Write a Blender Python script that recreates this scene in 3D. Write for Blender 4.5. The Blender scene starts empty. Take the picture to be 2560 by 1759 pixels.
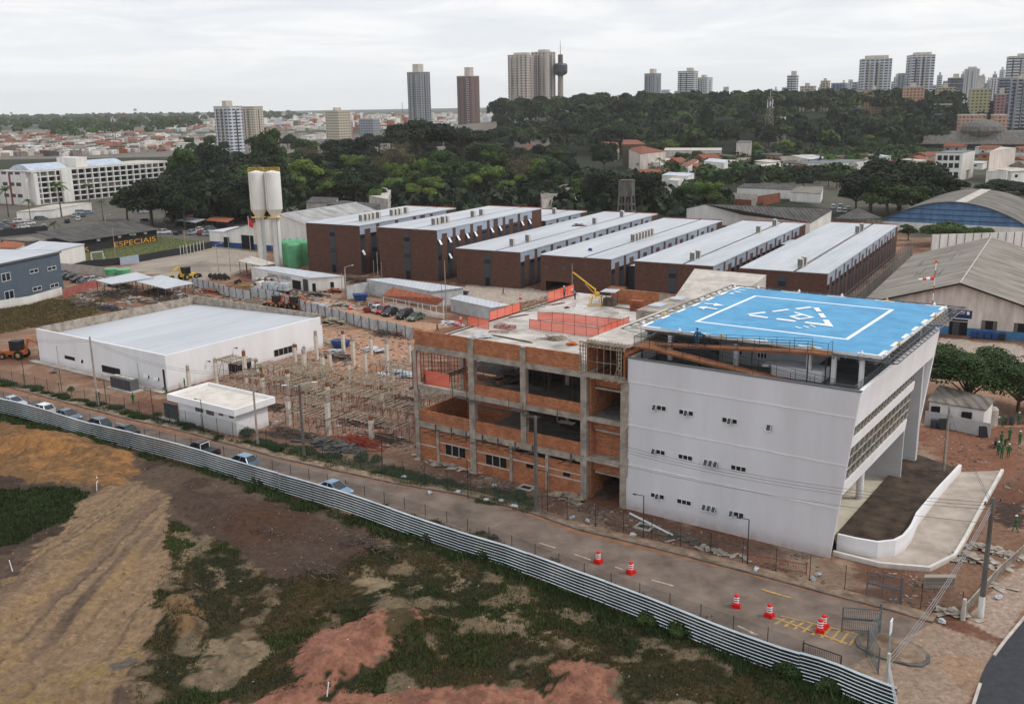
import bpy, math, random
import numpy as np
from math import radians, sin, cos, pi, tan, atan2, hypot, sqrt
from mathutils import Vector, Matrix
random.seed(7); rng = np.random.RandomState(7)
SC = bpy.context.scene; COL = SC.collection
# ---------------------------------------------------------------- camera
CH = 42.0; F = 2473.0; P = radians(14.129); RO = radians(-.968)
fw = np.array([0, cos(P), -sin(P)]); _r = np.array([1, 0, 0.]); _u = np.cross(_r, fw)
rt = cos(RO)*_r + sin(RO)*_u; up = -sin(RO)*_r + cos(RO)*_u
cd = bpy.data.cameras.new('camera'); cam = bpy.data.objects.new('camera', cd); COL.objects.link(cam)
cd.sensor_width = 36; cd.sensor_fit = 'HORIZONTAL'; cd.lens = 36*F/2560; cd.clip_start = 1; cd.clip_end = 60000
M = Matrix(((rt[0], up[0], -fw[0], 0), (rt[1], up[1], -fw[1], 0), (rt[2], up[2], -fw[2], CH), (0, 0, 0, 1)))
cam.matrix_world = M; SC.camera = cam
# ---------------------------------------------------------------- sky, sun, exposure
SUN_EL, SUN_AZ = 52, 100      # azimuth measured clockwise from +Y
w = bpy.data.worlds.new('World'); SC.world = w; w.use_nodes = True
nt = w.node_tree; N = nt.nodes; Lk = nt.links; N.clear()
out = N.new('ShaderNodeOutputWorld'); bg1 = N.new('ShaderNodeBackground'); bg2 = N.new('ShaderNodeBackground')
sky = N.new('ShaderNodeTexSky'); sky.sky_type = 'NISHITA'; sky.sun_disc = False
sky.sun_elevation = radians(SUN_EL); sky.sun_rotation = radians(SUN_AZ); sky.air_density = 1.5; sky.dust_density = 3
Lk.new(sky.outputs[0], bg1.inputs[0]); bg1.inputs[1].default_value = .10
tc = N.new('ShaderNodeTexCoord'); sep = N.new('ShaderNodeSeparateXYZ'); Lk.new(tc.outputs['Generated'], sep.inputs[0])
# cloud deck: project the direction on a plane overhead
zz = N.new('ShaderNodeMath'); zz.operation = 'ADD'; zz.inputs[1].default_value = .08; Lk.new(sep.outputs[2], zz.inputs[0])
zm = N.new('ShaderNodeMath'); zm.operation = 'MAXIMUM'; zm.inputs[1].default_value = .02; Lk.new(zz.outputs[0], zm.inputs[0])
dx = N.new('ShaderNodeMath'); dx.operation = 'DIVIDE'; Lk.new(sep.outputs[0], dx.inputs[0]); Lk.new(zm.outputs[0], dx.inputs[1])
dy = N.new('ShaderNodeMath'); dy.operation = 'DIVIDE'; Lk.new(sep.outputs[1], dy.inputs[0]); Lk.new(zm.outputs[0], dy.inputs[1])
cb = N.new('ShaderNodeCombineXYZ'); Lk.new(dx.outputs[0], cb.inputs[0]); Lk.new(dy.outputs[0], cb.inputs[1])
n1 = N.new('ShaderNodeTexNoise'); n1.inputs['Scale'].default_value = .8; n1.inputs['Detail'].default_value = 9; n1.inputs['Roughness'].default_value = .58; n1.inputs['Distortion'].default_value = .6
Lk.new(cb.outputs[0], n1.inputs['Vector'])
r1 = N.new('ShaderNodeValToRGB'); r1.color_ramp.elements[0].position = .37; r1.color_ramp.elements[0].color = (.77, .81, .87, 1)
r1.color_ramp.elements[1].position = .6; r1.color_ramp.elements[1].color = (1.0, 1.0, 1.01, 1)
e = r1.color_ramp.elements.new(.5); e.color = (.88, .90, .935, 1)
Lk.new(n1.outputs[0], r1.inputs[0])
# towards the horizon the deck melts into an even pale veil
hz = N.new('ShaderNodeMapRange'); hz.inputs[1].default_value = 0.0; hz.inputs[2].default_value = .10; Lk.new(sep.outputs[2], hz.inputs[0])
mx = N.new('ShaderNodeMixRGB'); mx.inputs[1].default_value = (.90, .925, .95, 1); Lk.new(hz.outputs[0], mx.inputs[0]); Lk.new(r1.outputs[0], mx.inputs[2])
Lk.new(mx.outputs[0], bg2.inputs[0]); bg2.inputs[1].default_value = 1.08
mxs = N.new('ShaderNodeMixShader'); mxs.inputs[0].default_value = .9
Lk.new(bg1.outputs[0], mxs.inputs[1]); Lk.new(bg2.outputs[0], mxs.inputs[2]); Lk.new(mxs.outputs[0], out.inputs[0])
sd = bpy.data.lights.new('sun', 'SUN'); sd.energy = 1.55; sd.angle = radians(10); sd.color = (1, .95, .88)
sun = bpy.data.objects.new('sun', sd); COL.objects.link(sun); sun.location = (0, 0, 200)
sv = Vector((sin(radians(SUN_AZ))*cos(radians(SUN_EL)), cos(radians(SUN_AZ))*cos(radians(SUN_EL)), sin(radians(SUN_EL))))
sun.rotation_euler = sv.to_track_quat('Z', 'Y').to_euler()
SC.view_settings.view_transform = 'Standard'; SC.view_settings.look = 'None'; SC.view_settings.gamma = 1; SC.view_settings.exposure = 0.04
# ---------------------------------------------------------------- survey helpers: a mark seen from the drone is carried to a plane of the place
R = dict(a=(0,150), b=(650,100), c=(1250,100), d=(1860,100), e=(0,520), f=(600,480), g=(1200,480), h=(1860,480), i=(0,850), j=(600,750), k=(1000,800), l=(1500,700), m=(1860,880), n=(0,1279), o=(650,1279), p=(1260,1179), r=(1860,1279), t=(1800,710))
def S(z, u, v):
    if z == 'v': return (u*1.10202, v*1.10202)
    s = 2.7514 if z == 'p' else 6.453 if z == 't' else 3.3186
    return (R[z][0]+u/s, R[z][1]+v/s)
def ray(p): return fw*F + rt*(p[0]-1280) - up*(p[1]-879.5)
def G(z, u, v, h=0):
    d = ray(S(z, u, v)); t = (h-CH)/d[2]; return np.array([d[0]*t, d[1]*t, h])
def HT(z, u, v, b):
    d = ray(S(z, u, v)); t = (b[0]*d[0]+b[1]*d[1])/(d[0]**2+d[1]**2); return CH+d[2]*t
def proj(w_):
    d = np.array([w_[0], w_[1], w_[2]-CH]); k = d@fw; return (1280+F*(d@rt)/k, 879.5-F*(d@up)/k)
class Fr:
    def __init__(s, o, az):
        s.o = np.array([o[0], o[1]]); a = radians(az); s.U = np.array([cos(a), sin(a)]); s.V = np.array([-sin(a), cos(a)]); s.az = az
    def loc(s, w_): d = np.array(w_[:2])-s.o; return np.array([d@s.U, d@s.V, w_[2]])
    def wld(s, u, v, z=0): q = s.o+s.U*u+s.V*v; return (float(q[0]), float(q[1]), z)
    def on(s, z, a, b, v=None, u=None, h=None):
        d = ray(S(z, a, b))
        if h is not None: t = (h-CH)/d[2]
        elif v is not None: t = (v+s.o@s.V)/(d[:2]@s.V)
        else: t = (u+s.o@s.U)/(d[:2]@s.U)
        return s.loc(np.array([0, 0, CH])+d*t)
FH = Fr((11.68, 97.95), -35.25)     # street grid of the near buildings
FB = Fr((22.11, 215.4), -29.67)     # grid of the brown wings
# ---------------------------------------------------------------- materials
def lin(c):
    return tuple(((x/255)/12.92 if x/255 <= .04045 else (((x/255)+.055)/1.055)**2.4) for x in c[:3])+(1,)
def newmat(name):
    m = bpy.data.materials.new(name); m.use_nodes = True; t = m.node_tree; t.nodes.clear()
    o = t.nodes.new('ShaderNodeOutputMaterial'); b = t.nodes.new('ShaderNodeBsdfPrincipled'); t.links.new(b.outputs[0], o.inputs[0])
    return m, t, b
def mat(name, c, c2=None, scale=.6, rough=.8, bump=.0, bscale=8, metal=0, detail=6, stripe=None, stretch=(1,1,1), coord='Object', lo=.35, hi=.65, spec=.3, dirt=0):
    """two-tone weathered surface; stripe=(axis,period,strength) adds ribs"""
    m, t, b = newmat(name); N_, L_ = t.nodes, t.links
    tc = N_.new('ShaderNodeTexCoord'); mp = N_.new('ShaderNodeMapping'); mp.inputs['Scale'].default_value = stretch
    L_.new(tc.outputs[coord], mp.inputs[0])
    n = N_.new('ShaderNodeTexNoise'); n.inputs['Scale'].default_value = scale; n.inputs['Detail'].default_value = detail; n.inputs['Roughness'].default_value = .65
    L_.new(mp.outputs[0], n.inputs['Vector'])
    r = N_.new('ShaderNodeValToRGB'); r.color_ramp.elements[0].position = lo; r.color_ramp.elements[1].position = hi
    c2 = c2 or tuple(x*.86 for x in c)
    r.color_ramp.elements[0].color = lin(c2); r.color_ramp.elements[1].color = lin(c)
    L_.new(n.outputs[0], r.inputs[0]); colout = r.outputs[0]
    b.inputs['Roughness'].default_value = rough; b.inputs['Metallic'].default_value = metal; b.inputs['Specular IOR Level'].default_value = spec
    h = None
    if stripe:
        ax, per, st = stripe
        sp = N_.new('ShaderNodeSeparateXYZ'); L_.new(tc.outputs[coord], sp.inputs[0])
        mm = N_.new('ShaderNodeMath'); mm.operation = 'MULTIPLY'; mm.inputs[1].default_value = 2*pi/per; L_.new(sp.outputs[ax], mm.inputs[0])
        sn = N_.new('ShaderNodeMath'); sn.operation = 'SINE'; L_.new(mm.outputs[0], sn.inputs[0]); h = sn.outputs[0]
        bp = N_.new('ShaderNodeBump'); bp.inputs['Strength'].default_value = st; bp.inputs['Distance'].default_value = per*.12
        L_.new(h, bp.inputs['Height']); L_.new(bp.outputs[0], b.inputs['Normal'])
    elif bump:
        n2 = N_.new('ShaderNodeTexNoise'); n2.inputs['Scale'].default_value = bscale; n2.inputs['Detail'].default_value = 5; L_.new(mp.outputs[0], n2.inputs['Vector'])
        bp = N_.new('ShaderNodeBump'); bp.inputs['Strength'].default_value = bump; bp.inputs['Distance'].default_value = .1
        L_.new(n2.outputs[0], bp.inputs['Height']); L_.new(bp.outputs[0], b.inputs['Normal'])
    if dirt:
        sp = N_.new('ShaderNodeSeparateXYZ'); L_.new(tc.outputs[coord], sp.inputs[0]); mr = N_.new('ShaderNodeMapRange'); mr.inputs[1].default_value = dirt; mr.inputs[2].default_value = -.3; L_.new(sp.outputs[2], mr.inputs[0])
        n3 = N_.new('ShaderNodeTexNoise'); n3.inputs['Scale'].default_value = 1.3; n3.inputs['Detail'].default_value = 8; L_.new(tc.outputs[coord], n3.inputs['Vector']); mm = N_.new('ShaderNodeMath'); mm.operation = 'MULTIPLY'; L_.new(mr.outputs[0], mm.inputs[0]); L_.new(n3.outputs[0], mm.inputs[1])
        mx = N_.new('ShaderNodeMixRGB'); mx.inputs[2].default_value = lin((140,104,80)); L_.new(mm.outputs[0], mx.inputs[0]); L_.new(colout, mx.inputs[1]); colout = mx.outputs[0]
    L_.new(colout, b.inputs['Base Color'])
    return m
def brickmat(name, c1, c2, mortar, bw=.39, bh=.2, ms=.015, patch=None, bias=0, rough=.9, grad=.3):
    m, t, b = newmat(name); N_, L_ = t.nodes, t.links
    tc = N_.new('ShaderNodeTexCoord'); sp = N_.new('ShaderNodeSeparateXYZ'); L_.new(tc.outputs['Object'], sp.inputs[0])
    ad = N_.new('ShaderNodeMath'); L_.new(sp.outputs[0], ad.inputs[0]); L_.new(sp.outputs[1], ad.inputs[1])
    cb = N_.new('ShaderNodeCombineXYZ'); L_.new(ad.outputs[0], cb.inputs[0]); L_.new(sp.outputs[2], cb.inputs[1])
    br = N_.new('ShaderNodeTexBrick'); br.inputs['Scale'].default_value = 1; br.inputs['Brick Width'].default_value = bw; br.inputs['Row Height'].default_value = bh
    br.inputs['Mortar Size'].default_value = ms; br.inputs['Bias'].default_value = bias; br.inputs['Mortar Smooth'].default_value = .3
    br.inputs['Color1'].default_value = lin(c1); br.inputs['Color2'].default_value = lin(c2); br.inputs['Mortar'].default_value = lin(mortar)
    L_.new(cb.outputs[0], br.inputs['Vector'])
    n = N_.new('ShaderNodeTexNoise'); n.inputs['Scale'].default_value = .7; n.inputs['Detail'].default_value = 8; n.inputs['Roughness'].default_value = .7; L_.new(tc.outputs['Object'], n.inputs['Vector'])
    mr = N_.new('ShaderNodeMapRange'); mr.inputs[1].default_value = .3; mr.inputs[2].default_value = .7; mr.inputs[3].default_value = 1-grad; mr.inputs[4].default_value = 1+grad*.6; L_.new(n.outputs[0], mr.inputs[0])
    mu = N_.new('ShaderNodeMixRGB'); mu.blend_type = 'MULTIPLY'; mu.inputs[0].default_value = 1; L_.new(br.outputs[0], mu.inputs[1]); L_.new(mr.outputs[0], mu.inputs[2])
    L_.new(mu.outputs[0], b.inputs['Base Color']); b.inputs['Roughness'].default_value = rough; b.inputs['Specular IOR Level'].default_value = .2
    bp = N_.new('ShaderNodeBump'); bp.inputs['Strength'].default_value = .5; bp.inputs['Distance'].default_value = .02; bp.invert = True
    L_.new(br.outputs['Fac'], bp.inputs['Height']); L_.new(bp.outputs[0], b.inputs['Normal'])
    return m
def winmat(name, wall, glass, fh=3, bw=3.2, zf=(.3, .75), xf=(.25, .8), wall2=None, band=0):
    """plaster facade with a grid of recessed-looking panes: for towers too far to model each pane"""
    m, t, b = newmat(name); N_, L_ = t.nodes, t.links
    tc = N_.new('ShaderNodeTexCoord'); sp = N_.new('ShaderNodeSeparateXYZ'); L_.new(tc.outputs['Object'], sp.inputs[0])
    def mth(op, a, bb=None):
        q = N_.new('ShaderNodeMath'); q.operation = op
        for i_, x in enumerate((a, bb)):
            if x is None: continue
            if isinstance(x, (int, float)): q.inputs[i_].default_value = x
            else: L_.new(x, q.inputs[i_])
        return q.outputs[0]
    def inr(x, per, lo, hi):
        fr = mth('FRACT', mth('DIVIDE', x, per)); return mth('MULTIPLY', mth('GREATER_THAN', fr, lo), mth('LESS_THAN', fr, hi))
    s = mth('ADD', sp.outputs[0], sp.outputs[1])
    zr = inr(sp.outputs[2], fh, *zf); xr = inr(s, bw, *xf)
    mask = mth('MULTIPLY', zr, xr)
    geo = N_.new('ShaderNodeNewGeometry'); sn = N_.new('ShaderNodeSeparateXYZ'); L_.new(geo.outputs['Normal'], sn.inputs[0])
    mask = mth('MULTIPLY', mask, mth('LESS_THAN', mth('ABSOLUTE', sn.outputs[2]), .5))
    n = N_.new('ShaderNodeTexNoise'); n.inputs['Scale'].default_value = .25; n.inputs['Detail'].default_value = 5; L_.new(tc.outputs['Object'], n.inputs['Vector'])
    m1 = N_.new('ShaderNodeMixRGB'); m1.inputs[1].default_value = lin(wall2 or tuple(x*.88 for x in wall)); m1.inputs[2].default_value = lin(wall); L_.new(n.outputs[0], m1.inputs[0])
    wn = N_.new('ShaderNodeTexWhiteNoise'); cb = N_.new('ShaderNodeCombineXYZ')
    L_.new(mth('FLOOR', mth('DIVIDE', s, bw)), cb.inputs[0]); L_.new(mth('FLOOR', mth('DIVIDE', sp.outputs[2], fh)), cb.inputs[1]); L_.new(cb.outputs[0], wn.inputs['Vector'])
    m3 = N_.new('ShaderNodeMixRGB'); m3.inputs[1].default_value = lin(tuple(x*.6 for x in glass)); m3.inputs[2].default_value = lin(tuple(min(255, x*1.5) for x in glass)); L_.new(wn.outputs[0], m3.inputs[0])
    m2 = N_.new('ShaderNodeMixRGB'); L_.new(mask, m2.inputs[0]); L_.new(m1.outputs[0], m2.inputs[1]); L_.new(m3.outputs[0], m2.inputs[2])
    L_.new(m2.outputs[0], b.inputs['Base Color']); b.inputs['Roughness'].default_value = .7
    return m
def leafmat(name, c, c2, var=.5):
    m, t, b = newmat(name); N_, L_ = t.nodes, t.links
    at = N_.new('ShaderNodeAttribute'); at.attribute_name = 'tone'
    oi = N_.new('ShaderNodeObjectInfo')
    mx = N_.new('ShaderNodeMixRGB'); mx.inputs[1].default_value = lin(c2); mx.inputs[2].default_value = lin(c); L_.new(at.outputs['Fac'], mx.inputs[0])
    mr = N_.new('ShaderNodeMapRange'); mr.inputs[3].default_value = .72; mr.inputs[4].default_value = 1.22; L_.new(oi.outputs['Random'], mr.inputs[0])
    hs = N_.new('ShaderNodeHueSaturation'); L_.new(mx.outputs[0], hs.inputs['Color']); L_.new(mr.outputs[0], hs.inputs['Value'])
    mr2 = N_.new('ShaderNodeMapRange'); mr2.inputs[3].default_value = .485; mr2.inputs[4].default_value = .515
    wn = N_.new('ShaderNodeTexWhiteNoise'); wn.noise_dimensions = '1D'; L_.new(oi.outputs['Random'], wn.inputs['W']); L_.new(wn.outputs[0], mr2.inputs[0]); L_.new(mr2.outputs[0], hs.inputs['Hue'])
    L_.new(hs.outputs[0], b.inputs['Base Color']); b.inputs['Roughness'].default_value = .75; b.inputs['Specular IOR Level'].default_value = .25
    return m
def flat(name, c, rough=.6, metal=0, spec=.4):
    return mat(name, c, tuple(x*.9 for x in c), scale=2.5, rough=rough, metal=metal, spec=spec)
MT = {}
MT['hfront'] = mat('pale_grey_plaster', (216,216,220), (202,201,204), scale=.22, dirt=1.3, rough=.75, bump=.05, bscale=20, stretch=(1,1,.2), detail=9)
MT['white'] = mat('white_plaster', (236,236,238), (224,223,224), dirt=1.0, scale=.22, rough=.75, bump=.05, bscale=20, stretch=(1,1,.25))
MT['white2'] = mat('aged_white_paint', (230,229,225), (208,205,199), dirt=.8, scale=.5, rough=.8, stretch=(1,1,.2))
MT['roofw'] = mat('white_roof_sheet', (190,193,199), (172,176,183), scale=.3, rough=.55, stripe=(0,.9,.35), stretch=(1,.12,1), detail=9)
MT['roofw2'] = mat('white_roof_sheet_cross', (190,193,198), (170,175,181), scale=.3, rough=.55, stripe=(0,1.0,.35), stretch=(1,.1,1), detail=9)
MT['conc'] = mat('raw_concrete', (176,166,154), (128,118,108), scale=.9, rough=.9, bump=.2, bscale=6)
MT['concl'] = mat('pale_concrete', (200,194,186), (165,157,148), scale=.5, rough=.9, bump=.15, bscale=5)
MT['slab'] = mat('wet_stained_slab', (196,190,184), (124,117,110), scale=.28, rough=.75, bump=.1, detail=9, lo=.3, hi=.6)
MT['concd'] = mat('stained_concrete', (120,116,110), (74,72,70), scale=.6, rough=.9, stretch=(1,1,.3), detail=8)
MT['brick'] = brickmat('hollow_orange_brick', (192,122,84), (158,96,64), (150,118,96), bw=.4, bh=.2, ms=.022)
MT['tile_brown'] = brickmat('brown_facade_tile', (104,75,64), (88,62,54), (72,52,46), bw=.6, bh=.3, ms=.02, grad=.12)
MT['black'] = flat('black_steel', (40,42,44))
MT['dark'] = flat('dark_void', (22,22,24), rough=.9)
MT['glass'] = flat('dark_window_glass', (34,40,46), rough=.12, spec=.6)
MT['glassg'] = mat('reflecting_glass', (92,98,88), (48,56,50), scale=1.2, rough=.12, spec=.7)
MT['steelg'] = flat('grey_steel', (108,112,116), rough=.5, metal=.3)
MT['galv'] = mat('galvanised_sheet', (196,202,206), (160,166,170), scale=.6, rough=.45, metal=.35, stretch=(1,1,.2))
MT['rust'] = mat('rust_brown_deck', (140,94,62), (104,66,44), scale=.8, rough=.85)
MT['blue'] = mat('blue_helideck_paint', (92,158,198), (72,136,178), scale=.4, rough=.7, detail=12, lo=.3, hi=.6)
MT['mark'] = mat('white_marking_paint', (238,240,244), (222,228,234), scale=3, rough=.7)
MT['yellow'] = flat('yellow_paint', (224,178,48))
MT['markyel'] = mat('worn_yellow_line', (184,150,80), (134,114,84), scale=3, rough=.9)
MT['markwh'] = mat('worn_white_line', (190,182,170), (140,128,112), scale=3, rough=.9)
MT['red'] = flat('red_plastic', (206,34,30), rough=.45)
MT['orange'] = flat('orange_paint', (196,104,48))
MT['tyre'] = flat('tyre_rubber', (26,26,27), rough=.9)
MT['wood'] = mat('weathered_timber', (176,162,144), (116,102,88), scale=1.5, rough=.9)
MT['woodd'] = mat('dark_scrap_timber', (108,94,84), (64,55,50), scale=2, rough=.9)
MT['tiled'] = mat('old_clay_tiles', (148,88,66), (98,62,50), scale=1.2, rough=.9)
MT['greyblue'] = mat('grey_blue_cladding', (160,172,188), (146,158,174), scale=.6, rough=.5, spec=.5)
MT['slate'] = flat('dark_slate_panel', (58,64,72), rough=.4, spec=.5)
MT['bluegrey'] = mat('blue_grey_render', (88,100,112), (80,91,103), scale=.3, rough=.8)
MT['tile'] = mat('clay_roof_tiles', (176,104,76), (118,70,52), scale=2.2, rough=.9, stripe=(0,.35,.8))
MT['fib'] = mat('old_fibre_cement', (140,134,126), (104,98,92), scale=.5, rough=.9, stripe=(0,1.1,.8), stretch=(1,.3,1), detail=9)
MT['fibd'] = mat('dark_fibre_cement', (92,90,88), (62,60,58), scale=.5, rough=.9, stripe=(0,1.1,.8), stretch=(1,.3,1), detail=9)
MT['trunk'] = mat('tree_bark', (110,96,80), (72,60,50), scale=2, rough=.95)
MT['greentank'] = mat('green_fibreglass', (104,172,128), (84,150,108), scale=.6, rough=.5)
MT['bluew'] = flat('blue_tarp', (36,72,128))
MT['asph'] = mat('fresh_asphalt', (62,63,68), (50,51,56), scale=1.5, rough=.9, bump=.2, bscale=30)
MT['skin'] = flat('skin', (120,82,62)); MT['workgreen'] = flat('green_coverall', (30,104,62), rough=.9); MT['helmet'] = flat('white_helmet', (230,230,228)); MT['workblue'] = flat('blue_workwear', (38,96,132), rough=.9)
MT['hat'] = flat('dark_hair', (30,26,24)); MT['vestor'] = flat('orange_vest', (222,78,40), rough=.9)
# ---------------------------------------------------------------- mesh building
class MB:
    def __init__(s): s.v = []; s.f = []; s.mi = []; s.cm = 0
    def add(s, vs, fs):
        b = len(s.v); s.v += [tuple(map(float, q)) for q in vs]; s.f += [tuple(b+i for i in q) for q in fs]; s.mi += [s.cm]*len(fs); return s
    def box(s, x0, x1, y0, y1, z0, z1, rz=0, c=None):
        vs = [(x, y, z) for z in (z0, z1) for x, y in ((x0, y0), (x1, y0), (x1, y1), (x0, y1))]
        if rz:
            cx, cy = c or ((x0+x1)/2, (y0+y1)/2); a, b = cos(rz), sin(rz)
            vs = [(cx+(x-cx)*a-(y-cy)*b, cy+(x-cx)*b+(y-cy)*a, z) for x, y, z in vs]
        return s.add(vs, [(0,3,2,1), (4,5,6,7), (0,1,5,4), (1,2,6,5), (2,3,7,6), (3,0,4,7)])
    def hexa(s, b4, t4):
        return s.add(list(b4)+list(t4), [(0,3,2,1), (4,5,6,7), (0,1,5,4), (1,2,6,5), (2,3,7,6), (3,0,4,7)])
    def quad(s, *q): return s.add(q, [tuple(range(len(q)))])
    def prism(s, poly, z0, z1):
        n = len(poly)
        if sum(poly[i][0]*poly[(i+1) % n][1]-poly[(i+1) % n][0]*poly[i][1] for i in range(n)) < 0: poly = poly[::-1]
        vs = [(p[0], p[1], z0) for p in poly]+[(p[0], p[1], z1) for p in poly]
        return s.add(vs, [tuple(range(n))[::-1], tuple(range(n, 2*n))]+[(i, (i+1) % n, n+(i+1) % n, n+i) for i in range(n)])
    def tube(s, a, b, r, r2=None, n=6, cap=True):
        a = Vector(a); b = Vector(b); d = (b-a)
        if d.length < 1e-6: return s
        q = d.to_track_quat('Z', 'Y'); r2 = r if r2 is None else r2; vs = []
        for p, rr in ((a, r), (b, r2)):
            for k in range(n):
                t = 2*pi*(k+.5)/n; vs.append(p+q @ Vector((cos(t)*rr, sin(t)*rr, 0)))
        fs = [(k, (k+1) % n, n+(k+1) % n, n+k) for k in range(n)]
        if cap: fs += [tuple(range(n))[::-1], tuple(range(n, 2*n))]
        return s.add(vs, fs)
    def bar(s, a, b, w_, h=None): return s.tube(a, b, w_*.7071, n=4)
    def path(s, pts, r, n=5):
        for a, b in zip(pts[:-1], pts[1:]): s.tube(a, b, r, n=n)
        return s
    def lathe(s, prof, c=(0,0,0), n=16):
        vs = []; m = len(prof)
        for r, z in prof:
            for k in range(n): t = 2*pi*k/n; vs.append((c[0]+r*cos(t), c[1]+r*sin(t), c[2]+z))
        fs = [(i*n+k, i*n+(k+1) % n, (i+1)*n+(k+1) % n, (i+1)*n+k) for i in range(m-1) for k in range(n)]
        fs += [tuple(range(n))[::-1], tuple(range((m-1)*n, m*n))]
        return s.add(vs, fs)
    def blob(s, c, rx, ry, rz, n=8, m=5, jit=0):
        vs = []; 
        for i in range(m+1):
            ph = pi*i/m
            for k in range(n):
                t = 2*pi*k/n; j = 1+random.uniform(-jit, jit)
                vs.append((c[0]+rx*sin(ph)*cos(t)*j, c[1]+ry*sin(ph)*sin(t)*j, c[2]+rz*cos(ph)*j))
        return s.add(vs, [(i*n+k, (i+1)*n+k, (i+1)*n+(k+1) % n, i*n+(k+1) % n) for i in range(m) for k in range(n)])
    def build(s, name, m, parent=None, smooth=False, loc=None):
        me = bpy.data.meshes.new(name); me.from_pydata(s.v, [], s.f)
        ms = m if isinstance(m, (list, tuple)) else [m]
        for q in ms: me.materials.append(MT[q] if isinstance(q, str) else q)
        if len(ms) > 1: me.polygons.foreach_set('material_index', s.mi)
        if smooth: me.polygons.foreach_set('use_smooth', [True]*len(me.polygons))
        me.update(); o = bpy.data.objects.new(name, me); COL.objects.link(o)
        if parent: o.parent = parent
        if loc is not None: o.location = loc
        return o
def npmesh(name, V_, Fq, m, parent=None, tone=None, cols=None, smooth=False):
    """fast mesh from numpy arrays; Fq is (n,3) or (n,4)"""
    me = bpy.data.meshes.new(name); k = Fq.shape[1]; nf = len(Fq)
    me.vertices.add(len(V_)); me.vertices.foreach_set('co', np.asarray(V_, np.float32).ravel())
    me.loops.add(nf*k); me.loops.foreach_set('vertex_index', np.asarray(Fq, np.int32).ravel())
    me.polygons.add(nf); me.polygons.foreach_set('loop_start', np.arange(0, nf*k, k, dtype=np.int32))
    if smooth: me.polygons.foreach_set('use_smooth', np.ones(nf, bool))
    me.update(calc_edges=True)
    if tone is not None:
        a = me.attributes.new('tone', 'FLOAT', 'FACE'); a.data.foreach_set('value', np.asarray(tone, np.float32))
    if cols is not None:
        a = me.attributes.new('Col', 'FLOAT_COLOR', 'POINT'); a.data.foreach_set('color', np.asarray(cols, np.float32).ravel())
    me.materials.append(MT[m] if isinstance(m, str) else m)
    o = bpy.data.objects.new(name, me); COL.objects.link(o)
    if parent: o.parent = parent
    return o
def tag(o, label=None, cat=None, group=None, kind=None):
    if label: o['label'] = label
    if cat: o['category'] = cat
    if group: o['group'] = group
    if kind: o['kind'] = kind
    return o
def thing(name, label, cat, loc=(0,0,0), az=0, group=None):
    o = bpy.data.objects.new(name, None); COL.objects.link(o); o.empty_display_size = .2
    o.location = tuple(float(q) for q in loc); o.rotation_euler = (0, 0, radians(az)); return tag(o, label, cat, group)
def dup(root, loc, az=None, label=None, group=None, scale=None):
    r = root.copy(); COL.objects.link(r); r.location = tuple(float(q) for q in loc)
    if az is not None: r.rotation_euler = (0, 0, radians(az))
    if label: r['label'] = label
    if group: r['group'] = group
    if scale: r.scale = scale
    def kids(a, b):
        for ch in KIDS(a):
            c = ch.copy(); COL.objects.link(c); c.parent = b; kids(ch, c)
    kids(root, r); return r
_K = {}
def KIDS(o):
    if o.name not in _K: _K[o.name] = list(o.children)
    return _K[o.name]
# ---------------------------------------------------------------- value noise in numpy
_lat = np.random.RandomState(3).rand(256, 256)
def vnoise(x, y):
    xi = np.floor(x).astype(int); yi = np.floor(y).astype(int); fx = x-xi; fy = y-yi; fx = fx*fx*(3-2*fx); fy = fy*fy*(3-2*fy)
    a = _lat[xi % 256, yi % 256]; b = _lat[(xi+1) % 256, yi % 256]; c = _lat[xi % 256, (yi+1) % 256]; d = _lat[(xi+1) % 256, (yi+1) % 256]
    return (a*(1-fx)+b*fx)*(1-fy)+(c*(1-fx)+d*fx)*fy
def fbm(x, y, o=4):
    s = 0; a = .5; t = 0
    for k in range(o): s = s+a*vnoise(x*2**k+17.3*k, y*2**k+9.1*k); t += a; a *= .5
    return s/t
def inpoly(x, y, poly):
    r = np.zeros(x.shape, bool); n = len(poly)
    for i in range(n):
        x0, y0 = poly[i][:2]; x1, y1 = poly[(i+1) % n][:2]
        c = ((y0 > y) != (y1 > y)); 
        with np.errstate(divide='ignore', invalid='ignore'):
            r ^= c & (x < (x1-x0)*(y-y0)/((y1-y0) or 1e-9)+x0)
    return r
# ================================================================ GROUND
def PL(*a):
    """picks -> world xy list; a = (region,u,v) tuples"""
    return [tuple(G(*q)[:2]) for q in a]
def PV(*a): return [tuple(G('v', *q)[:2]) for q in a]
FENCE = PL(('i',-150,570),('i',0,605),('i',500,735),('i',900,850),('i',1300,960),('i',1700,1060),('i',2100,1180),('p',0,645),('p',500,850),('p',1000,1035),('p',1500,1230),('p',1926,1385),('r',700,1455),('r',1000,1596))
FENCE.append(tuple(G('r',1250,1700)[:2]))
CURB = PL(('i',-300,300),('i',0,375),('i',700,565),('i',1000,645),('i',1500,755),('i',2323,985),('k',0,1368),('k',500,1450),('k',1050,1590),('p',500,400),('p',1100,545),('p',1926,762),('r',700,690),('r',1120,795),('r',1560,925))
def dist_line(x, y, pl):
    d = np.full(x.shape, 1e9)
    for (x0, y0), (x1, y1) in zip(pl[:-1], pl[1:]):
        L2 = (x1-x0)**2+(y1-y0)**2 or 1e-9; t = np.clip(((x-x0)*(x1-x0)+(y-y0)*(y1-y0))/L2, 0, 1)
        d = np.minimum(d, np.hypot(x-x0-t*(x1-x0), y-y0-t*(y1-y0)))
    return d
LOT = FENCE+[(60, 20), (-160, 20), (-160, 175)]
def sm(t): t = np.clip(t, 0, 1); return t*t*(3-2*t)
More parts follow.
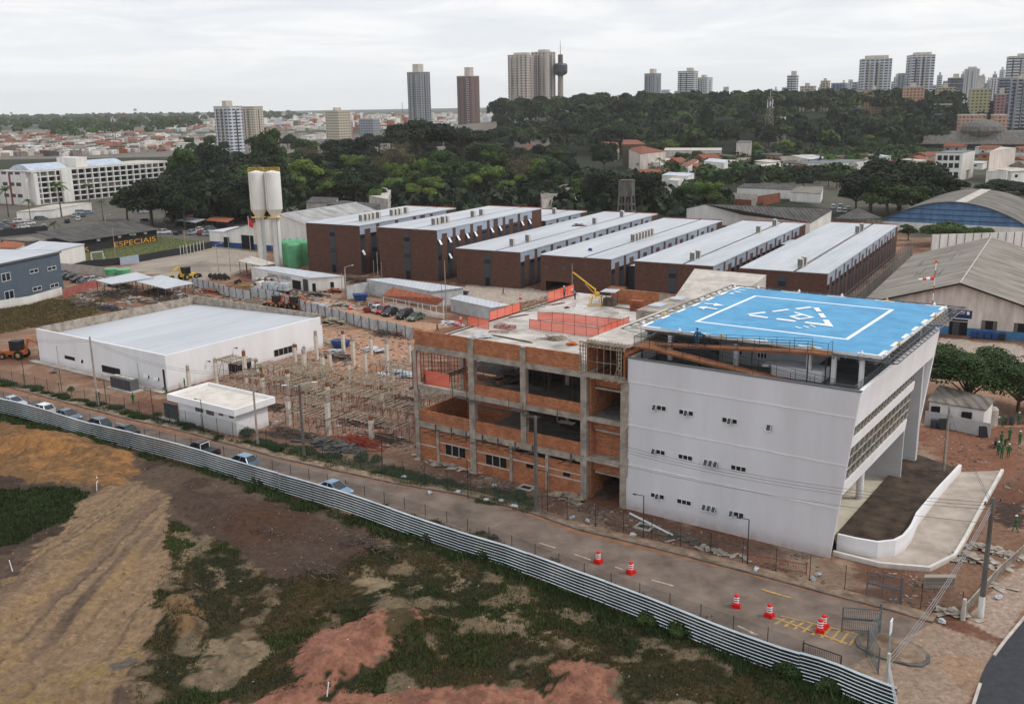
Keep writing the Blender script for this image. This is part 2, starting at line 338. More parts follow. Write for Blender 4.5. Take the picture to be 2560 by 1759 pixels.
MOUNDS = []   # x,y,r1,r2,ang,h
def mound(z, u, v, r1, r2, ang, h): q = G(z, u, v); MOUNDS.append((q[0], q[1], r1, r2, radians(ang), h))
mound('i',420,880,7,3.6,-25,1.6); mound('i',150,900,6,3,-30,1.1); mound('i',850,960,5,2.2,-30,.9)
mound('n',1500,810,2.2,1.5,0,1.5); mound('n',1480,990,2.3,1.6,0,1.5); mound('i',1900,1450,6,3,-20,1.2)
mound('o',560,1390,3.6,1.9,35,2.0); mound('o',820,1150,5.5,2.2,25,1.5); mound('o',1150,1000,5,2,0,1.4); mound('p',470,1440,4,1.7,0,1.3)
mound('o',420,560,4,1,15,.8); mound('o',760,370,4,1,20,.8); mound('n',700,1560,7,1.2,20,1.2); mound('n',-100,400,6,2,20,1.0)
def gz(x, y):
    x = np.asarray(x, float); y = np.asarray(y, float); z = np.zeros(x.shape)
    hill = 26*np.exp(-(((x-260)/400)**2+((y-1190)/250)**2)**2); z = z+hill
    for (mx_, my_, a, b, t, h) in MOUNDS:
        dx_ = x-mx_; dy_ = y-my_; u_ = dx_*cos(t)+dy_*sin(t); v_ = -dx_*sin(t)+dy_*cos(t)
        q = (u_/a)**2+(v_/b)**2
        z = z+h*np.exp(-q*1.3)*(1+.5*(fbm(x*.9, y*.9)-.5))
    return z
def relief(x, y):
    lot = inpoly(x, y, LOT); d = dist_line(x, y, FENCE)
    k = np.where(lot, sm(d/2.5), 0)
    z = k*((fbm(x*.35+5, y*.35)-.5)*1.1+(fbm(x*1.6, y*1.6)-.5)*.4)
    return gz(x, y)+z
def lotz(x, y): return float(relief(np.array([x*1.0]), np.array([y*1.0]))[0])
def axis(segs):
    o = []
    for a, b, n in segs: o += list(np.linspace(a, b, n, endpoint=False))
    return np.array(o+[segs[-1][1]])
gx = axis([(-12000,-3000,14),(-3000,-700,24),(-700,-200,30),(-200,-82,50),(-82,42,470),(42,100,110),(100,300,40),(300,900,40),(900,3000,24),(3000,12000,14)])
gy = axis([(-300,30,10),(30,48,14),(48,132,330),(132,200,110),(200,400,100),(400,1300,90),(1300,3500,26),(3500,9800,14)])
XX, YY = np.meshgrid(gx, gy, indexing='ij'); X = XX.ravel(); Y = YY.ravel()
Z = relief(X, Y)-.0
nx, ny = len(gx), len(gy)
cols = np.zeros((len(X), 3))
def setc(mask, c, w_=1.0):
    w_ = np.where(mask, w_, 0)[:, None] if not np.isscalar(w_) or True else 0
    cols[:] = cols*(1-w_)+np.array(lin(c)[:3])*w_
nzx = X+(fbm(X*.5, Y*.5)-.5)*3.2+(fbm(X*2.2, Y*2.2, 3)-.5)*1.5; nzy = Y+(fbm(X*.5+40, Y*.5+9)-.5)*3.2+(fbm(X*2.2+7, Y*2.2+3, 3)-.5)*1.5
def zone(poly, c, w_=1.0, noisy=True): setc(inpoly(nzx, nzy, poly) if noisy else inpoly(X, Y, poly), c, w_)
one = np.ones(X.shape, bool)
setc(one, (150,112,88))
k = fbm(X*.12, Y*.12); setc(one, (128,84,62), sm((k-.45)*5)); k = fbm(X*.3+9, Y*.3+3); setc(one, (178,150,124), sm((k-.55)*6)*.7)
setc(Y > 330, (58,64,44)); setc(Y > 900, (128,120,112)); setc((Y > 330) & (Y < 1700) & (X > 20+Y*.02) & (X < 520), (44,52,34)); k = fbm(X*.004, Y*.004); setc(Y > 1500, (64,84,60), sm((k-.42)*8)); setc(Y > 4500, (52,72,52))
setc((Y > 300) & (X < -60) & (Y < 600), (110,104,96)); setc((Y > 300) & (X > 120) & (Y < 700), (96,94,80))
yard = PL(('e',1000,500),('e',1160,440),('e',1760,300),('e',2180,370),('e',2200,470),('e',1900,560),('e',1500,640),('e',1250,560)); zone(yard, (176,162,146)); zone(PL(('e',1300,500),('e',1700,440),('e',1760,530),('e',1300,540)), (140,128,118), .6)
zone(PL(('e',690,350),('e',1300,235),('e',1770,285),('e',1500,375),('e',870,465),('e',740,480)), (104,112,58), .95, False)
zone(PL(('e',-200,700),('e',560,740),('e',880,740),('e',840,880),('e',620,930),('e',330,980),('e',-200,1080)), (96,88,52)); 
k = fbm(X*.25+3, Y*.25); setc(inpoly(nzx, nzy, PL(('e',-200,720),('e',560,740),('e',780,900),('e',-200,1080))), (128,104,78), sm((k-.5)*8))
zone(PL(('g',-100,770),('g',500,800),('g',640,850),('g',300,930),('g',-400,900)), (190,174,158)); zone(PL(('g',500,700),('g',800,700),('g',900,880),('g',600,880)), (196,186,172))
zone(PL(('i',1420,440),('j',600,250),('j',1440,250),('j',1480,1280),('j',900,1150),('j',100,1000),('j',0,700)), (176,138,116), .85)
zone(PL(('j',650,240),('j',1400,260),('j',1480,420),('j',1100,700),('j',600,480),('j',680,330)), (196,146,112), .9)
zone(PL(('j',620,600),('j',1000,560),('j',1250,480),('j',1300,620),('j',900,760)), (166,118,78), .8)
zone(PL(('f',560,880),('f',700,860),('f',1050,1000),('f',1500,1080),('f',1850,1100),('f',1500,1150),('f',900,1010),('f',560,940)), (198,152,120), .9)
zone(PL(('m',1300,600),('m',2323,560),('m',2323,1060),('m',1800,950),('m',1500,780)), (150,96,70), .8); zone(PL(('m',1900,240),('m',2323,300),('m',2323,620),('m',2000,640)), (190,146,118), .9)
zone(PL(('h',1600,1210),('h',2323,1270),('h',2323,1500),('h',1650,1400)), (190,172,156))
zone(PL(('m',2050,1250),('m',2323,1230),('m',2323,1480),('m',2020,1400)), (84,66,58))
# verge green between fence and curb
k = fbm(X*.4, Y*.4)
def band(pl, d): return dist_line(X, Y, pl) < d
vg = PL(('j',150,1150),('j',700,1260),('j',1300,1390),('k',400,1330),('k',900,1420),('k',1150,1500),('k',1100,1600),('k',400,1430),('j',700,1370),('j',100,1200)); VERGE = vg
setc(inpoly(nzx, nzy, vg), (84,84,56), .8)
setc(inpoly(nzx, nzy, PL(('i',900,560),('i',1400,650),('i',1950,830),('i',2323,880),('i',2323,960),('i',1500,740),('i',950,610))), (80,84,50), .8)
# the lot in front of the sheet fence
LOTM = inpoly(X, Y, LOT)
setc(LOTM, (112,92,76))
lk = fbm(X*.3, Y*.3); setc(LOTM, (82,64,54), sm((lk-.5)*6)*.8)
GREENS = []
def lot(poly, c, w_=1.0): setc(inpoly(nzx, nzy, poly) & LOTM, c, w_)
field = PV((385,1175),(520,1235),(640,1330),(740,1300),(870,1240),(800,1180),(715,1145),(720,1120),(1000,1180),(1300,1290),(1700,1450),(2060,1620),(2000,1700),(300,1700),(310,1560),(345,1400))
lot(field, (58,60,36)); g2 = fbm(X*.22+11, Y*.22+5); INF = inpoly(nzx, nzy, field) & LOTM
setc(INF, (98,80,50), sm((g2-.46)*9)*.75)
for pv in (((790,1305),(850,1300),(900,1320),(880,1345),(820,1350)),((395,1200),(440,1200),(430,1290),(405,1330)),((470,1290),(505,1300),(500,1340),(470,1335)),((990,1300),(1060,1310),(1080,1340),(1020,1330)),((1120,1390),(1330,1470),(1300,1490),(1100,1420)),((480,1450),(560,1400),(620,1480),(560,1530),(420,1560),(430,1530)),((830,1390),(1000,1395),(1040,1440),(900,1420))):
    lot(PV(*pv), (168,146,112), sm((fbm(X*1.1, Y*1.1)-.36)*7)*.9)
setc(INF, (150,128,100), sm((fbm(X*.45+21, Y*.45)-.55)*9)*.75)
rows = .5+.5*np.sin((Y*.96+X*.3)*3.1+fbm(X*.3, Y*.3)*5); setc(inpoly(nzx, nzy, PV((330,1300),(640,1350),(900,1400),(700,1450),(420,1440))) & LOTM, (92,70,48), rows*.65)
lot(PV((380,1120),(560,1130),(715,1150),(730,1175),(870,1235),(820,1280),(740,1310),(640,1340),(560,1260),(500,1225),(400,1160)), (98,78,66), .95)
lot(PV((500,1200),(600,1140),(705,1150),(700,1200),(600,1240),(520,1240)), (96,68,50), .8)
lot(PV((-60,960),(60,955),(130,990),(215,1010),(305,1040),(325,1070),(255,1100),(150,1095),(60,1085),(-60,1075)), (150,110,66), .95)
setc(inpoly(nzx, nzy, PV((-60,985),(180,1005),(305,1040),(325,1070),(245,1105),(130,1080),(-60,1050))) & LOTM, (184,128,66), sm((fbm(X*.55+3, Y*1.2)-.46)*8)*.9)
lot(PV((-60,1090),(120,1095),(200,1120),(215,1150),(90,1240),(-60,1280)), (84,66,54), .9)
gp = PV((-60,1120),(90,1100),(175,1105),(200,1125),(150,1180),(60,1222),(-60,1260)); lot(gp, (70,76,44))
track = PV((215,1112),(300,1085),(370,1125),(388,1190),(385,1270),(360,1370),(330,1470),(290,1560),(240,1600),(150,1720),(-400,1720),(-300,1450),(0,1340),(70,1270),(140,1200),(170,1150))
lot(track, (168,136,102)); TR = inpoly(nzx, nzy, track) & LOTM
c0 = G('v', 420, 1050)
pol = np.hypot(X-c0[0]+16, Y-c0[1]+40); 
an = np.arctan2(X-c0[0]-3, -(Y-c0[1]-14)); rd = np.hypot(X-c0[0]-3, Y-c0[1]-14)
setc(TR, (128,104,88), sm((vnoise(an*42+100, rd*.11)-.42)*3)*.7); setc(TR, (100,82,70), sm((vnoise(an*95+60, rd*.06+3)-.66)*6)*.7); setc(TR, (176,142,92), sm((vnoise(an*18+40, rd*.12)-.66)*6)*.6)
lot(PV((150,1510),(230,1490),(320,1470),(300,1540),(250,1580),(120,1596),(60,1650),(-60,1650),(-60,1590)), (170,138,84), sm((fbm(X*.8, Y*.8)-.42)*8)*.85)
lot(PV((235,1500),(300,1490),(310,1520),(260,1540)), (112,106,104), .8)
clay = [PV((690,1465),(800,1412),(960,1402),(960,1440),(900,1470),(880,1510),(850,1530),(780,1560),(690,1575),(660,1540)), PV((1240,1512),(1330,1498),(1400,1535),(1395,1600),(1300,1560),(1250,1545)), PV((480,1600),(640,1582),(880,1570),(1000,1555),(1340,1565),(1420,1600),(1420,1750),(400,1750)), PV((820,1400),(950,1395),(960,1460),(880,1440))]
for c_ in clay: lot(c_, (180,120,94)); lot(c_, (142,94,76), sm((fbm(X*.7+2, Y*.7)-.5)*8)*.7)
lot(PV((350,1400),(400,1368),(455,1385),(450,1440),(380,1455)), (150,116,76), .85)
for cc in (((870,1410),(950,1420),(940,1470),(900,1470)),): lot(PV(*cc), (66,74,40), .8)
# apron and pavement at the gate corner
APR = PL(('r',1120,785),('r',1560,915),('r',2100,1110),('r',1850,1596),('r',1850,1800),('r',900,1700),('r',1290,1500),('r',850,1300),('r',700,1180),('r',900,1010))
zone(APR, (172,146,124), .95, False); zone(PL(('r',1600,1150),('r',2000,1270),('r',1850,1500),('r',1650,1400)), (176,136,104), .6)
zone(PL(('r',1830,900),('r',2150,560),('r',2323,440),('r',2600,200),('r',2600,600),('r',2323,800),('r',2150,1060),('r',1990,980)), (186,160,142), .95, False)
g_ = cols@np.array([.3,.6,.1]); cols[:] = g_[:,None]+(cols-g_[:,None])*.86; cols[LOTM] *= .8; cols *= (0.6+.42*fbm(X*1.9, Y*1.9, 4))[:, None]
cols = np.concatenate([cols, np.ones((len(X), 1))], 1)
ii, jj = np.meshgrid(np.arange(nx-1), np.arange(ny-1), indexing='ij'); a_ = (ii*ny+jj).ravel()
Fq = np.stack([a_, a_+ny, a_+ny+1, a_+1], 1)
gm, t_, b_ = newmat('earth'); N_, L_ = t_.nodes, t_.links
at = N_.new('ShaderNodeAttribute'); at.attribute_name = 'Col'; tc = N_.new('ShaderNodeTexCoord')
na = N_.new('ShaderNodeTexNoise'); na.inputs['Scale'].default_value = 2.2; na.inputs['Detail'].default_value = 10; na.inputs['Roughness'].default_value = .75; L_.new(tc.outputs['Object'], na.inputs['Vector'])
mr = N_.new('ShaderNodeMapRange'); mr.inputs[1].default_value = .3; mr.inputs[2].default_value = .7; mr.inputs[3].default_value = .5; mr.inputs[4].default_value = 1.32; L_.new(na.outputs[0], mr.inputs[0])
mu = N_.new('ShaderNodeMixRGB'); mu.blend_type = 'MULTIPLY'; mu.inputs[0].default_value = 1; L_.new(at.outputs['Color'], mu.inputs[1]); L_.new(mr.outputs[0], mu.inputs[2])
L_.new(mu.outputs[0], b_.inputs['Base Color']); b_.inputs['Roughness'].default_value = .95; b_.inputs['Specular IOR Level'].default_value = .15
bp = N_.new('ShaderNodeBump'); bp.inputs['Strength'].default_value = .7; bp.inputs['Distance'].default_value = .25; L_.new(na.outputs[0], bp.inputs['Height']); L_.new(bp.outputs[0], b_.inputs['Normal'])
ground = npmesh('ground', np.stack([X, Y, Z], 1), Fq, gm, cols=cols, smooth=True); tag(ground, kind='structure')
# ---------------------------------------------------------------- road, kerb, markings, street
MT['road'] = mat('dusty_worn_asphalt', (130,116,106), (88,76,68), scale=.3, rough=.95, bump=.25, bscale=14, detail=11, lo=.32, hi=.66)
def strip(name, A, B, z, m, kind='structure'):
    """sheet between two polylines of equal length"""
    mb = MB()
    for i in range(len(A)-1): mb.quad((*A[i], z), (*B[i], z), (*B[i+1], z), (*A[i+1], z))
    o = mb.build(name, m); tag(o, kind=kind); return o
def resample(pl, n):
    pl = [np.array(p[:2]) for p in pl]; L = [0]
    for a, b in zip(pl[:-1], pl[1:]): L.append(L[-1]+np.linalg.norm(b-a))
    return [tuple(np.array([np.interp(t, L, [p[0] for p in pl]), np.interp(t, L, [p[1] for p in pl])])) for t in np.linspace(0, L[-1], n)]
def offset(pl, d):
    o = []; n = len(pl)
    for i in range(n):
        a = np.array(pl[max(0, i-1)]); b = np.array(pl[min(n-1, i+1)]); t = (b-a)/np.linalg.norm(b-a); o.append((pl[i][0]-t[1]*d, pl[i][1]+t[0]*d))
    return o
CB = resample(CURB, 50)
FN = resample(FENCE[:-2]+[FENCE[-3]], 50)
NEAR = resample([tuple(G(*q)[:2]) for q in (('i',-300,530),('i',0,590),('i',500,720),('i',900,835),('i',1300,940),('i',2100,1160),('p',0,600),('p',1000,1000),('p',1926,1330),('r',850,1290),('r',1050,1180),('r',1250,1020),('r',1560,925))][:10], 50)
strip('road', CB, NEAR, .012, 'road')
MT['mud'] = mat('dried_orange_mud', (150,106,78), (116,84,66), scale=.9, rough=.95, bump=.3, bscale=6, detail=10)
rr_ = [ .35+2.4*max(0, vnoise(np.array([i*.23]), np.array([3.3]))[0]-.35) for i in range(50)]; strip('mud', offset(CB, -.03), [offset(CB, -rr_[i])[i] for i in range(50)], .018, 'mud')
mbk = MB(); A = offset(CB, -.02); B = offset(CB, .16)
for i in range(49):
    mbk.hexa([(*A[i], -.05), (*A[i+1], -.05), (*B[i+1], -.05), (*B[i], -.05)], [(*A[i], .15), (*A[i+1], .15), (*B[i+1], .15), (*B[i], .15)])
tag(mbk.build('kerb', 'concd'), kind='structure')
B2 = offset(CB, .17); C2 = offset(CB, 1.5)
MT['pave'] = mat('mud_covered_pavement', (150,130,112), (96,78,62), scale=.7, rough=.95, bump=.3, bscale=6, detail=9)
strip('pavement', B2, C2, .11, 'pave')
st = PL(('r',2600,480),('r',2323,865),('r',2150,1070),('r',1990,1290),('r',1890,1596),('r',1850,1800)); sr = [(p[0]+26, p[1]+4) for p in st]
strip('street', resample(st, 20), resample(sr, 20), .014, 'asph')
mbk = MB(); A = resample(st, 20); B = offset(A, .22)
for i in range(19):
    if i in (12,13,14): continue
    mbk.hexa([(*A[i], -.05), (*A[i+1], -.05), (*B[i+1], -.05), (*B[i], -.05)], [(*A[i], .12), (*A[i+1], .12), (*B[i+1], .12), (*B[i], .12)])
tag(mbk.build('street_kerb', 'concl'), kind='structure')
def decal(name, polys, z, m, lab):
    mb = MB()
    for p in polys:
        q = [(*x[:2], z) for x in p]
        ar = sum(q[i][0]*q[(i+1) % len(q)][1]-q[(i+1) % len(q)][0]*q[i][1] for i in range(len(q)))
        q = [(a_[0],a_[1],z+.003*polys.index(p)) for a_ in q]; mb.quad(*(q if ar > 0 else q[::-1]))
    o = mb.build(name, m); tag(o, kind='structure'); return o
ye = []
for k_ in range(9):
    u0 = 330+k_*75; v0 = 880+k_*17
    ye.append(PL(('r',u0,v0),('r',u0+22,v0+4),('r',u0-60+k_*2,v0+52+k_*6),('r',u0-85+k_*2,v0+45+k_*6)))
ye.append(PL(('r',250,885),('r',262,878),('r',860,1090),('r',850,1102))); ye.append(PL(('r',300,868),('r',310,862),('r',960,1015),('r',955,1025)))
ye.append(PL(('p',1760,812),('p',1790,808),('p',1926,850),('p',1926,862))); ye.append(PL(('r',130,648),('r',150,643),('r',400,712),('r',380,722)))
decal('yellow_hatching', ye, .017, 'markyel', '')
wm = [PL(('p',760,655),('p',765,650),('p',820,668),('p',815,673)), PL(('p',480,568),('p',486,563),('p',600,603),('p',594,608)), PL(('p',240,490),('p',246,486),('p',355,520),('p',350,526)), PL(('p',1600,1060),('p',1612,1055),('p',1730,1110),('p',1715,1116)), PL(('p',1680,1105),('p',1760,1125),('p',1690,1090)),
      PL(('i',945,684),('i',960,681),('i',1060,704),('i',1045,708)), PL(('p',1010,745),('p',1020,741),('p',1170,782),('p',1160,788)),PL(('r',60,515),('r',70,510),('r',330,580),('r',320,585)),PL(('r',0,965),('r',20,975),('r',110,1030),('r',60,1015))]
decal('white_road_marking', wm, .017, 'markwh', '')
# traffic island
isl = [G('r', *q) for q in ((915,1060),(960,1020),(1100,1000),(1300,1060),(1450,1120),(1540,1190),(1545,1250),(1480,1290),(1380,1285),(1200,1240),(1050,1190),(940,1120))]
mb = MB(); mb.prism([(q[0], q[1]) for q in isl], -.05, .16); c_ = sum(isl)/len(isl)
o = mb.build('traffic_island', 'concd'); tag(o, 'oval raised kerb island with a weedy concrete top in front of the open gates', 'traffic island')
mb = MB(); mb.prism([(c_[0]+(q[0]-c_[0])*.88, c_[1]+(q[1]-c_[1])*.88) for q in isl], .10, .175); mb.build('island_top', 'pave', o)
# ================================================================ HELIPAD BUILDING
hb = thing('hospital_block', 'white four storey block with a blue helideck on its roof and a leaning glazed side', 'building', FH.wld(0,0), FH.az)
HW, HD, HH = 21.8, 32.4, 16.5
def ux(z): return 21.8+1.8*z/HH       # the right side leans outwards
mb = MB()
# front wall (a slab with a leaning right edge), returned left wall, back wall
mb.hexa([(0,0,-.3),(ux(0),0,-.3),(ux(0),.35,-.3),(0,.35,-.3)], [(.3,0,HH),(ux(HH),0,HH),(ux(HH),.35,HH),(.3,.35,HH)])
mb.box(0,.35,.36,HD,-.3,HH-.003); mb.box(.36,21,HD-.3,HD,-.3,HH-.003)
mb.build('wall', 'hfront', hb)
for z in (14.05,9.4,5.06):
    mb = MB(); mb.box(.25,ux(z)-.02,-.05,0.02,z-.05,z+.05); mb.build('ledge', 'white2', hb)
mb = MB(); mb.box(.25,ux(HH)+.05,-.06,.42,HH+.003,HH+.1); mb.build('coping', 'steelg', hb)
def sidewall(z0, z1, v0, v1, t=.35, name='side_band', m='white'):
    mb = MB(); a, b = ux(z0), ux(z1)
    mb.hexa([(a-t,v0,z0),(a,v0,z0),(a,v1,z0),(a-t,v1,z0)], [(b-t,v0,z1),(b,v0,z1),(b,v1,z1),(b-t,v1,z1)]); return mb.build(name, m, hb)
sidewall(13.1,HH,.36,HD-2.2); sidewall(11.0,11.95,.36,HD-9.5); sidewall(6.3,7.55,.36,HD-9.5)
sidewall(0,HH,HD-2.2,HD-1.9,3.2,'far_fin'); sidewall(-.2,HH+.02,HD-1.9,HD-1.6,.5,'far_fin_edge')
def glaze(z0, z1, v0, v1, nrow, ncol):
    mb = MB(); a, b = ux(z0)-.22, ux(z1)-.22
    mb.hexa([(a-.04,v0,z0),(a,v0,z0),(a,v1,z0),(a-.04,v1,z0)], [(b-.04,v0,z1),(b,v0,z1),(b,v1,z1),(b-.04,v1,z1)]); g = mb.build('window', 'glassg', hb)
    mb = MB()
    for i in range(ncol+1): v = v0+(v1-v0)*i/ncol; mb.tube((ux(z0)-.14,v,z0),(ux(z1)-.14,v,z1),.05,n=4)
    for j in range(nrow+1): z = z0+(z1-z0)*j/nrow; mb.tube((ux(z)-.14,v0,z),(ux(z)-.14,v1,z),.05,n=4)
    mb.build('frame', 'concl', g)
glaze(11.95,13.1,.5,23,1,20); glaze(7.55,11.0,.5,23,3,14)
mb = MB(); mb.box(15.5,ux(8)-.3,23.0,23.3,0,13.1); mb.box(16,ux(6),HD-3.2,HD-2.3,0,13.3); mb.build('return_wall', mat('grey_return', (196,196,198), (184,184,186)), hb)
mb = MB(); mb.box(.4,21.3,.4,HD-.35,6.0,6.28); mb.box(.4,21.6,.4,HD-.35,10.7,10.98); mb.box(.4,21.0,.4,HD-.4,-.1,.12); mb.box(.4,12,5,HD-.4,.2,6); mb.build('floor_slab', mat('cream_floor', (214,206,190), (196,188,172)), hb)
mb = MB(); mb.box(20.8,21.3,.5,HD-2.5,-.15,.2); mb.build('plinth', 'concd', hb)
for v in (6.5,15.7,23.7): mb = MB(); mb.tube((20.0,v,.1),(20.0,v,6.1),.38,n=16); mb.build('column', 'white', hb, smooth=False)
# small windows in the front
WN = [(3.07,12.05,3,1),(6.05,12.03,3,2),(10.65,12.0,3,2),(15.1,12.05,1,1),(3.07,7.33,3,1),(6.1,7.33,3,0),(8.85,7.3,3,3),(11.75,7.31,3,0),(3.08,2.5,3,2),(6.1,2.5,3,0),(8.83,2.5,3,3),(11.72,2.5,3,1)]
for u, z, n, op in WN:
    wd = 1.55 if n == 3 else .55; mb = MB()
    mb.box(u,u+wd,-.03,-.006,z-.45,z); fr = mb.build('window', 'glass', hb); mb = MB()
    mb.box(u-.06,u+wd+.06,-.07,-.035,z-.5,z-.44); mb.box(u-.06,u+wd+.06,-.07,-.035,z,z+.05)
    for k in range(n+1): x = u+wd*k/n; mb.box(x-.03,x+.03,-.069,-.034,z-.44,z)
    mb.build('frame', 'white2', fr)
    for k in range(n):
        if (op >> k) & 1 or op == 3:
            x = u+wd*k/n; mb = MB(); mb.hexa([(x+.04,-.34,z-.5),(x+wd/n-.04,-.34,z-.5),(x+wd/n-.04,-.31,z-.5),(x+.04,-.31,z-.5)], [(x+.04,-.07,z-.02),(x+wd/n-.04,-.07,z-.02),(x+wd/n-.04,-.04,z-.02),(x+.04,-.04,z-.02)]); mb.build('open_sash', 'glass', fr)
            mb = MB()
            for xx in (x+.06, x+wd/n-.06): mb.tube((xx,-.35,z-.5),(xx,-.08,z),.025,n=4)
            mb.tube((x+.06,-.35,z-.5),(x+wd/n-.06,-.35,z-.5),.03,n=4); mb.build('sash_frame', 'mark', fr)
# roof terrace
TZ = 15.55
mb = MB(); mb.box(.36,ux(HH)-.36,.42,HD-2.3,TZ-.25,TZ); mb.build('terrace_floor', mat('wet_terrace', (112,112,112), (80,80,82), scale=.5, rough=.5), hb)
mb = MB(); mb.box(7.0,16.2,7.2,26,TZ+.01,TZ+2.9); ph = mb.build('penthouse', mat('penthouse_wall', (176,178,180), (158,160,164), scale=.4), hb)
for x0,x1,z0,z1 in ((8.6,9.6,1.0,2.0),(11.2,12.2,1.0,2.0),):
    mb = MB(); mb.box(x0,x1,7.12,7.19,TZ+z0,TZ+z1); pw = mb.build('window', 'glass', ph); mb = MB()
    for t in range(4): mb.box(x0+(x1-x0)*t/3-.03,x0+(x1-x0)*t/3+.03,7.06,7.11,TZ+z0,TZ+z1)
    mb.box(x0,x1,7.05,7.10,TZ+(z0+z1)/2-.03,TZ+(z0+z1)/2+.03); mb.build('frame', 'mark', pw)
mb = MB(); mb.box(13.6,18.6,4.6,7.0,TZ+.01,TZ+1.1); mb.box(12.8,13.4,4.2,6,TZ+.9,TZ+1.1); mb.build('low_white_block', 'white', hb)
mb = MB(); mb.box(2.2,6.9,6.5,24,TZ+.01,TZ+2.6); mb.build('dark_louvre_room', 'slate', hb)
for u in (2.5,9.8,17.2,19.6,22.2):
    for v in (5.0,14,27): mb = MB(); mb.box(u-.2,u+.2,v-.2,v+.2,TZ+.01,18.35); mb.build('deck_column', 'white', hb)
mb = MB()
for v in (4.6,9,14,19,24,29): mb.box(-.2,23.9,v-.12,v+.12,18.36,18.72)
for u in (0.3,6,12,18,23.6): mb.box(u-.1,u+.1,4.2,30.2,18.1,18.355)
mb.build('deck_beam', 'steelg', hb)
DZ = 19.0
dk = MB(); dk.box(-.5,24.1,4.1,30.3,DZ-.27,DZ); deck = dk.build('helideck', 'blue', hb)
mb = MB(); mb.box(-.56,24.16,4.03,4.09,DZ-.28,DZ-.02); mb.box(24.11,24.2,4.03,30.36,DZ-.28,DZ-.02); mb.box(-.6,-.51,4.03,30.36,DZ-.28,DZ-.02); mb.build('deck_edge', 'white2', hb)
mk = MB(); e_ = .012
def ez():
    global e_; e_ += .0012; return DZ+e_
def mrect(u0,u1,v0,v1): z = ez(); mk.quad((u0,v0,z),(u1,v0,z),(u1,v1,z),(u0,v1,z))
mrect(3.35,19.65,8.9,9.3); mrect(3.35,19.65,25.4,25.8); mrect(3.35,3.75,9.3,25.4); mrect(19.25,19.65,9.3,25.4)
for i in range(5):
    s = i/4.0; u = -.5+(24.6-2.2)*s; mrect(u,u+2.2,4.1,4.42); mrect(u,u+2.2,29.98,30.3)
    if i < 6: pass
for i in range(7): v = 4.43+(25.54-2)*i/6.0; mrect(-.5,-.12,v,v+2); mrect(23.72,24.1,v,v+2)
def mpoly(*pts):
    q = [FH.on('t', *p, h=DZ+e_) for p in pts]; ar = sum(q[i][0]*q[(i+1) % len(q)][1]-q[(i+1) % len(q)][0]*q[i][1] for i in range(len(q)))
    if ar < 0: q = q[::-1]
    z = ez(); mk.quad(*[(a[0], a[1], z) for a in q])
mpoly((435,480),(715,445),(745,463),(480,492)); mpoly((450,508),(492,492),(782,532),(760,550)); mpoly((828,435),(1085,400),(1128,415),(865,450)); mpoly((895,568),(930,548),(1235,590),(1205,608))
mpoly((1200,390),(1445,362),(1500,378),(1250,408)); mpoly((1500,378),(1590,378),(1640,442),(1560,442)); mpoly((1578,472),(1665,470),(1718,542),(1635,540)); mpoly((1655,575),(1750,575),(1832,688),(1700,642)); mpoly((1352,625),(1390,606),(1700,642),(1832,688))
mpoly((1185,458),(1215,448),(1530,535),(1485,545)); mpoly((1105,518),(1150,510),(1300,556),(1272,575)); mpoly((1272,575),(1290,556),(1460,530),(1530,535)); mpoly((1105,518),(1290,486),(1340,500),(1165,524))
mpoly((1335,676),(1360,672),(1445,700),(1420,708)); mpoly((1435,660),(1460,656),(1550,686),(1525,694)); mpoly((1205,690),(1240,684),(1275,698),(1240,702)); mpoly((1250,702),(1275,698),(1312,710),(1290,717)); mpoly((1300,704),(1325,700),(1312,712),(1290,710))
mpoly((140,152),(185,140),(245,150),(200,162)); mpoly((218,118),(240,112),(345,128),(305,138)); mpoly((320,122),(345,128),(305,138),(285,130)); mpoly((285,96),(330,86),(350,92),(305,102)); mpoly((330,86),(350,90),(385,102),(365,104)); mpoly((385,98),(418,96),(400,104),(370,104))
def marrow(*pts):
    q = [FH.on('l', *p, h=DZ+e_) for p in pts]; ar = sum(q[i][0]*q[(i+1) % len(q)][1]-q[(i+1) % len(q)][0]*q[i][1] for i in range(len(q)))
    if ar < 0: q = q[::-1]
    z = ez(); mk.quad(*[(a[0], a[1], z) for a in q])
marrow((862,195),(872,190),(955,198),(950,204)); marrow((938,214),(958,190),(1030,212)); marrow((808,225),(862,218),(852,238)); marrow((852,228),(862,222),(978,238),(965,244)) ; marrow((808,225),(895,218),(860,242))
mk.build('deck_marking', 'mark', deck)
# net frame round the deck and its brackets
def netframe(pts_in, pts_out, n):
    mb = MB()
    for a, b in zip(pts_out[:-1], pts_out[1:]): mb.tube((*a,DZ-.15),(*b,DZ-.15),.06,n=4)
    for k in range(n+1):
        t = k/n; a = Vector((*pts_in[0],DZ-.25)).lerp(Vector((*pts_in[-1],DZ-.25)), t); b = Vector((*pts_out[0],DZ-.15)).lerp(Vector((*pts_out[-1],DZ-.15)), t)
        mb.tube(a,b,.045,n=4); mb.tube(a-Vector((0,0,.55)),b,.035,n=4); mb.tube(a,a-Vector((0,0,.55)),.035,n=4)
    mb.tube(Vector((*pts_out[0],DZ-.15)).lerp(Vector((*pts_in[0],DZ-.2)),.5), Vector((*pts_out[-1],DZ-.15)).lerp(Vector((*pts_in[-1],DZ-.2)),.5),.03,n=4)
    return mb.build('safety_frame', 'steelg', hb)
netframe([(-.5,4.1),(-.5,30.3)],[(-2.1,2.6),(-2.1,31.8)],17); netframe([(24.1,4.1),(24.1,30.3)],[(25.9,2.6),(25.9,31.8)],22); netframe([(-.5,30.3),(24.1,30.3)],[(-2.1,31.8),(25.9,31.8)],17); netframe([(19.8,4.1),(24.1,4.1)],[(19.8,2.7),(25.9,2.6)],4)
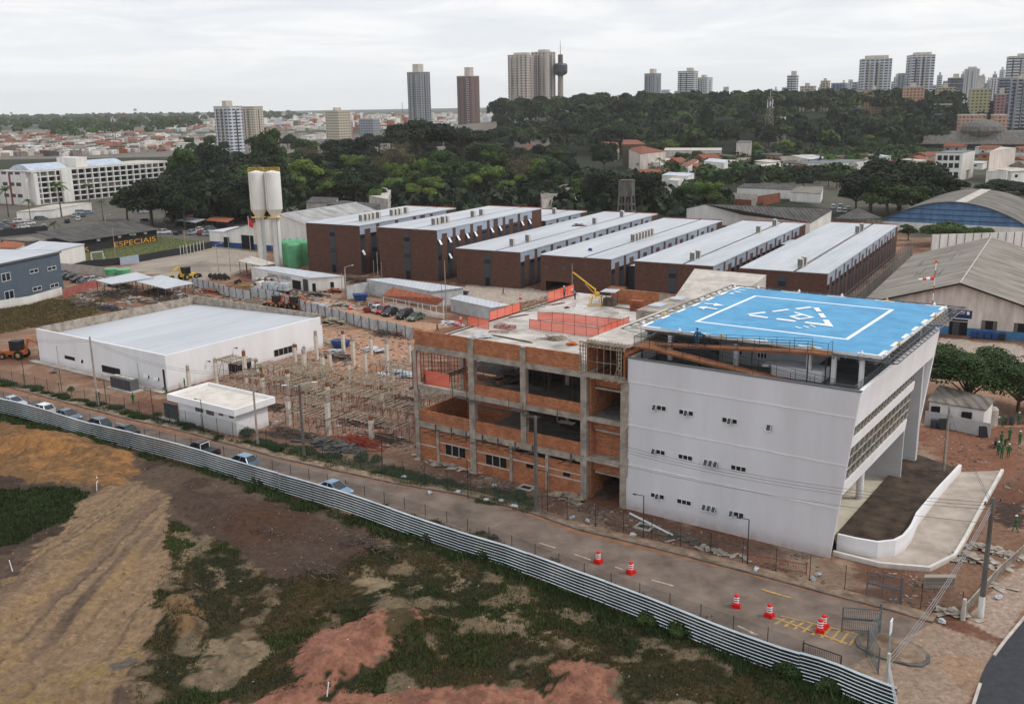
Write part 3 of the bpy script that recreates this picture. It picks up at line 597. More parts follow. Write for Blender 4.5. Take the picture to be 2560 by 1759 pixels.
lamps = []
for i in range(6): lamps += [(-.7,5+i*4.9),(24.3,4.6+i*4.9)]
for i in range(5): lamps += [(2+i*5.2,30.5),(4+i*4.6,3.95)]
for x, y in lamps:
    mb = MB(); mb.lathe([(.10,-.1),(.10,.08),(.2,.1),(.2,.15),(.08,.17),(.08,.32),(.03,.38)],(x,y,DZ),8); mb.build('edge_light', 'yellow' if (x+y) % 3 < .8 else 'mark', hb)
# access ramp
def plank(name, a, b, w_, th, m, par):
    a = Vector(a); b = Vector(b); d = (b-a).normalized(); s = Vector((-d.y, d.x, 0)).normalized()*w_; up_ = Vector((0,0,-th)); mb = MB()
    mb.hexa([a+up_, b+up_, b+s+up_, a+s+up_], [a, b, b+s, a+s]); return mb.build(name, m, par)
def rail(pts, par, h=1.05, n=4, post=1.8, m='black', r=.025):
    mb = MB()
    for a, b in zip(pts[:-1], pts[1:]):
        a = Vector(a); b = Vector(b)
        for k in range(n): mb.tube(a+Vector((0,0,h*(k+1)/n)), b+Vector((0,0,h*(k+1)/n)), r if k == n-1 else r*.7, n=4)
        q = max(1, round((b-a).length/post))
        for k in range(q+1): p = a.lerp(b, k/q); mb.tube(p, p+Vector((0,0,h)), r*1.1, n=4)
    return mb.build('railing', m, par)
rp = MB().build('access_ramp', 'rust', hb)
plank('lower_flight',(2.2,.75,17.65),(20.6,.75,15.75),1.35,.22,'rust',rp); plank('landing',(.45,.75,17.65),(2.2,.75,17.65),3.1,.2,'rust',rp)
plank('upper_flight',(2.2,2.5,17.65),(17.8,2.5,18.9),1.35,.22,'rust',rp); plank('top_landing',(17.8,2.5,18.9),(19.7,2.5,18.9),1.55,.2,'rust',rp)
rail([(2.2,.78,17.65),(20.6,.78,15.75)],rp); rail([(2.2,2.08,17.65),(20.6,2.08,15.75)],rp); rail([(.48,3.8,17.65),(.48,.78,17.65),(2.2,.78,17.65)],rp)
rail([(2.2,2.53,17.65),(17.8,2.53,18.9),(19.7,2.53,18.9),(19.7,3.9,18.9)],rp); rail([(2.2,3.85,17.65),(17.8,3.85,18.9)],rp)
for x, z in ((.5,17.5),(2.2,17.5),(7,17.9),(12.4,18.3),(17.9,18.7),(19.6,18.7)): mb = MB(); mb.bar((x,2.5,TZ),(x,2.5,z),.1); mb.build('ramp_post', 'black', rp)
rail([(20.6,.6,TZ),(22.9,.6,TZ),(22.9,12,TZ),(22.9,26,TZ)],hb,h=1.3,n=5,m='steelg',r=.03)
# entrance-side driveway walls: planter soil, curved retaining wall, ramped drive
inn = [tuple(FH.on(*p_,h=h_)[:2]) for p_,h_ in ((('m',1795,930),1.2),(('m',1620,1115),1.4),(('m',1440,1330),1.6),(('m',1400,1420),1.7),(('r',1375,135),1.8),(('r',1325,192),1.85),(('r',1250,230),1.9),(('r',1110,245),1.9),(('r',930,215),1.9),(('r',780,180),1.9))]
outr = [(31.3,32.4),(31.4,20),(31.6,8.1),(31.5,5.2),(30.9,3.2),(29.9,2.0),(28.1,1.0),(25,.66),(21.9,.9)]
mb = MB(); 
def wallline(mb, pl, z0, z1, t):
    ins = offset(pl, t/2); ou = offset(pl, -t/2)
    for i in range(len(pl)-1):
        za = z1(i) if callable(z1) else z1; zb = z1(i+1) if callable(z1) else z1
        mb.hexa([(*ou[i],z0),(*ou[i+1],z0),(*ins[i+1],z0),(*ins[i],z0)], [(*ou[i],za),(*ou[i+1],zb),(*ins[i+1],zb),(*ins[i],za)])
dr = thing('entrance_drive', 'curved concrete drive with low white walls wrapping the right front corner of the white block', 'driveway', FH.wld(0,0), FH.az)
zi = [1.2,1.4,1.6,1.7,1.8,1.85,1.9,1.9,1.9,1.9]; outr = resample(outr,10)
wallline(mb, inn, -.2, lambda i: zi[i], .3); mb.build('inner_wall', 'white', dr)
mb = MB(); wallline(mb, outr, -.2, .45, .32); mb.build('outer_wall', 'white2', dr)
mb = MB()
for i in range(9): mb.quad((*outr[i],.28),(*outr[i+1],.28),(*inn[i+1],.28),(*inn[i],.28))
mb.build('drive_surface', mat('drive_concrete', (184,172,162), (150,138,126), scale=.4, rough=.9, detail=9), dr)
soil = MB(); pl = [(21.1,3.6)]+[(x-.1,y+.1) for x,y in inn[::-1]]+[(21.1,32.3)]
soil.quad(*[(x,y,.62) for x,y in pl]); soil.build('planting_bed', mat('dark_wet_soil', (92,78,66), (48,38,32), scale=.5, rough=.9, bump=.5, bscale=3, detail=10), dr)
# ================================================================ UNFINISHED BRICK BUILDING
ub = thing('unfinished_building', 'unfinished orange hollow brick block with a raw concrete frame left of the white block', 'building', FH.wld(0,0), FH.az)
def ubx(name, m, *boxes):
    mb = MB()
    for b in boxes: mb.box(*b)
    return mb.build(name, m, ub)
for u, w_, z0, z1 in ((-28.8,.6,-.1,13.65),(-20.45,.8,-.1,16.12),(-13.2,.72,4.9,16.0),(-5.4,.75,-.1,14.2),(-.55,.7,-.1,14.0),(-25.55,.35,-.1,4.1),(-14.85,.35,-.1,4.1),(-9.95,.35,-.1,4.1)):
    ubx('column', 'conc', (u,u+w_,-.12,.5,z0,z1))
for v in (9,18,27,36):
    for u in (-28.8,-20.3,-13,-5.2): ubx('column', 'conc', (u,u+.5,v,v+.5,-.1,13.99))
for z0, z1 in ((13.65,14.32),(8.88,9.5),(4.15,4.88)): ubx('beam', 'conc', (-28.6,-4.6,-.06,.42,z0,z1), (-28.6,-28.2,.43,37,z0,z1-.01))
for q_ in ((-4.6,-.3,-.05,.4,9.0,9.45),(-4.6,-.3,-.05,.4,4.45,4.95),(-4.1,-.3,.8,1.1,12.42,12.6),(-4.1,-.3,.8,1.1,7.75,7.95),(-4.1,-.3,.8,1.1,2.95,3.13)): ubx('beam', 'conc', q_)
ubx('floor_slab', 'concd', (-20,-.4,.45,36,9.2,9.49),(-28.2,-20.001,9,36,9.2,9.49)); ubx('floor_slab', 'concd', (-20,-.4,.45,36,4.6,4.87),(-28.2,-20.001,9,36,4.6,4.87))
rs = ubx('roof_slab', 'slab', (-28.9,-4.7,5.2,38,14.0,14.31),(-19.9,-4.7,.45,5.199,14.0,14.31))
for a, b in ((-28.5,-20.46),(-19.64,-13.21),(-12.47,-5.42)): ubx('brick_parapet', 'brick', (a,b,.02,.2,14.33,16.12))
for a, b in ((-19.64,-13.21),(-12.47,-5.42)): ubx('brick_spandrel', 'brick', (a,b,.02,.2,9.51,10.75))
for a, b in ((-28.2,-20.46),(-19.64,-13.21),(-12.47,-5.42)): ubx('brick_spandrel', 'brick', (a,b,.02,.2,4.89,6.33))
def holed(a, b, z0, z1, holes, v0=.04, v1=.24):
    xs = sorted({a, b, *[h[0] for h in holes], *[h[1] for h in holes]}); bs = []
    for x0, x1 in zip(xs[:-1], xs[1:]):
        hs = [h for h in holes if h[0] < (x0+x1)/2 < h[1]]
        if not hs: bs.append((x0,x1,v0,v1,z0,z1))
        else: bs += [(x0,x1,v0,v1,z0,hs[0][2]),(x0,x1,v0,v1,hs[0][3],z1)]
    return bs
GH = [(-24.4,-21.3,1.34,2.6),(-18.4,-15.35,1.3,2.5),(-12.7,-11.65,2.0,2.5),(-7.75,-6.8,2.02,2.5)]
ubx('ground_floor_wall', 'brick', *holed(-28.2,-20.5,-.1,3.98,GH[:1]), *holed(-19.6,-14.86,-.1,3.85,[GH[1]]), *holed(-14.5,-9.96,-.1,3.55,[GH[2]]), *holed(-9.6,-5.42,-.1,3.75,[GH[3]]))
ubx('lintel_band', 'concl', (-28.2,-25.56,.0,.039,1.85,2.0),(-25.2,-20.46,0,.039,2.61,2.76),(-19.64,-14.86,0,.039,2.55,2.7),(-25.2,-20.46,0,.039,1.2,1.33),(-19.64,-14.86,0,.039,1.15,1.28),(-14.5,-9.96,0,.039,2.55,2.7),(-9.6,-5.42,0,.039,2.55,2.68),(-9.6,-5.42,0,.039,1.8,1.95))
for h in GH[:2]:
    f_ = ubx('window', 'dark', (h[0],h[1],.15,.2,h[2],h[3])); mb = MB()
    for k in range(4): x = h[0]+(h[1]-h[0])*k/3; mb.box(x-.04,x+.04,.08,.14,h[2],h[3])
    mb.build('frame', 'concl', f_)
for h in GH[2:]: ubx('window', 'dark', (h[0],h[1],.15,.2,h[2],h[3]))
# inner cross walls, dim behind the openings
ubx('inner_wall', 'brick', (-28.2,-20.0,9.01,9.2,-.1,8.87),(-20.2,-20.0,9.21,30,4.9,8.87),(-5.3,-5.1,.6,30,-.1,13.9),(-20,-.4,30,30.2,-.1,13.9),(-28.0,-27.8,.45,8.9,-.1,6.3))
# recess bay of the stair tower
ubx('recess_brick', 'brick', (-4.6,-.5,1.4,1.6,12.6,13.95),(-4.6,-.5,1.0,1.2,7.96,8.98),(-4.6,-.5,1.4,1.6,4.96,7.7),(-4.6,-.5,1.0,1.2,3.14,4.44),(-4.6,-4.4,.42,5,9.5,13.9),(-4.6,-4.4,.42,5,0,9))
ubx('stair_slab', 'conc', (-4.6,-.5,.41,10,9.2,9.42),(-4.6,-.5,.41,10,4.6,4.94))
ubx('stair_tower_wall', 'brick', (-4.9,-4.7,.3,10,14.32,17.5),(-.5,-.3,.3,10,14.1,17.5),(-4.6,-.5,9.8,10,14.32,17.5))
ubx('stair_tower_roof', 'concl', (-4.9,.1,.3,18.8,17.5,17.8)); ubx('tower_lip', 'conc', (-4.9,-.2,-.5,.4,13.95,14.31))
mb = MB()   # timber formwork round the tower opening
for u in (-5.35,-5.0,-4.7): mb.bar((u,-.25,14.2),(u,-.25,17.7),.09)
for u in (-.75,-.45): mb.bar((u,-.25,14.2),(u,-.25,17.7),.09)
for k in range(9): z = 14.4+k*.4; mb.bar((-5.5,-.32,z),(-4.6,-.32,z),.07); mb.bar((-.85,-.32,z),(-.35,-.32,z),.07)
for k in range(13): u = -4.9+k*.4; mb.bar((u,-.5,17.3),(u+.2,.4,17.9),.06); mb.bar((u,-.5,17.3),(u,-.35,17.75),.05)
mb.bar((-5.3,-.5,17.3),(.1,-.5,17.3),.08); mb.bar((-5.3,-.55,17.75),(.1,-.55,17.75),.07); mb.bar((-4.3,-.1,15.6),(-.8,-.1,15.7),.05)
for u in (-3.6,-2.8,-2.0,-1.3): mb.bar((u,.3,14.3),(u,.3,17.4),.05)
mb.bar((-1.3,-.6,14.0),(-.5,-.4,16.0),.08); mb.bar((-.9,-.6,14.0),(-.3,-.4,15.6),.07)
for k in range(6): mb.bar((-4.5+k*.8,-.9,14.02-.05*(k % 2)),(-3.6+k*.8,.2,14.1),.1)
mb.build('formwork', 'wood', ub)
def rough(name, u0, u1, v0, v1, z0, z1, n, m):
    mb = MB(); zs = np.linspace(z0, z1, n)
    for i in range(n-1):
        j = [random.uniform(-.05,.05) for _ in range(4)]
        mb.box(u0+j[0],u1+j[1],v0+j[2],v1,zs[i]-.01,zs[i+1])
    return mb.build(name, m, ub)
rough('rough_joint', -.32,.33,-.1,.5,3.6,13.9,26,'conc')
# brackets along the first beam
for u in (-25.6,-23.2,-21.0,-18.6,-16.4,-14,-11.6,-6.6):
    mb = MB(); mb.bar((u,-.15,3.7),(u,-.15,4.9),.1); mb.bar((u-.3,-1.5,4.05),(u,-.15,3.45),.08); mb.bar((u-.9,-1.3,4.0),(u+.6,-.2,4.35),.12); mb.build('platform_bracket', 'woodd', ub)
for u, z in ((-22.3,9.3),(-20.2,9.1),(-14.3,9.1),(-12.4,8.7),(-7.9,8.8)):
    mb = MB(); mb.bar((u,-.8,z-.3),(u,-.8,z+1.2),.06); mb.bar((u,-.8,z-.3),(u+1.6,-.7,z-.3),.06); mb.box(u+.2,u+2.0,-1.0,-.25,z-.28,z-.2); mb.build('platform_bracket', 'woodd', ub)
# props on the floors inside
for z0, z1, L in ((9.5,13.9,[(-19+i*1.45+random.uniform(-.3,.3), 3+random.uniform(0,14)) for i in range(30)]),(4.9,9.1,[(-19+i*1.8, 4+random.uniform(0,10)) for i in range(9)])):
    for u, v in L:
        u = -19+(u+19) % 13.2
        mb = MB(); mb.tube((u,v,z0),(u,v,z1),.045,n=5); mb.box(u-.12,u+.12,v-.12,v+.12,z1-.05,z1); mb.build('prop', 'woodd', ub)
def heap(name, label, cat, c, rx, ry, n, L, m, az=0, w_=.08, hgt=.8, group=None, flatness=.15, sheet=False):
    """a pile of long scraps lying over each other"""
    mb = MB()
    for k in range(n):
        t = random.gauss(0, .5) if not sheet else random.uniform(0, pi); x = random.gauss(0, rx*.5); y = random.gauss(0, ry*.5)
        zc = max(.04, hgt*max(0, 1-(x/rx)**2-(y/ry)**2)*random.random()); l = L*random.uniform(.5, 1.1)/2; t2 = random.uniform(-flatness, flatness)
        d = Vector((cos(t)*l, sin(t)*l, t2*l)); p = Vector((x, y, zc+abs(d.z)))
        if sheet:
            s = Vector((-sin(t), cos(t), random.uniform(-.2,.2)))*random.uniform(.3,.6); u_ = Vector((0,0,.04))
            mb.hexa([p-d-s, p+d-s, p+d+s, p-d+s], [p-d-s+u_, p+d-s+u_, p+d+s+u_, p-d+s+u_])
        else: mb.bar(p-d, p+d, w_*random.uniform(.6,1.3))
    o = mb.build(name, m); o.location = c; o.rotation_euler = (0,0,radians(az)); return tag(o, label, cat, group)
def hw(u, v, z=0): return FH.wld(u, v, z)
def hp(z, a, b, h=0): q = FH.on(z, a, b, h=h); return FH.wld(q[0], q[1], h)
heap('scrap_pile','heap of loose boards and wet sheeting on the third floor of the unfinished block','debris', hw(-19,8,9.5),3.6,1.6,70,3.2,['woodd','galv'],20,hgt=.9,sheet=True)
heap('timber_pile','long timbers stacked at the left edge of the brick block floor behind the second bay','timber', hw(-16,10,9.5),2.4,1.4,50,3.0,'woodd',60,hgt=.7)
# --- on the roof slab
MT['netor'] = None
def netmat(name, c, a):
    m, t, b = newmat(name); N_, L_ = t.nodes, t.links
    tr = N_.new('ShaderNodeBsdfTransparent'); mx = N_.new('ShaderNodeMixShader'); mx.inputs[0].default_value = a
    b.inputs['Base Color'].default_value = lin(c); b.inputs['Roughness'].default_value = .9; o = [n for n in N_ if n.type == 'OUTPUT_MATERIAL'][0]
    L_.new(tr.outputs[0], mx.inputs[1]); L_.new(b.outputs[0], mx.inputs[2]); L_.new(mx.outputs[0], o.inputs[0]); return m
MT['netor'] = netmat('orange_safety_net', (240,120,96), .8); MT['netwire'] = netmat('wire_mesh', (90,98,96), .22)
MT['redframe'] = flat('red_brown_frame', (150,70,52), rough=.8)
def barrier(label, pts, h=1.25, step=1.6, group='orange safety nets'):
    o = thing('safety_net', label, 'safety net', pts[0], 0, group); o0 = Vector(pts[0]); L = [Vector(p)-o0 for p in pts]
    for a, b in zip(L[:-1], L[1:]):
        mb = MB(); mb.quad(a+Vector((0,0,.05)), b+Vector((0,0,.05)), b+Vector((0,0,h)), a+Vector((0,0,h))); mb.build('net', 'netor', o)
        mb = MB(); mb.tube(a+Vector((0,0,h)), b+Vector((0,0,h)), .035, n=4); mb.tube(a+Vector((0,0,.08)), b+Vector((0,0,.08)), .03, n=4)
        k = max(1, round((b-a).length/step))
        for i in range(k+1): p = a.lerp(b, i/k); mb.tube(p, p+Vector((0,0,h+.15)), .035, n=4)
        mb.build('frame', 'redframe', o)
    return o
Z4 = 14.32
q1 = [hp('g',410,1135,Z4),hp('g',980,1205,Z4),hp('g',1235,1105,Z4)]; q2 = [hp('g',600,1075,Z4),hp('g',1165,1130,Z4)]
barrier('orange safety net along the near side of the roof opening', [hp('g',410,1135,Z4),hp('g',980,1210,Z4)]); barrier('orange safety net at the helideck end of the roof opening', [hp('g',985,1210,Z4),hp('g',1235,1115,Z4)])
barrier('orange safety net along the far side of the roof opening', [hp('g',600,1075,Z4),hp('g',1165,1135,Z4)]); barrier('orange safety net at the far left end of the roof opening', [hp('g',480,1065,Z4),hp('g',600,1070,Z4)],h=1.1)
barrier('short orange net on the left edge of the slab near the waste bags', [hp('f',1890,1110,Z4),hp('f',2065,1140,Z4)],h=1.3); barrier('long orange net running back along the left edge of the slab', [hw(-28.4,15,Z4),hw(-28.4,22,Z4)],h=1.3,group='orange safety nets')
barrier('leaning orange net at the far left corner of the slab', [hw(-28.4,29,Z4),hw(-28.4,36,Z4)],h=1.6); 
mb = MB()
for i in range(5): mb.bar((0,i*1.6,0),(0,i*1.6,1.3),.06)
for z in (.25,.7,1.2): mb.bar((0,0,z),(0,6.8,z),.06)
for i in range(4): mb.bar((0,i*1.6,.1),(.4,i*1.6+1.4,1.2),.06); mb.bar((.5,i*1.6,.05),(1.2,i*1.7+.6,.08),.09)
o = mb.build('timber_guardrail','wood'); o.location = hw(-28.4,22.5,Z4); o.rotation_euler = (0,0,radians(FH.az)); tag(o,'leaning timber guardrail between two orange nets on the slab edge','guardrail')
ubx('back_parapet', 'brick', (-21,-9.0,34.0,34.2,14.33,16.4)); ubx('back_parapet_render', 'conc', (-13.4,-11.6,33.94,33.99,14.33,16.3))
ubx('plant_room', 'conc', (-9.0,-1,19,29,14.32,17.2)); 
mb = MB(); mb.hexa([(-8.8,29.1,14.4),(-1,29.1,14.4),(-1,41,14.4),(-11.5,41,14.4)],[(-8.8,29.1,17.0),(-1,29.1,17.0),(-1,41,18.9),(-11.5,41,18.9)]); mb.build('sloped_canopy','concl',ub)
for c in ((-8.6,-6.9,21.2,23.4),(-8.2,-6.6,26.4,28.3)): ubx('roof_hatch', 'roofw', (c[0],c[1],c[2],c[3],17.21,17.42))
def frame_stack(label, c, az, n=3, L=2.4, W=1.0):
    mb = MB()
    for k in range(n):
        z = k*.14; dx_ = random.uniform(-.1,.1)
        for y in (0, W): mb.bar((dx_,y,z+.05),(L+dx_,y,z+.05),.06)
        for x in (0, L/3, 2*L/3, L): mb.bar((x+dx_,0,z+.05),(x+dx_,W,z+.05),.05)
    o = mb.build('frame_pile','redframe'); o.location = c; o.rotation_euler = (0,0,radians(az)); return tag(o,label,'scaffold frame')
frame_stack('red scaffold frames lying flat on the slab near its left edge', hp('g',115,1125,Z4),-35,3,2.6,1.3); frame_stack('single red scaffold frame lying behind the brick parapet', hp('g',70,1165,Z4),-10,1,2.4,.8)
mb = MB(); 
for k in range(10): mb.box(0,1.7,0,1.1,k*.15,k*.15+.09)
o = mb.build('brick_pallet','tile'); o.location = hp('g',1240,985,Z4); o.rotation_euler=(0,0,radians(-35)); tag(o,'layered stack of red clay blocks beside the plant room on the slab','brick stack')
heap('timber_pile','small pile of planks lying behind the third brick parapet bay','timber', hp('g',640,1225,Z4),1.7,.7,26,2.2,'wood',-15,hgt=.35)
heap('orange_tarp','crumpled bright red plastic near the stair tower on the slab','tarp', hp('g',755,1265,Z4),.6,.3,8,.8,'orange',0,hgt=.2,sheet=True)
heap('roof_sheet','folded metal sheets lying behind the brick parapet joint','metal sheet', hp('f',2020,1200,Z4),.9,.5,7,1.6,'galv',-20,hgt=.3,sheet=True)
for i,(z,a,b,l,az) in enumerate((('g',600,940,2.4,40),('g',240,1045,3.2,35),('g',1110,960,2.6,-30),('g',100,1190,6.5,-42))):
    mb = MB(); mb.bar((0,0,.06),(l,0,.06),.1); mb.bar((.1,.2,.05),(l*.9,.25,.05),.09); o = mb.build('plank','woodd'); o.location = hp(z,a,b,Z4); o.rotation_euler=(0,0,radians(az)); tag(o,('dark plank pair lying near the yellow hoist','thin planks lying mid slab left of the orange nets','planks lying in front of the back brick wall','long dark beam lying just behind the front parapet')[i],'plank','planks on the slab')
mb = MB()
mt_ = mat('rain_puddle',(196,192,188),(150,140,132),scale=.8,rough=.12,spec=.8)
for c in ((700,915,880,985),(930,985,1150,1020),(690,950,750,965)):
    pts = []
    for k in range(14):
        t = 2*pi*k/14; r_ = .8+.35*random.random(); a = (c[0]+c[2])/2+(c[2]-c[0])/2*cos(t)*r_; b = (c[1]+c[3])/2+(c[3]-c[1])/2*sin(t)*r_; q = FH.on('g',a,b,h=Z4+.006); pts.append(tuple(q))
    pts = pts[::-1]; mb.quad(*pts)
mb.build('puddle',mt_,ub)
# yellow hoist
ho = thing('roof_hoist','yellow mini crane with a dark canopy standing on the unfinished slab','hoist', hp('g',960,940,Z4), -20)
mb = MB(); 
for x,y in ((-.9,-.7),(.9,-.7),(.9,.7),(-.9,.7)): mb.bar((x,y,0),(x*.6,y*.6,1.2),.09)
for z in (.1,1.2): mb.path([(-.9,-.7,z),(.9,-.7,z),(.9,.7,z),(-.9,.7,z),(-.9,-.7,z)],.05)
mb.build('base','yellow',ho); mb = MB(); mb.tube((0,0,1.2),(-.1,0,2.4),.12); mb.bar((0,0,2.2),(-3.4,.3,4.5),.16); mb.bar((0,0,1.5),(-1.6,.1,3.0),.08); mb.tube((.2,-.3,1.6),(.2,.3,1.6),.32,n=10); mb.build('boom','yellow',ho)
mb = MB(); mb.tube((-3.4,.3,4.5),(-2.6,.3,1.0),.015,n=4); mb.build('cable','black',ho)
sh = thing('tool_shelter','small dark shelter with a sagging roof beside the yellow hoist','shelter', hp('g',1010,945,Z4), -30); mb = MB()
for x,y in ((0,0),(1.8,0),(1.8,1.4),(0,1.4)): mb.bar((x,y,0),(x,y,2.0),.08)
mb.build('post','woodd',sh); mb = MB(); mb.hexa([(-.2,-.2,2.0),(2.1,-.2,2.05),(2.1,1.6,2.2),(-.2,1.6,2.1)],[(-.2,-.2,2.06),(2.1,-.2,2.11),(2.1,1.6,2.26),(-.2,1.6,2.16)]); mb.build('roof','galv',sh); mb = MB(); mb.box(.1,1.7,.2,1.3,.02,1.1); mb.build('bench','woodd',sh)
# ---------------------------------------------------------------- COLUMN YARD
MT['colc'] = mat('pale_cast_concrete', (216,208,196), (184,174,160), scale=1.2, rough=.9)
def colm(label, z, a, b, ta, tb, w_=.42, hmax=5.6):
    c = G(z, a, b); h = min(hmax, max(1.2, HT(z, ta, tb, c))); o = thing('concrete_column', label, 'column', (c[0],c[1],-.1), FH.az, 'bare concrete columns')
    mb = MB(); mb.box(-w_/2,w_/2,-w_/2,w_/2,0,h*.86); mb.build('shaft','colc',o)
    mb = MB(); mb.box(-w_*.4,w_*.4,-w_*.4,w_*.4,h*.86,h+.1)
    for x in (-.12,.12):
        for y in (-.12,.12): mb.tube((x,y,h),(x,y,h+.5),.012,n=3)
    mb.build('top', 'conc' if random.random() < .6 else 'rust', o); return o
CL = [('tallest column close to the far corner of the white hall',640,500,625,255),('column behind the blue bin',860,420,845,255),('column with a rusty top right of the blue bin',945,545,932,305),('far column nearest the lane hoarding',1090,455,1082,295),('tall column in the middle of the sand',1225,600,1218,318),('column beside the brick block far corner',1410,515,1408,345),
('column in front of the sand heap with a dark top',1045,650,1032,405),('column left of the sheet pile by the brick block',1265,680,1258,500),('thin column before the white hall window',460,530,455,365),('pale column by the white hall right end',540,550,540,385),('column standing left of the timber heap',540,660,525,405),('column in front of the dark sheet heap',750,585,745,425),('column with exposed bars beside the sheet heap',695,670,690,435),
('column at the head of the timber shoring',905,690,898,510),('left column behind the small white house',50,690,40,420),('column by the scaffold of the white hall door',140,600,130,490),('column left of the first shoring row',270,490,268,360),('column behind the double pole',195,790,190,610),('column between the first shoring rows',405,780,400,575),('near column left of the street lamp pole',410,1035,400,800),('column in the middle shoring row',630,820,625,640),
('column amid the dense shoring',855,805,845,640),('second near column right of the lamp pole',735,900,735,680),('near column on the front edge of the yard',740,1120,722,800),('front column nearest the brick block',1095,1170,1085,960),('column by the brick block shoring',1180,905,1172,705)]
for lb, a, b, ta, tb in CL: colm(lb, 'j', a, b, ta, tb, .5)
for lb, a, b, ta, tb in (('column against the right wall of the white hall',1580,480,1565,210),('pair column beside the white hall door',1800,380,1795,150),('column right of the white hall door',2040,320,2028,90)): colm(lb,'i',a,b,ta,tb)
# timber shoring decks: joists on props
def shoring(label, u0, v0, L, W, z, nj, group='timber shoring decks'):
    o = thing('timber_shoring', label, 'shoring', FH.wld(u0, v0, 0), FH.az, group)
    mb = MB()
    nj = int(nj*.72)
    for k in range(nj):
        x = L*k/(nj-1)+random.uniform(-.12,.12); mb.bar((x+random.uniform(-.1,.1),-.3-random.random()*.4,z+.1+random.uniform(-.05,.08)),(x+random.uniform(-.15,.15),W+.3+random.random()*.4,z+.1+random.uniform(-.05,.08)),.1)
    mb.build('joist','wood',o)
    mb = MB(); 
    for y in (.1, W-.1): mb.bar((-.4,y,z),(L+.4,y,z+random.uniform(-.05,.05)),.09)
    mb.bar((0,.1,z*.5),(L,.1,z*.45),.06); mb.build('bearer','wood',o)
    n = max(2, int(L/1.3))
    for k in range(n+1):
        for y in (.1, W-.1):
            mb = MB(); x = L*k/n; mb.tube((x,y,0),(x+random.uniform(-.05,.05),y,z),.038,n=4); 
            if random.random() < .5: mb.bar((x,y,.1),(x+1.2,y,z*.9),.045)
            mb.build('prop','redframe' if random.random() < .5 else 'woodd',o)
    return o
SH = [('slatted deck in front of the white hall door',-80,11,6,3,3.0,14),('shoring row running right from the hall door scaffold',-73,13,8,2.6,2.6,20),('third shoring row beyond the small white house',-72,8.5,7,2.4,2.2,16),('shoring between the pale columns left of the sand',-68.5,16,8,2.6,2.6,22),('shoring row left of the lamp pole',-64,9,9,2.4,2.6,22),('shoring behind the lamp pole',-63,12.5,9,2.4,2.4,22),('wide deck of loose joists in the centre of the yard',-60,17,9,3.0,2.2,26),('near shoring row right of the lamp pole',-54,3,9,2.6,2.6,22),('front shoring row along the pavement side',-52,-.2,9,2.4,2.3,18),
('dense slatted deck before the brick block',-52,9,9,3.2,2.8,26),('long slatted deck reaching the brick block at mid height',-49,13.5,11,3.0,3.0,28),('slatted deck touching the brick block corner column',-43,6.5,11,3.0,2.9,26),('front right shoring beside the brick block',-43,1.5,9.5,2.6,2.4,22),('shoring of the bay behind the brick block corner column',-40,11,9,3.2,3.4,22),('far right slatted deck behind the corner column',-37,15.5,9,3.2,3.6,22),('low shoring at the left of the yard',-70,4,6,2.2,1.9,12),('high slatted deck between the sand and the brick block',-57,22,8,2.4,3.1,22),('shoring row just behind the lamp pole row',-58,6.5,8,2.2,2.8,22),('shoring row in front of the timber heap',-66,12.2,7,2.2,3.0,20),('shoring crossing the yard centre',-52,12.5,7,2.0,3.3,20),('last shoring row against the brick block end wall',-34,6,5,3,3.2,14)]
for lb, u, v, L, W, z, nj in SH: shoring(lb, u, v, L, W, z, nj)
# scaffold on the left end of the brick block
sc_ = thing('scaffold_tower','tangle of red brown scaffold in the open left end of the brick block','scaffold', FH.wld(-28.6,.8,0), FH.az)
mb = MB()
for k in range(8):
    for z0 in (9.5,): mb.bar((.5+k*.9,.3+k*.5,z0),(.5+k*.9,.3+k*.5,13.4),.07)
for k in range(7): mb.bar((.2,.4,9.9+k*.5),(6.6,3.8,10.0+k*.5),.05)
for k in range(10): mb.bar((-.3,-.9,9.3+k*.45),(.4,.2,9.3+k*.45),.06)
for x,y in ((-.3,-.9),(.4,-.9),(.1,.2)): mb.bar((x,y,8.9),(x,y,13.5),.08)
mb.build('frame','redframe',sc_); mb = MB()
for k in range(9): mb.bar((.3+k*.5,1.4,9.0),(.3+k*.5,1.4,13.3),.06)
for k in range(4): mb.bar((.3,1.4,9.8+k),(5,1.4,9.9+k),.05)
for k in range(7): mb.bar((-.8-.2*(k % 3),-.9+k*.1,8.6),(.6,.6,9.3+.2*k),.09)
mb.build('timber','woodd',sc_); mb = MB(); mb.quad((.2,.5,8.95),(4.2,.5,8.95),(4.2,.5,10.9),(.2,.5,10.9)); mb.build('net','netor',sc_)
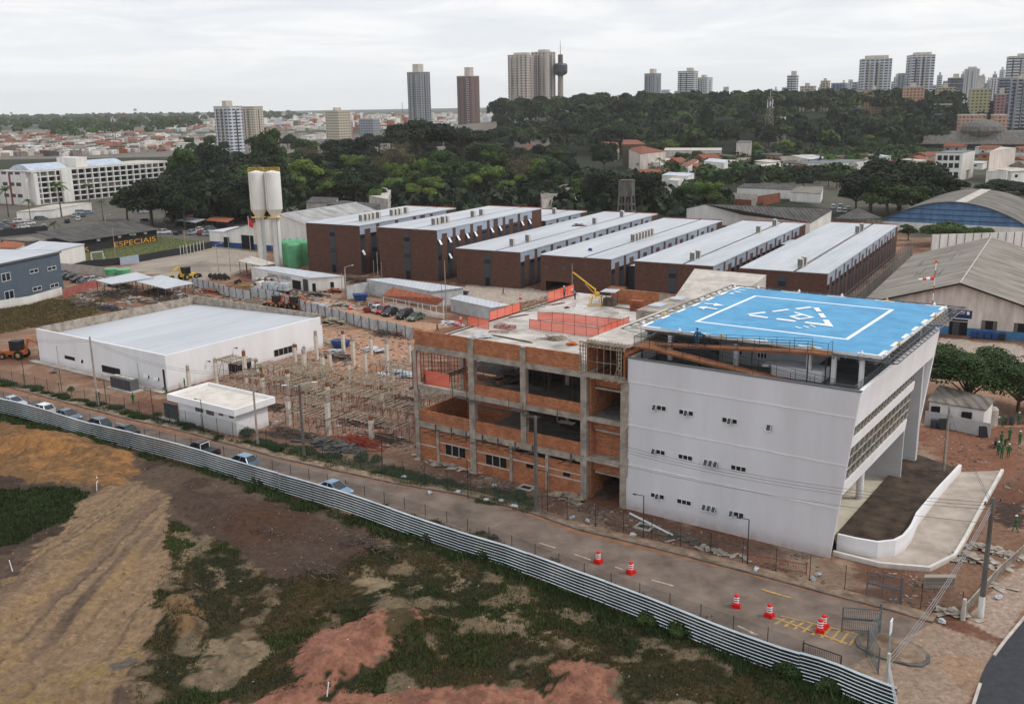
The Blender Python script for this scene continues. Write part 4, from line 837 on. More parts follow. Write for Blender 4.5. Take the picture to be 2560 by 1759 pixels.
# heaps and things in the yard
HP = [('heap of dark rubber sheets and boards among the columns','j',820,480,2.6,1.6,60,1.8,['woodd'],1,.7),('heap of grey roofing sheets beside the brick block','j',1340,620,2.6,1.8,46,2.0,['galv'],1,.6),('heap of white sheets behind the far column row','j',1120,420,3.2,1.2,16,2.6,['roofw'],1,.6),('second grey sheet heap against the shoring','j',790,440,1.8,1.0,22,1.8,['galv'],1,.6),
('dark timber heap by the verge left of the red pallet','j',420,1120,4.6,1.5,110,2.4,['woodd'],0,.9),('heap of bent grey sheets behind the fence','j',760,1210,4.2,1.3,70,2.0,['fibd','woodd'],1,.6),('red painted frames piled flat near the front column','j',1000,1190,3.2,1.4,90,2.6,['redframe'],0,1.0),('brown timber heap under the front shoring','j',1200,1150,3,1.2,50,2.4,['woodd'],0,.5),
('scrap heap at the corner of the lane hoarding','f',1200,1190,3.4,1.6,80,2.0,['woodd'],0,1.2),('red scrap frames by the hoarding end','f',1350,1190,2.2,1.2,50,1.8,['redframe'],0,1.5),('timber pallets heap behind the white hall','f',780,1090,3.0,1.4,50,1.6,['wood'],1,1.2),('heap of loose boards beyond the hall corner','f',720,1250,2.6,1.2,40,2.4,['wood','galv'],1,.5),
('rubble heap in front of the brick block ground floor','k',450,1215,5,1.0,60,.7,['conc'],1,.35),('broken boards before the recess bay','k',1420,1470,2.6,1.2,26,1.6,['wood'],1,.3),('scrap boards at the foot of the stair recess','k',1700,1400,2.2,2.0,34,2.0,['woodd'],1,.8),('loose debris between brick block and fence','k',1000,1430,2.4,.9,20,1.6,['woodd'],0,.2),
('white rubble strewn at the foot of the white block','p',1480,560,3.4,.5,22,.4,['conc'],1,.2),('broken slabs by the fence before the white block','p',1200,450,3.6,.6,30,.6,['woodd','conc'],1,.2),('brown mud and offcuts in the yard centre','j',1000,1010,4,1.4,70,1.5,['woodd'],1,.6),('scrap timber under the left shoring','j',320,900,4,1.6,80,1.8,['woodd'],0,.6),('offcuts among the middle shoring','j',650,740,5,2,90,1.6,['wood'],0,.5),('sheeting offcuts under the right shoring','j',1330,830,4,2,70,1.5,['woodd','galv'],1,.5)]
for lb, z, a, b, rx, ry, n, L, m, sh_, hg in HP:
    c = G(z, a, b); heap('scrap_heap', lb, 'scrap heap', (c[0],c[1],0), rx, ry, n, L, m, FH.az, hgt=hg, sheet=bool(sh_), group='heaps of building scrap')
# ================================================================ WHITE HALL AND SMALL HOUSE
FC = Fr((-52.75,145.75), -35.25); FD = Fr((-36.33,123.72), -35.25)
wh = thing('white_hall', 'single storey white hall with a white roof inside grey parapets at the left', 'building', FC.wld(0,0), FC.az)
def bx(par, name, m, *boxes):
    mb = MB()
    for b in boxes: mb.box(*b)
    return mb.build(name, m, par)
L_, D_, H_ = 35.6, 32.8, 5.7
bx(wh,'wall','white',(-L_,0,0,.3,-.3,H_-.25),(-.3,0,.301,D_,-.3,H_-.25),(-L_,-L_+.3,.301,D_,-.3,H_-1.501),(-L_+.301,-.301,D_-.3,D_,-.3,H_-1.501))
bx(wh,'back_parapet','conc',(-L_,0,D_-.3,D_,H_-1.5,H_+.35),(-L_,-L_+.3,.301,D_-.301,H_-1.5,H_+.2))
bx(wh,'front_parapet','white',(-L_,0,0,.3,H_-.249,H_+.0),(-.3,0,.301,D_-.301,H_-.249,H_-.05))
mb = MB(); mb.hexa([(-L_+.31,.31,H_-1.5),(-.31,.31,H_-.3),(-.31,D_-.31,H_-.45),(-L_+.31,D_-.31,H_-1.5)],[(-L_+.31,.31,H_-1.35),(-.31,.31,H_-.1),(-.31,D_-.31,H_-.3),(-L_+.31,D_-.31,H_-1.35)]); mb.build('roof','roofw',wh)
for u0,u1,z0,z1,f_ in ((-27.7,-24.7,1.45,2.05,0),(-17.1,-12.1,.7,1.85,0),(-23.0,-22.3,1.4,1.95,1),(-5.6,-4.5,1.42,1.97,1),(-3.1,-2.0,1.42,1.95,1),(-.95,-.45,.1,3.4,0)):
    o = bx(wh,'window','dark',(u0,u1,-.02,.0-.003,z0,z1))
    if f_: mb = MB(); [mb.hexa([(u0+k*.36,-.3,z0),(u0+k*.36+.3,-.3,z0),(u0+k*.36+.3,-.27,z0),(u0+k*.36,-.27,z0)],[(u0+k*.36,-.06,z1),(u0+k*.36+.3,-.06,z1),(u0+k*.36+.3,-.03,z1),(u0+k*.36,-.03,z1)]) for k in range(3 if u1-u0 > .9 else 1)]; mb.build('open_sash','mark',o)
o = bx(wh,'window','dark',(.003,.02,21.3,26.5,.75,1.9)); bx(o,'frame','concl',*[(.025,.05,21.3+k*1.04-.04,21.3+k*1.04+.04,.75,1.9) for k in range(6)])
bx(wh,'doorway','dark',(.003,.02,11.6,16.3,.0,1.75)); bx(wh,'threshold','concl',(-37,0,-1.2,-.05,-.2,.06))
mb = MB(); mb.tube((-29.7,-.1,.3),(-29.7,-.1,3.45),.04,n=5); mb.tube((-7.1,-.1,.3),(-7.1,-.1,3.7),.04,n=5); mb.build('downpipe','concl',wh)
for v,z in ((7.5,3.2),(13.0,4.2)): mb = MB(); mb.bar((0,v,z),(.6,v,z),.05); mb.box(.5,.85,v-.12,v+.12,z-.12,z+.05); mb.build('wall_lamp','black',wh)
# condenser units on a slab
for k in range(3):
    o = thing('condenser_unit', ('left','middle','right')[k]+' one of three grey condenser units on a pad by the white hall', 'air conditioner', FC.wld(-9.4+k*1.75,-3.6,0), FC.az, 'condenser units')
    bx(o,'casing','steelg',(0,1.65,0,1.5,.2,1.9)); bx(o,'grille','slate',(.12,.78,-.03,-.005,.35,1.75),(.88,1.54,-.03,-.005,.35,1.75)); mb = MB()
    for x in (.42,1.22): mb.lathe([(.36,0),(.36,.12),(.28,.12)],(x,.75,1.91),12)
    mb.build('fan','concl',o)
mb = MB(); mb.box(-10,-3.6,-4.0,-1.8,-.1,.19); o = mb.build('concrete_pad','concl'); o.location = FC.wld(0,0); o.rotation_euler=(0,0,radians(FC.az)); tag(o,'low concrete pad under the three condenser units','pad')
heap('leaning_board','dark board leaning on the mud by the left of the white hall front','board', tuple(G('i',450,270)),.3,.2,1,1.9,'slate',-35,hgt=.6,sheet=True)
sw = thing('small_white_house', 'small white flat roofed house with a projecting roof slab beside the pavement', 'building', FD.wld(0,0), FD.az)
bx(sw,'wall','white',(-12,0,0,.2,-.2,3.2),(-.2,0,.201,5.4,-.2,3.2),(-12,-11.8,.201,5.4,-.2,3.2),(-11.799,-.201,5.2,5.4,-.2,3.2))
bx(sw,'roof_slab','concl',(-12.6,.4,-.45,6.0,3.201,3.5)); bx(sw,'roof_edge','white',(-13.2,.75,-.8,-.55,3.1,4.0),(.5,.75,-.549,6.2,3.1,4.0),(-13.2,-12.95,-.549,6.2,3.1,4.0),(-12.949,.499,6.0,6.2,3.1,4.0))
bx(sw,'roof_deck',mat('bare_roof_deck',(214,208,200),(188,182,174),scale=.4),(-12.94,.49,-.54,5.99,3.52,3.6))
for u0,u1,z0,z1 in ((-8.3,-6.65,2.15,2.95),(-6.0,-4.4,2.1,2.95),(-3.4,-2.5,2.4,2.9),(-1.3,-.4,2.4,2.95)):
    o = bx(sw,'window','concd',(u0,u1,-.03,-.003,z0,z1)); bx(o,'louvre','steelg',*[(u0+.03,u1-.03,-.06,-.035,z0+.06+k*.16,z0+.12+k*.16) for k in range(int((z1-z0)/.16))])
bx(sw,'side_screen','slate',(-14.9,-12.02,-.3,-.1,.1,2.4)); bx(sw,'step','concl',(-15.4,-12.1,-.9,1.0,-.1,.25))
# the sheet fence
FB_ = resample(FENCE, 90); fz = [lotz(*p) for p in FB_]
ftop = []
fe = thing('sheet_metal_fence', 'long fence of horizontally ribbed galvanised sheets between the muddy lot and the road', 'fence', (FB_[0][0],FB_[0][1],0))
prof = []
NR = 8; FHGT = 2.3
for k in range(NR):
    z0 = .02+FHGT*k/NR; dz = FHGT/NR; prof += [(0,z0),(.01,z0+dz*.28),(.16,z0+dz*.42),(.16,z0+dz*.6)]
prof.append((0,FHGT))
ox, oy = FB_[0]
fm = mat('ribbed_galvanised', (206,214,220), (176,184,190), scale=.3, rough=.18, metal=1, stretch=(1,1,.3), detail=8)
npn = 6
for s in range(0, 89, npn):
    mb = MB(); pts = FB_[s:s+npn+1]; vs = []; m_ = len(prof)
    j = random.uniform(-.04,.04)
    for i, p in enumerate(pts):
        a = FB_[max(0,s+i-1)]; b = FB_[min(89,s+i+1)]; t = np.array(b)-np.array(a); t = t/np.linalg.norm(t); n_ = np.array([t[1],-t[0]]); zz_ = .0
        for d, z in prof: vs.append((p[0]-ox+n_[0]*d, p[1]-oy+n_[1]*d, z+j+.15*sin(p[0]*.25)))
    mb.add(vs, [(i*m_+k, (i+1)*m_+k, (i+1)*m_+k+1, i*m_+k+1) for i in range(len(pts)-1) for k in range(m_-1)]); mb.build('ribbed_sheet', fm, fe)
mb = None
for i in range(0, 90, 2):
    p = FB_[i]; mb = MB(); a = FB_[max(0,i-1)]; b = FB_[min(89,i+1)]; t = np.array(b)-np.array(a); t = t/np.linalg.norm(t); n_ = np.array([-t[1],t[0]])
    mb.bar((p[0]-ox+n_[0]*.12,p[1]-oy+n_[1]*.12,-.3),(p[0]-ox+n_[0]*.12,p[1]-oy+n_[1]*.12,2.1),.09); mb.build('post','woodd',fe)
# wire fences with dark posts
def wirefence(label, pts, h, step, name='wire_fence', m='black', gz_=0, r=.035):
    o = thing(name, label, 'fence', (pts[0][0],pts[0][1],gz_)); L = 0; n = max(2, int(sum(hypot(b[0]-a[0],b[1]-a[1]) for a,b in zip(pts[:-1],pts[1:]))/step)+1); q = resample(pts, n); o0 = pts[0]
    q = [(p[0]-o0[0], p[1]-o0[1]) for p in q]
    mb = MB()
    for a,b in zip(q[:-1], q[1:]): mb.quad((*a,.1),(*b,.1),(*b,h-.08),(*a,h-.08))
    mb.build('mesh_panel','netwire',o)
    for p in q[:100]: mb = MB(); mb.tube((*p,-.1),(*p,h),r,n=5); mb.build('post',m,o)
    return o
nf = PL(('i',-100,485),('i',15,492),('i',270,550),('i',450,605),('i',730,672),('i',935,735),('i',1255,815),('i',1490,870),('i',1850,962),('i',2240,1070),('j',240,1400),('j',655,1510),('o',1540,88),('o',1860,212),('o',2200,338),('p',450,680),('p',785,805),('p',1150,932),('p',1540,1075),('r',120,1055),('r',390,1150),('r',490,1190))
wirefence('low wire mesh fence with short dark posts right behind the ribbed sheet fence', nf, 1.35, 3.0)
ff = PL(('i',-100,340),('i',55,365),('i',140,385),('i',300,425),('i',465,465),('i',635,510),('i',725,530),('i',900,580),('i',1095,620),('i',1390,690),('i',1600,730),('i',1925,815),('i',2040,850),('i',2280,905),('j',400,1250),('j',920,1385),('k',320,1390),('k',640,1460),('k',975,1545),('p',385,325),('p',695,385),('p',1020,468),('p',1370,565),('p',1545,610),('p',1735,655),('r',330,510),('r',575,580),('r',820,645),('r',1075,710),('r',1345,775),('r',1610,840),('r',1800,880))
wirefence('tall wire fence with thin dark posts along the kerb on the building side', ff, 2.4, 3.1)
# ================================================================ BROWN WINGS
ORD = ['first','second','third','fourth','fifth','sixth','seventh']
def wing(label, u1, L, H, strip=True, sash=0, W=17.5, front=None, v0=0, red_end=False, bays=True):
    o = thing('hospital_wing', label, 'building', FB.wld(u1, v0), FB.az, 'long white roofed hospital wings clad in brown tile')
    bx(o,'wall','tile_brown',(-W,0,0,.3,-.2,H-.12),(-.3,0,.301,L,-.2,H-.12),(-W,-W+.3,.301,L,-.2,H-.12),(-W+.301,-.301,L-.3,L,-.2,H-.12)) if front is None else bx(o,'wall','tile_brown',*front,(-.3,0,.301,L,-.2,H-.12),(-W,-W+.3,.301,L,-.2,H-.12),(-W+.301,-.301,L-.3,L,-.2,H-.12))
    sx = -6.5
    bx(o,'roof','roofw2',(-W-.08,sx-.35,-.08,L+.05,H-.119,H),); bx(o,'roof','roofw2',(sx+.35,.08,-.08,L+.05,H-.119,H-.005))
    bx(o,'roof_gutter','concd',(sx-.349,sx+.349,-.05,L,H-.4,H-.11)); bx(o,'roof_coping','redframe',(-W,0,L+.06,L+.2,H-.3,H+.22))
    bx(o,'eave_trim','galv',(.085,.16,-.05,L,H-.25,H-.02),(-W-.16,-W-.085,-.05,L,H-.25,H+.02))
    if strip:
        s = bx(o,'window_strip','slate',(-9.8,-8.0,-.06,-.003,.1,H-1.0))
        for z in ([H-3.2] if H < 10 else [H-3.2, H-7.2]): bx(s,'pane','glass',(-9.7,-8.1,-.09,-.063,z,z+1.0))
        bx(s,'door','dark',(-9.5,-8.3,-.09,-.063,.1,2.1))
    if bays:
        v = 0.05; k = 0; wn_ = 0
        while v < L-9 and wn_ < 40:
            for a, b, t in ((0,1.9,'P'),(1.9,4.3,'L'),(4.3,6.8,'P')):
                if k % 4 == 3 and H > 10 and t != 'P': continue
                zt = H-.26
                top = bx(o,'upper_panel','greyblue',(.003,.05,v+a,v+b,(H-2.35 if t == 'P' else H-1.15),zt))
                if t == 'P':
                    zl = [H-3.35] if H < 10 else [H-3.35, H-7.3]
                    sl = bx(o,'lower_panel','slate',(.003,.045,v+a+.1,v+b-.1,.3,H-2.36))
                    for z in zl:
                        bx(sl,'pane','glass',(.048,.07,v+a+.15,v+b-.15,z,z+1.0))
                        if random.random() < sash and z > 3:
                            mb = MB(); y0 = v+a+.3; mb.hexa([(.75,y0,z-.2),(.75,y0+.8,z-.2),(.79,y0+.8,z-.2),(.79,y0,z-.2)],[(.08,y0,z+.95),(.08,y0+.8,z+.95),(.12,y0+.8,z+.95),(.12,y0,z+.95)]); mb.build('open_sash','mark',sl)
            v += 8.25; k += 1; wn_ += 1
    return o
wing('three storey brown wing farthest left, next to the green tanks', -69.1, 45, 12.65, sash=.5); wing('tall three storey brown wing second from the left, with many tilted white sashes', -45.7, 54, 12.6, sash=.9)
wing('two storey brown wing third from the left, directly right of the tall ones', -22.8, 86, 8.6, sash=.0)
wing('brown wing with a wide ground opening and two small front windows', 0, 78, 8.4, strip=False, front=[(-17.5,-16.3,0,.3,-.2,8.28),(-16.299,-10.2,0,.3,2.4,8.28),(-10.199,0,0,.3,-.2,8.28)])
wing('brown wing directly behind the plant room of the unfinished block', 23.1, 80, 8.4); wing('rightmost brown wing beside the grey hangar roofs', 46.4, 85, 8.4, sash=.0); 
wing('far low wing just showing behind the tall second wing', -46.5, 28, 8.5, strip=False, v0=58)
w4 = [o for o in SC.objects if o.name.startswith('hospital_wing')][3]
for u in (-16.4,-12.1): s = bx(w4,'window','slate',(u,u+.9,-.05,-.003,5.55,6.0)); bx(s,'frame','galv',(u,u+.9,-.08,-.053,5.53,5.56))
bx(w4,'passage','concd',(-16.3,-10.2,8,8.2,-.1,2.4)); 
ac_i = 0
def rooftop(u, v, z, what):
    o = thing('rooftop_unit', what, 'air conditioner', FB.wld(u, v, z), FB.az, 'tall grey units along the wing roof gutters')
    bx(o,'casing','concl',(-.55,.55,-.45,.45,.05,1.75)); bx(o,'grille','steelg',(-.45,-.05,-.48,-.455,.2,1.6),(.05,.45,-.48,-.455,.2,1.6)); mb = MB(); mb.lathe([(.4,0),(.4,.1)],(0,0,1.76),10); mb.build('fan','white2',o)
WNm = ['first','second','third','fourth','fifth','sixth','seventh','eighth']
for wi, (u, z, vs) in (('leftmost wing',(-74.2,12.65,(7.5,9.4,10.9,12.6,14.9,21,22.7,24.4,27.5))),('second wing from the left',(-51.8,12.6,(8,9.6,12.2,13.8,26.6,31))),('third wing from the left',(-29.6,8.6,(8.3,16.2,55.4,74.7))),('wing with the ground opening',(-6.6,8.4,(28.3,30.3,32.3,34.3,36.3,38.3,40.3))),('wing behind the plant room',(16.9,8.4,(5,8.5,55.3,71))),('rightmost wing',(39.8,8.4,(5.3,8.3,64.5,69.8))),('low far wing',(-52.3,8.5,(75,)))):
    for i, v in enumerate(vs): rooftop(u, v, z, 'grey roof unit on the %s, %s from the front' % (wi, (WNm+['ninth'])[i]))
mb = MB(); mb.lathe([(.5,0),(.45,.5),(.3,.6)],(0,0,0),8); o = mb.build('water_drum','bluew'); q = FB.wld(-9.5,9.5,8.41); o.location = q; tag(o,'small blue drum standing on the white roof of the wing with the ground opening','drum')
heap('roof_clutter','dark sheeting dumped on the white roof of the third wing','debris', FB.wld(-32,50,8.62),1.6,.9,14,2.2,'woodd',FB.az,hgt=.4,sheet=True)
# link corridors between the wings
for i,(u0,u1,v0,v1,h,lb) in enumerate(((-22.7,-17.6,30,44,6.5,'flat white link roof between the third and fourth wings'),(.2,5.4,52,64,6.6,'dark framed link between the fourth and fifth wings'),(23.3,28.8,52,62,6.2,'white roofed link between the two right wings'),(23.3,28.8,10,14,3.0,'small white link canopy between the two right wings near the front'),(.2,5.4,9,15,5.6,'dark link passage between the fourth and fifth wings near the front'))):
    o = thing('link_corridor', lb, 'corridor', FB.wld((u0+u1)/2, v0), FB.az, 'links between the wings'); w2_ = (u1-u0)/2
    bx(o,'wall','slate',(-w2_,w2_,0,v1-v0,0,h-.2)); bx(o,'roof','roofw',(-w2_+.3,w2_-.3,.3,v1-v0-.3,h-.199,h)); bx(o,'roof_beam','black',(-w2_,w2_,-.2,-.05,h-.2,h),(-w2_,w2_,v1-v0+.05,v1-v0+.2,h-.2,h))
o = thing('meter_hut','small brown hut with a flat roof against the wing with the ground opening','hut', FB.wld(2.4,-3.5), FB.az); bx(o,'wall','tile_brown',(-1.6,1.6,0,2.6,0,2.5)); bx(o,'roof','rust',(-1.9,1.9,-.3,2.9,2.5,2.65)); bx(o,'door','concl',(-.9,-.1,-.04,-.003,0,2),(.2,1.1,-.04,-.003,0,2))
# perimeter rail right of the last wing
rw = thing('perimeter_wall','grey retaining wall with railings running back along the right side of the last wing','wall', FB.wld(50,0), FB.az); bx(rw,'wall','concd',(0,.25,-20,88,-.2,2.6)); 
for k in range(36): mb = MB(); mb.bar((.1,-20+k*3,2.6),(.1,-20+k*3,4.6),.1); mb.build('post','steelg',rw)
mb = MB(); [mb.bar((.1,-20,z),(.1,88,z),.05) for z in (3.1,3.8,4.6)]; mb.build('rail','steelg',rw)
# ================================================================ WATER TOWER, TANKS
def tank(label, c):
    o = thing('water_tower', label, 'water tower', (c[0],c[1],0), -20, 'twin water towers')
    mb = MB(); mb.lathe([(1.15,-.2),(1.15,13.4),(1.2,13.6)],(0,0,0),24); mb.build('shaft','white2',o,smooth=False)
    mb = MB(); mb.lathe([(1.2,13.61),(2.15,15.4),(2.15,24.9),(2.05,25.2),(.2,25.6)],(0,0,0),28); mb.build('tank','white2',o)
    mb = MB()
    for r_, z in ((2.1,26.3),(2.1,25.8)):
        p = [(r_*cos(2*pi*k/14), r_*sin(2*pi*k/14), z) for k in range(15)]; mb.path(p,.04,4)
    for k in range(14): mb.tube((2.1*cos(2*pi*k/14),2.1*sin(2*pi*k/14),25.2),(2.1*cos(2*pi*k/14),2.1*sin(2*pi*k/14),26.3),.035,n=4)
    mb.build('railing','yellow',o)
    mb = MB(); mb.lathe([(1.2,0),(2.0,0),(2.0,.12),(1.2,.12)],(0,-.4,13.2),12); mb.build('platform','yellow',o)
    mb = MB()
    for x in (-.95,-.5): mb.tube((x,-1.35,.5),(x,-1.35,13.2),.035,n=4); mb.tube((x,-2.25,14.8),(x,-2.25,25.4),.035,n=4)
    for k in range(30): mb.tube((-.95,-1.35,.8+k*.42),(-.5,-1.35,.8+k*.42),.02,n=3)
    mb.build('ladder','markyel',o); mb = MB(); mb.tube((1.0,-.9,.2),(1.0,-.9,13.6),.12,n=6); mb.build('pipe','galv',o)
    return o
tb = G('f',322,612); tank('right one of the twin white water towers with yellow rails', tb); tank('left one of the twin white water towers with yellow rails', (tb[0]-4.35, tb[1]+.6))
for i,(a,b,lb) in enumerate(((455,622,'front green water tank right of the twin towers'),(385,600,'green water tank half hidden behind the right tower leg'),(545,600,'green water tank against the first brown wing'),(430,596,'middle green water tank in the back row'),(490,590,'green water tank behind the front one'))):
    c = G('f',a,b); o = thing('green_tank', lb, 'water tank', (c[0],c[1],-.1), 0, 'green ribbed tanks'); mb = MB(); mb.lathe([(1.75,0)]+[(1.75+.03*(k % 2),.2+k*.42) for k in range(15)],(0,0,0),22); mb.build('body','greentank',o); mb = MB(); mb.lathe([(1.76,6.1),(1.3,6.55),(.3,6.95),(.3,7.1)],(0,0,0),22); mb.build('lid','greentank',o)
# ================================================================ SHEDS GIVEN BY THEIR ROOF CORNERS
def shed(name, label, cat, q, h, wallm, roofm, rise=(0,0,0,0), inset=.3, base=0, openw=False, th=.14, group=None, az=None, holes=()):
    P3 = [G(*p, h+r) for p, r in zip(q, rise)]; c = sum(P3)/4; o = thing(name, label, cat, (c[0],c[1],0), 0, group); P3 = [(p[0]-c[0],p[1]-c[1],p[2]) for p in P3]
    ar = sum(P3[i][0]*P3[(i+1) % 4][1]-P3[(i+1) % 4][0]*P3[i][1] for i in range(4))
    if ar < 0: P3 = P3[::-1]
    mb = MB(); mb.hexa([(x,y,z-th) for x,y,z in P3],P3); mb.build('roof',roofm,o)
    cc = np.mean([p[:2] for p in P3], 0); Q = [(p[0]+(cc[0]-p[0])*inset/ max(1,hypot(p[0]-cc[0],p[1]-cc[1])), p[1]+(cc[1]-p[1])*inset/max(1,hypot(p[0]-cc[0],p[1]-cc[1])), p[2]) for p in P3]
    if openw:
        for i in range(4):
            a = Vector(Q[i]); b = Vector(Q[(i+1) % 4]); n = max(1, int((b-a).length/3.5))
            for k in range(n): p = a.lerp(b, k/n); mb = MB(); mb.bar((p.x,p.y,-.1),(p.x,p.y,p.z-th),.14); mb.build('post',wallm,o)
    else:
        mb = MB(); mb.hexa([(x,y,-.2) for x,y,z in Q],[(x,y,z-th-.002) for x,y,z in Q]); mb.build('wall',wallm,o)
    return o, Q
def onwall(o, Q, i, s0, s1, z0, z1, name, m, d=.05):
    """panel on wall i between fractions s0..s1"""
    a = Vector(Q[i][:2]); b = Vector(Q[(i+1) % 4][:2]); t = (b-a).normalized(); n = Vector((t.y,-t.x)); p = a.lerp(b,s0)+n*.01; q = a.lerp(b,s1)+n*.01; mb = MB(); r = n*d
    mb.hexa([(*p,z0),(*(p+r),z0),(*(q+r),z0),(*q,z0)],[(*p,z1),(*(p+r),z1),(*(q+r),z1),(*q,z1)]); return mb.build(name,m,o)
MT['hoard'] = mat('grey_hoarding',(196,198,200),(164,166,168),scale=.5,rough=.6,stripe=(0,.25,.4))
o,Q = shed('site_shed','long white site shed with dark doors in front of the twin towers','shed',[('f',85,622),('f',575,712),('f',870,695),('f',300,615)],3.4,'white2','roofw')
for i in range(4):
    a,b = Q[i],Q[(i+1)%4]
    L_ = hypot(a[0]-b[0],a[1]-b[1])
    if L_ > 15 and (a[1]+b[1]) < 0: onwall(o,Q,i,.72,.86,.1,2.2,'doorway','dark'); onwall(o,Q,i,.9,.98,.1,2.9,'door','slate'); onwall(o,Q,i,.3,.7,1.9,2.8,'panel','galv')
    elif L_ < 15 and (a[0]+b[0]) > 0: onwall(o,Q,i,.08,.18,0,2,'doorway','dark'); onwall(o,Q,i,.6,.7,0,2.1,'doorway','dark')
shed('open_shelter','small open shelter with a beige sheet roof left of the twin towers','shelter',[('f',-15,572),('f',180,612),('f',292,590),('f',95,530)],3.6,'woodd','concl',openw=True)
shed('site_shed','white sheet roofed shed behind the clay tiled shelter','shed',[('f',1045,722),('f',1590,822),('f',1860,790),('f',1250,712)],3.5,'hoard','roofw')
shed('site_shed','low white cabin with ribbed walls right of the clay tiled shelter','shed',[('f',1735,882),('f',2085,958),('f',2240,935),('f',1830,850)],2.7,'hoard','roofw')
o,Q = shed('tiled_shelter','open shelter with a clay tile roof and white board fence beside the parked cars','shelter',[('f',1180,858),('f',1635,935),('f',1695,882),('f',1262,790)],2.9,'white2','tile',rise=(0,0,1.5,1.5),openw=True)
mb = MB()
for i in range(4):
    for z in (.4,.8,1.15): mb.bar((*Q[i][:2],z),(*Q[(i+1)%4][:2],z),.09)
mb.build('board_fence','white2',o); 
o,Q = shed('open_canopy','left of the two white sheet canopies over the scrap yard','canopy',[('e',790,598),('e',920,630),('e',1275,575),('e',1130,530)],3.4,'woodd','roofw',openw=True,rise=(-.2,-.2,.3,.3)); o,Q = shed('open_canopy','right of the two white sheet canopies over the scrap yard','canopy',[('e',1115,605),('e',1370,667),('e',1605,622),('e',1340,555)],3.4,'woodd','roofw',openw=True,rise=(-.2,-.2,.3,.3))
for i,(a,b) in enumerate(((930,556),(1032,562))): c = G('e',a,b+22); o = thing('round_tank',('left','right')[i]+' one of the two flat green tanks behind the white canopies','water tank',(c[0],c[1],.0),0,'flat green tanks'); mb = MB(); mb.lathe([(1.6,0),(1.7,1.4)],(0,0,.9),20); mb.build('body','greentank',o); mb = MB(); mb.lathe([(1.75,0),(1.65,.12),(.3,.3)],(0,0,2.31),20); mb.build('lid','greentank',o); mb = MB(); mb.lathe([(1.5,-.1),(1.5,.89)],(0,0,0),16); mb.build('base','concl',o)
# gate canopies and car ports
shed('car_port','white sheet car port at the top of the grass field','car port',[('e',1465,100),('e',1620,120),('e',1705,92),('e',1550,78)],3,'black','roofw',openw=True); shed('car_port','clay coloured car port at the top of the grass field','car port',[('e',1700,102),('e',1885,118),('e',1945,85),('e',1765,66)],3,'black','tile',openw=True)
shed('kiosk','small clay roofed kiosk under the trees by the car park','kiosk',[('e',1510,60),('e',1560,75),('e',1605,62),('e',1555,45)],3,'concd','tile')
shed('store_building','white roofed store with white panels and a black base left of the grass field','building',[('e',150,345),('e',480,352),('e',705,297),('e',330,272)],5.0,'white2','roofw',rise=(.3,0,0,.3))
shed('tiled_house','red tiled roof between the grey blue block and the palm','house',[('e',-60,330),('e',130,330),('e',210,290),('e',40,270)],4,'concl','tile',rise=(0,0,.8,.8)); shed('low_house','long pale roof behind the store building at the left edge','house',[('e',0,260),('e',230,275),('e',390,265),('e',240,235)],4,'concd','fib',rise=(0,0,.6,.6))
# grey-blue block at the left edge
cB = G('e',530,665); cL = G('e',0,802); az_ = math.degrees(atan2(cB[1]-cL[1], cB[0]-cL[0])); fG = Fr(cB, az_); hB = fG.on('e',485,362,v=0)[2]
gb = thing('grey_blue_block','two storey grey blue block with a white roof at the left edge','building',fG.wld(0,0),az_)
bx(gb,'wall','bluegrey',(-40,0,0,26,-.3,hB-.1)); bx(gb,'roof','roofw',(-40.3,.3,-.3,26.3,hB-.099,hB+.1)); bx(gb,'roof_edge','steelg',(-40.3,.3,-.4,-.31,hB-.3,hB+.12))
for a,b,c,d in ((10,550,85,605),(245,510,315,535),(393,487,463,512),(270,655,343,680),(415,630,485,655),(37,697,115,755)):
    p = fG.on('e',a,(b+d)/2-12 if d-b > 40 else (b+d)/2,v=0); q = fG.on('e',c,(b+d)/2,v=0); dz = (d-b)/3.3186*cB[1]/2473*1.05; zc = (p[2]+q[2])/2
    s = bx(gb,'window','glass',(p[0],q[0],-.05,-.003,zc-dz/2,zc+dz/2)); bx(s,'frame','mark',(p[0]-.08,q[0]+.08,-.09,-.055,zc-dz/2-.1,zc-dz/2),(p[0]-.08,q[0]+.08,-.09,-.055,zc+dz/2,zc+dz/2+.08),*[(x-.05,x+.05,-.085,-.056,zc-dz/2,zc+dz/2) for x in (p[0],(p[0]+q[0])/2,q[0])])
# warehouse behind the twin towers
v_ = 24.0; ap = FB.on('f',338,186,v=v_); el = FB.on('e',1870,195,v=v_); uL, uA, zA, zE = el[0], ap[0], ap[2], el[2]; Lw = FB.on('f',960,90,u=uA)[1]-v_
wr = thing('warehouse','white walled warehouse with a grey gabled roof and blue plinth behind the twin towers','warehouse',FB.wld(uA,v_),FB.az); w_ = uA-uL
mb = MB(); mb.add([(-w_,0,-.2),(w_,0,-.2),(w_,0,zE),(0,0,zA),(-w_,0,zE),(-w_,Lw,-.2),(w_,Lw,-.2),(w_,Lw,zE),(0,Lw,zA),(-w_,Lw,zE)],[(0,1,2,3,4),(6,5,9,8,7),(5,0,4,9),(1,6,7,2)]); mb.build('wall','white2',wr)
MT['fibw'] = mat('grey_sheet_roof',(176,176,176),(128,126,124),scale=.4,rough=.8,stripe=(1,1.1,.5),stretch=(.3,1,1),detail=9)
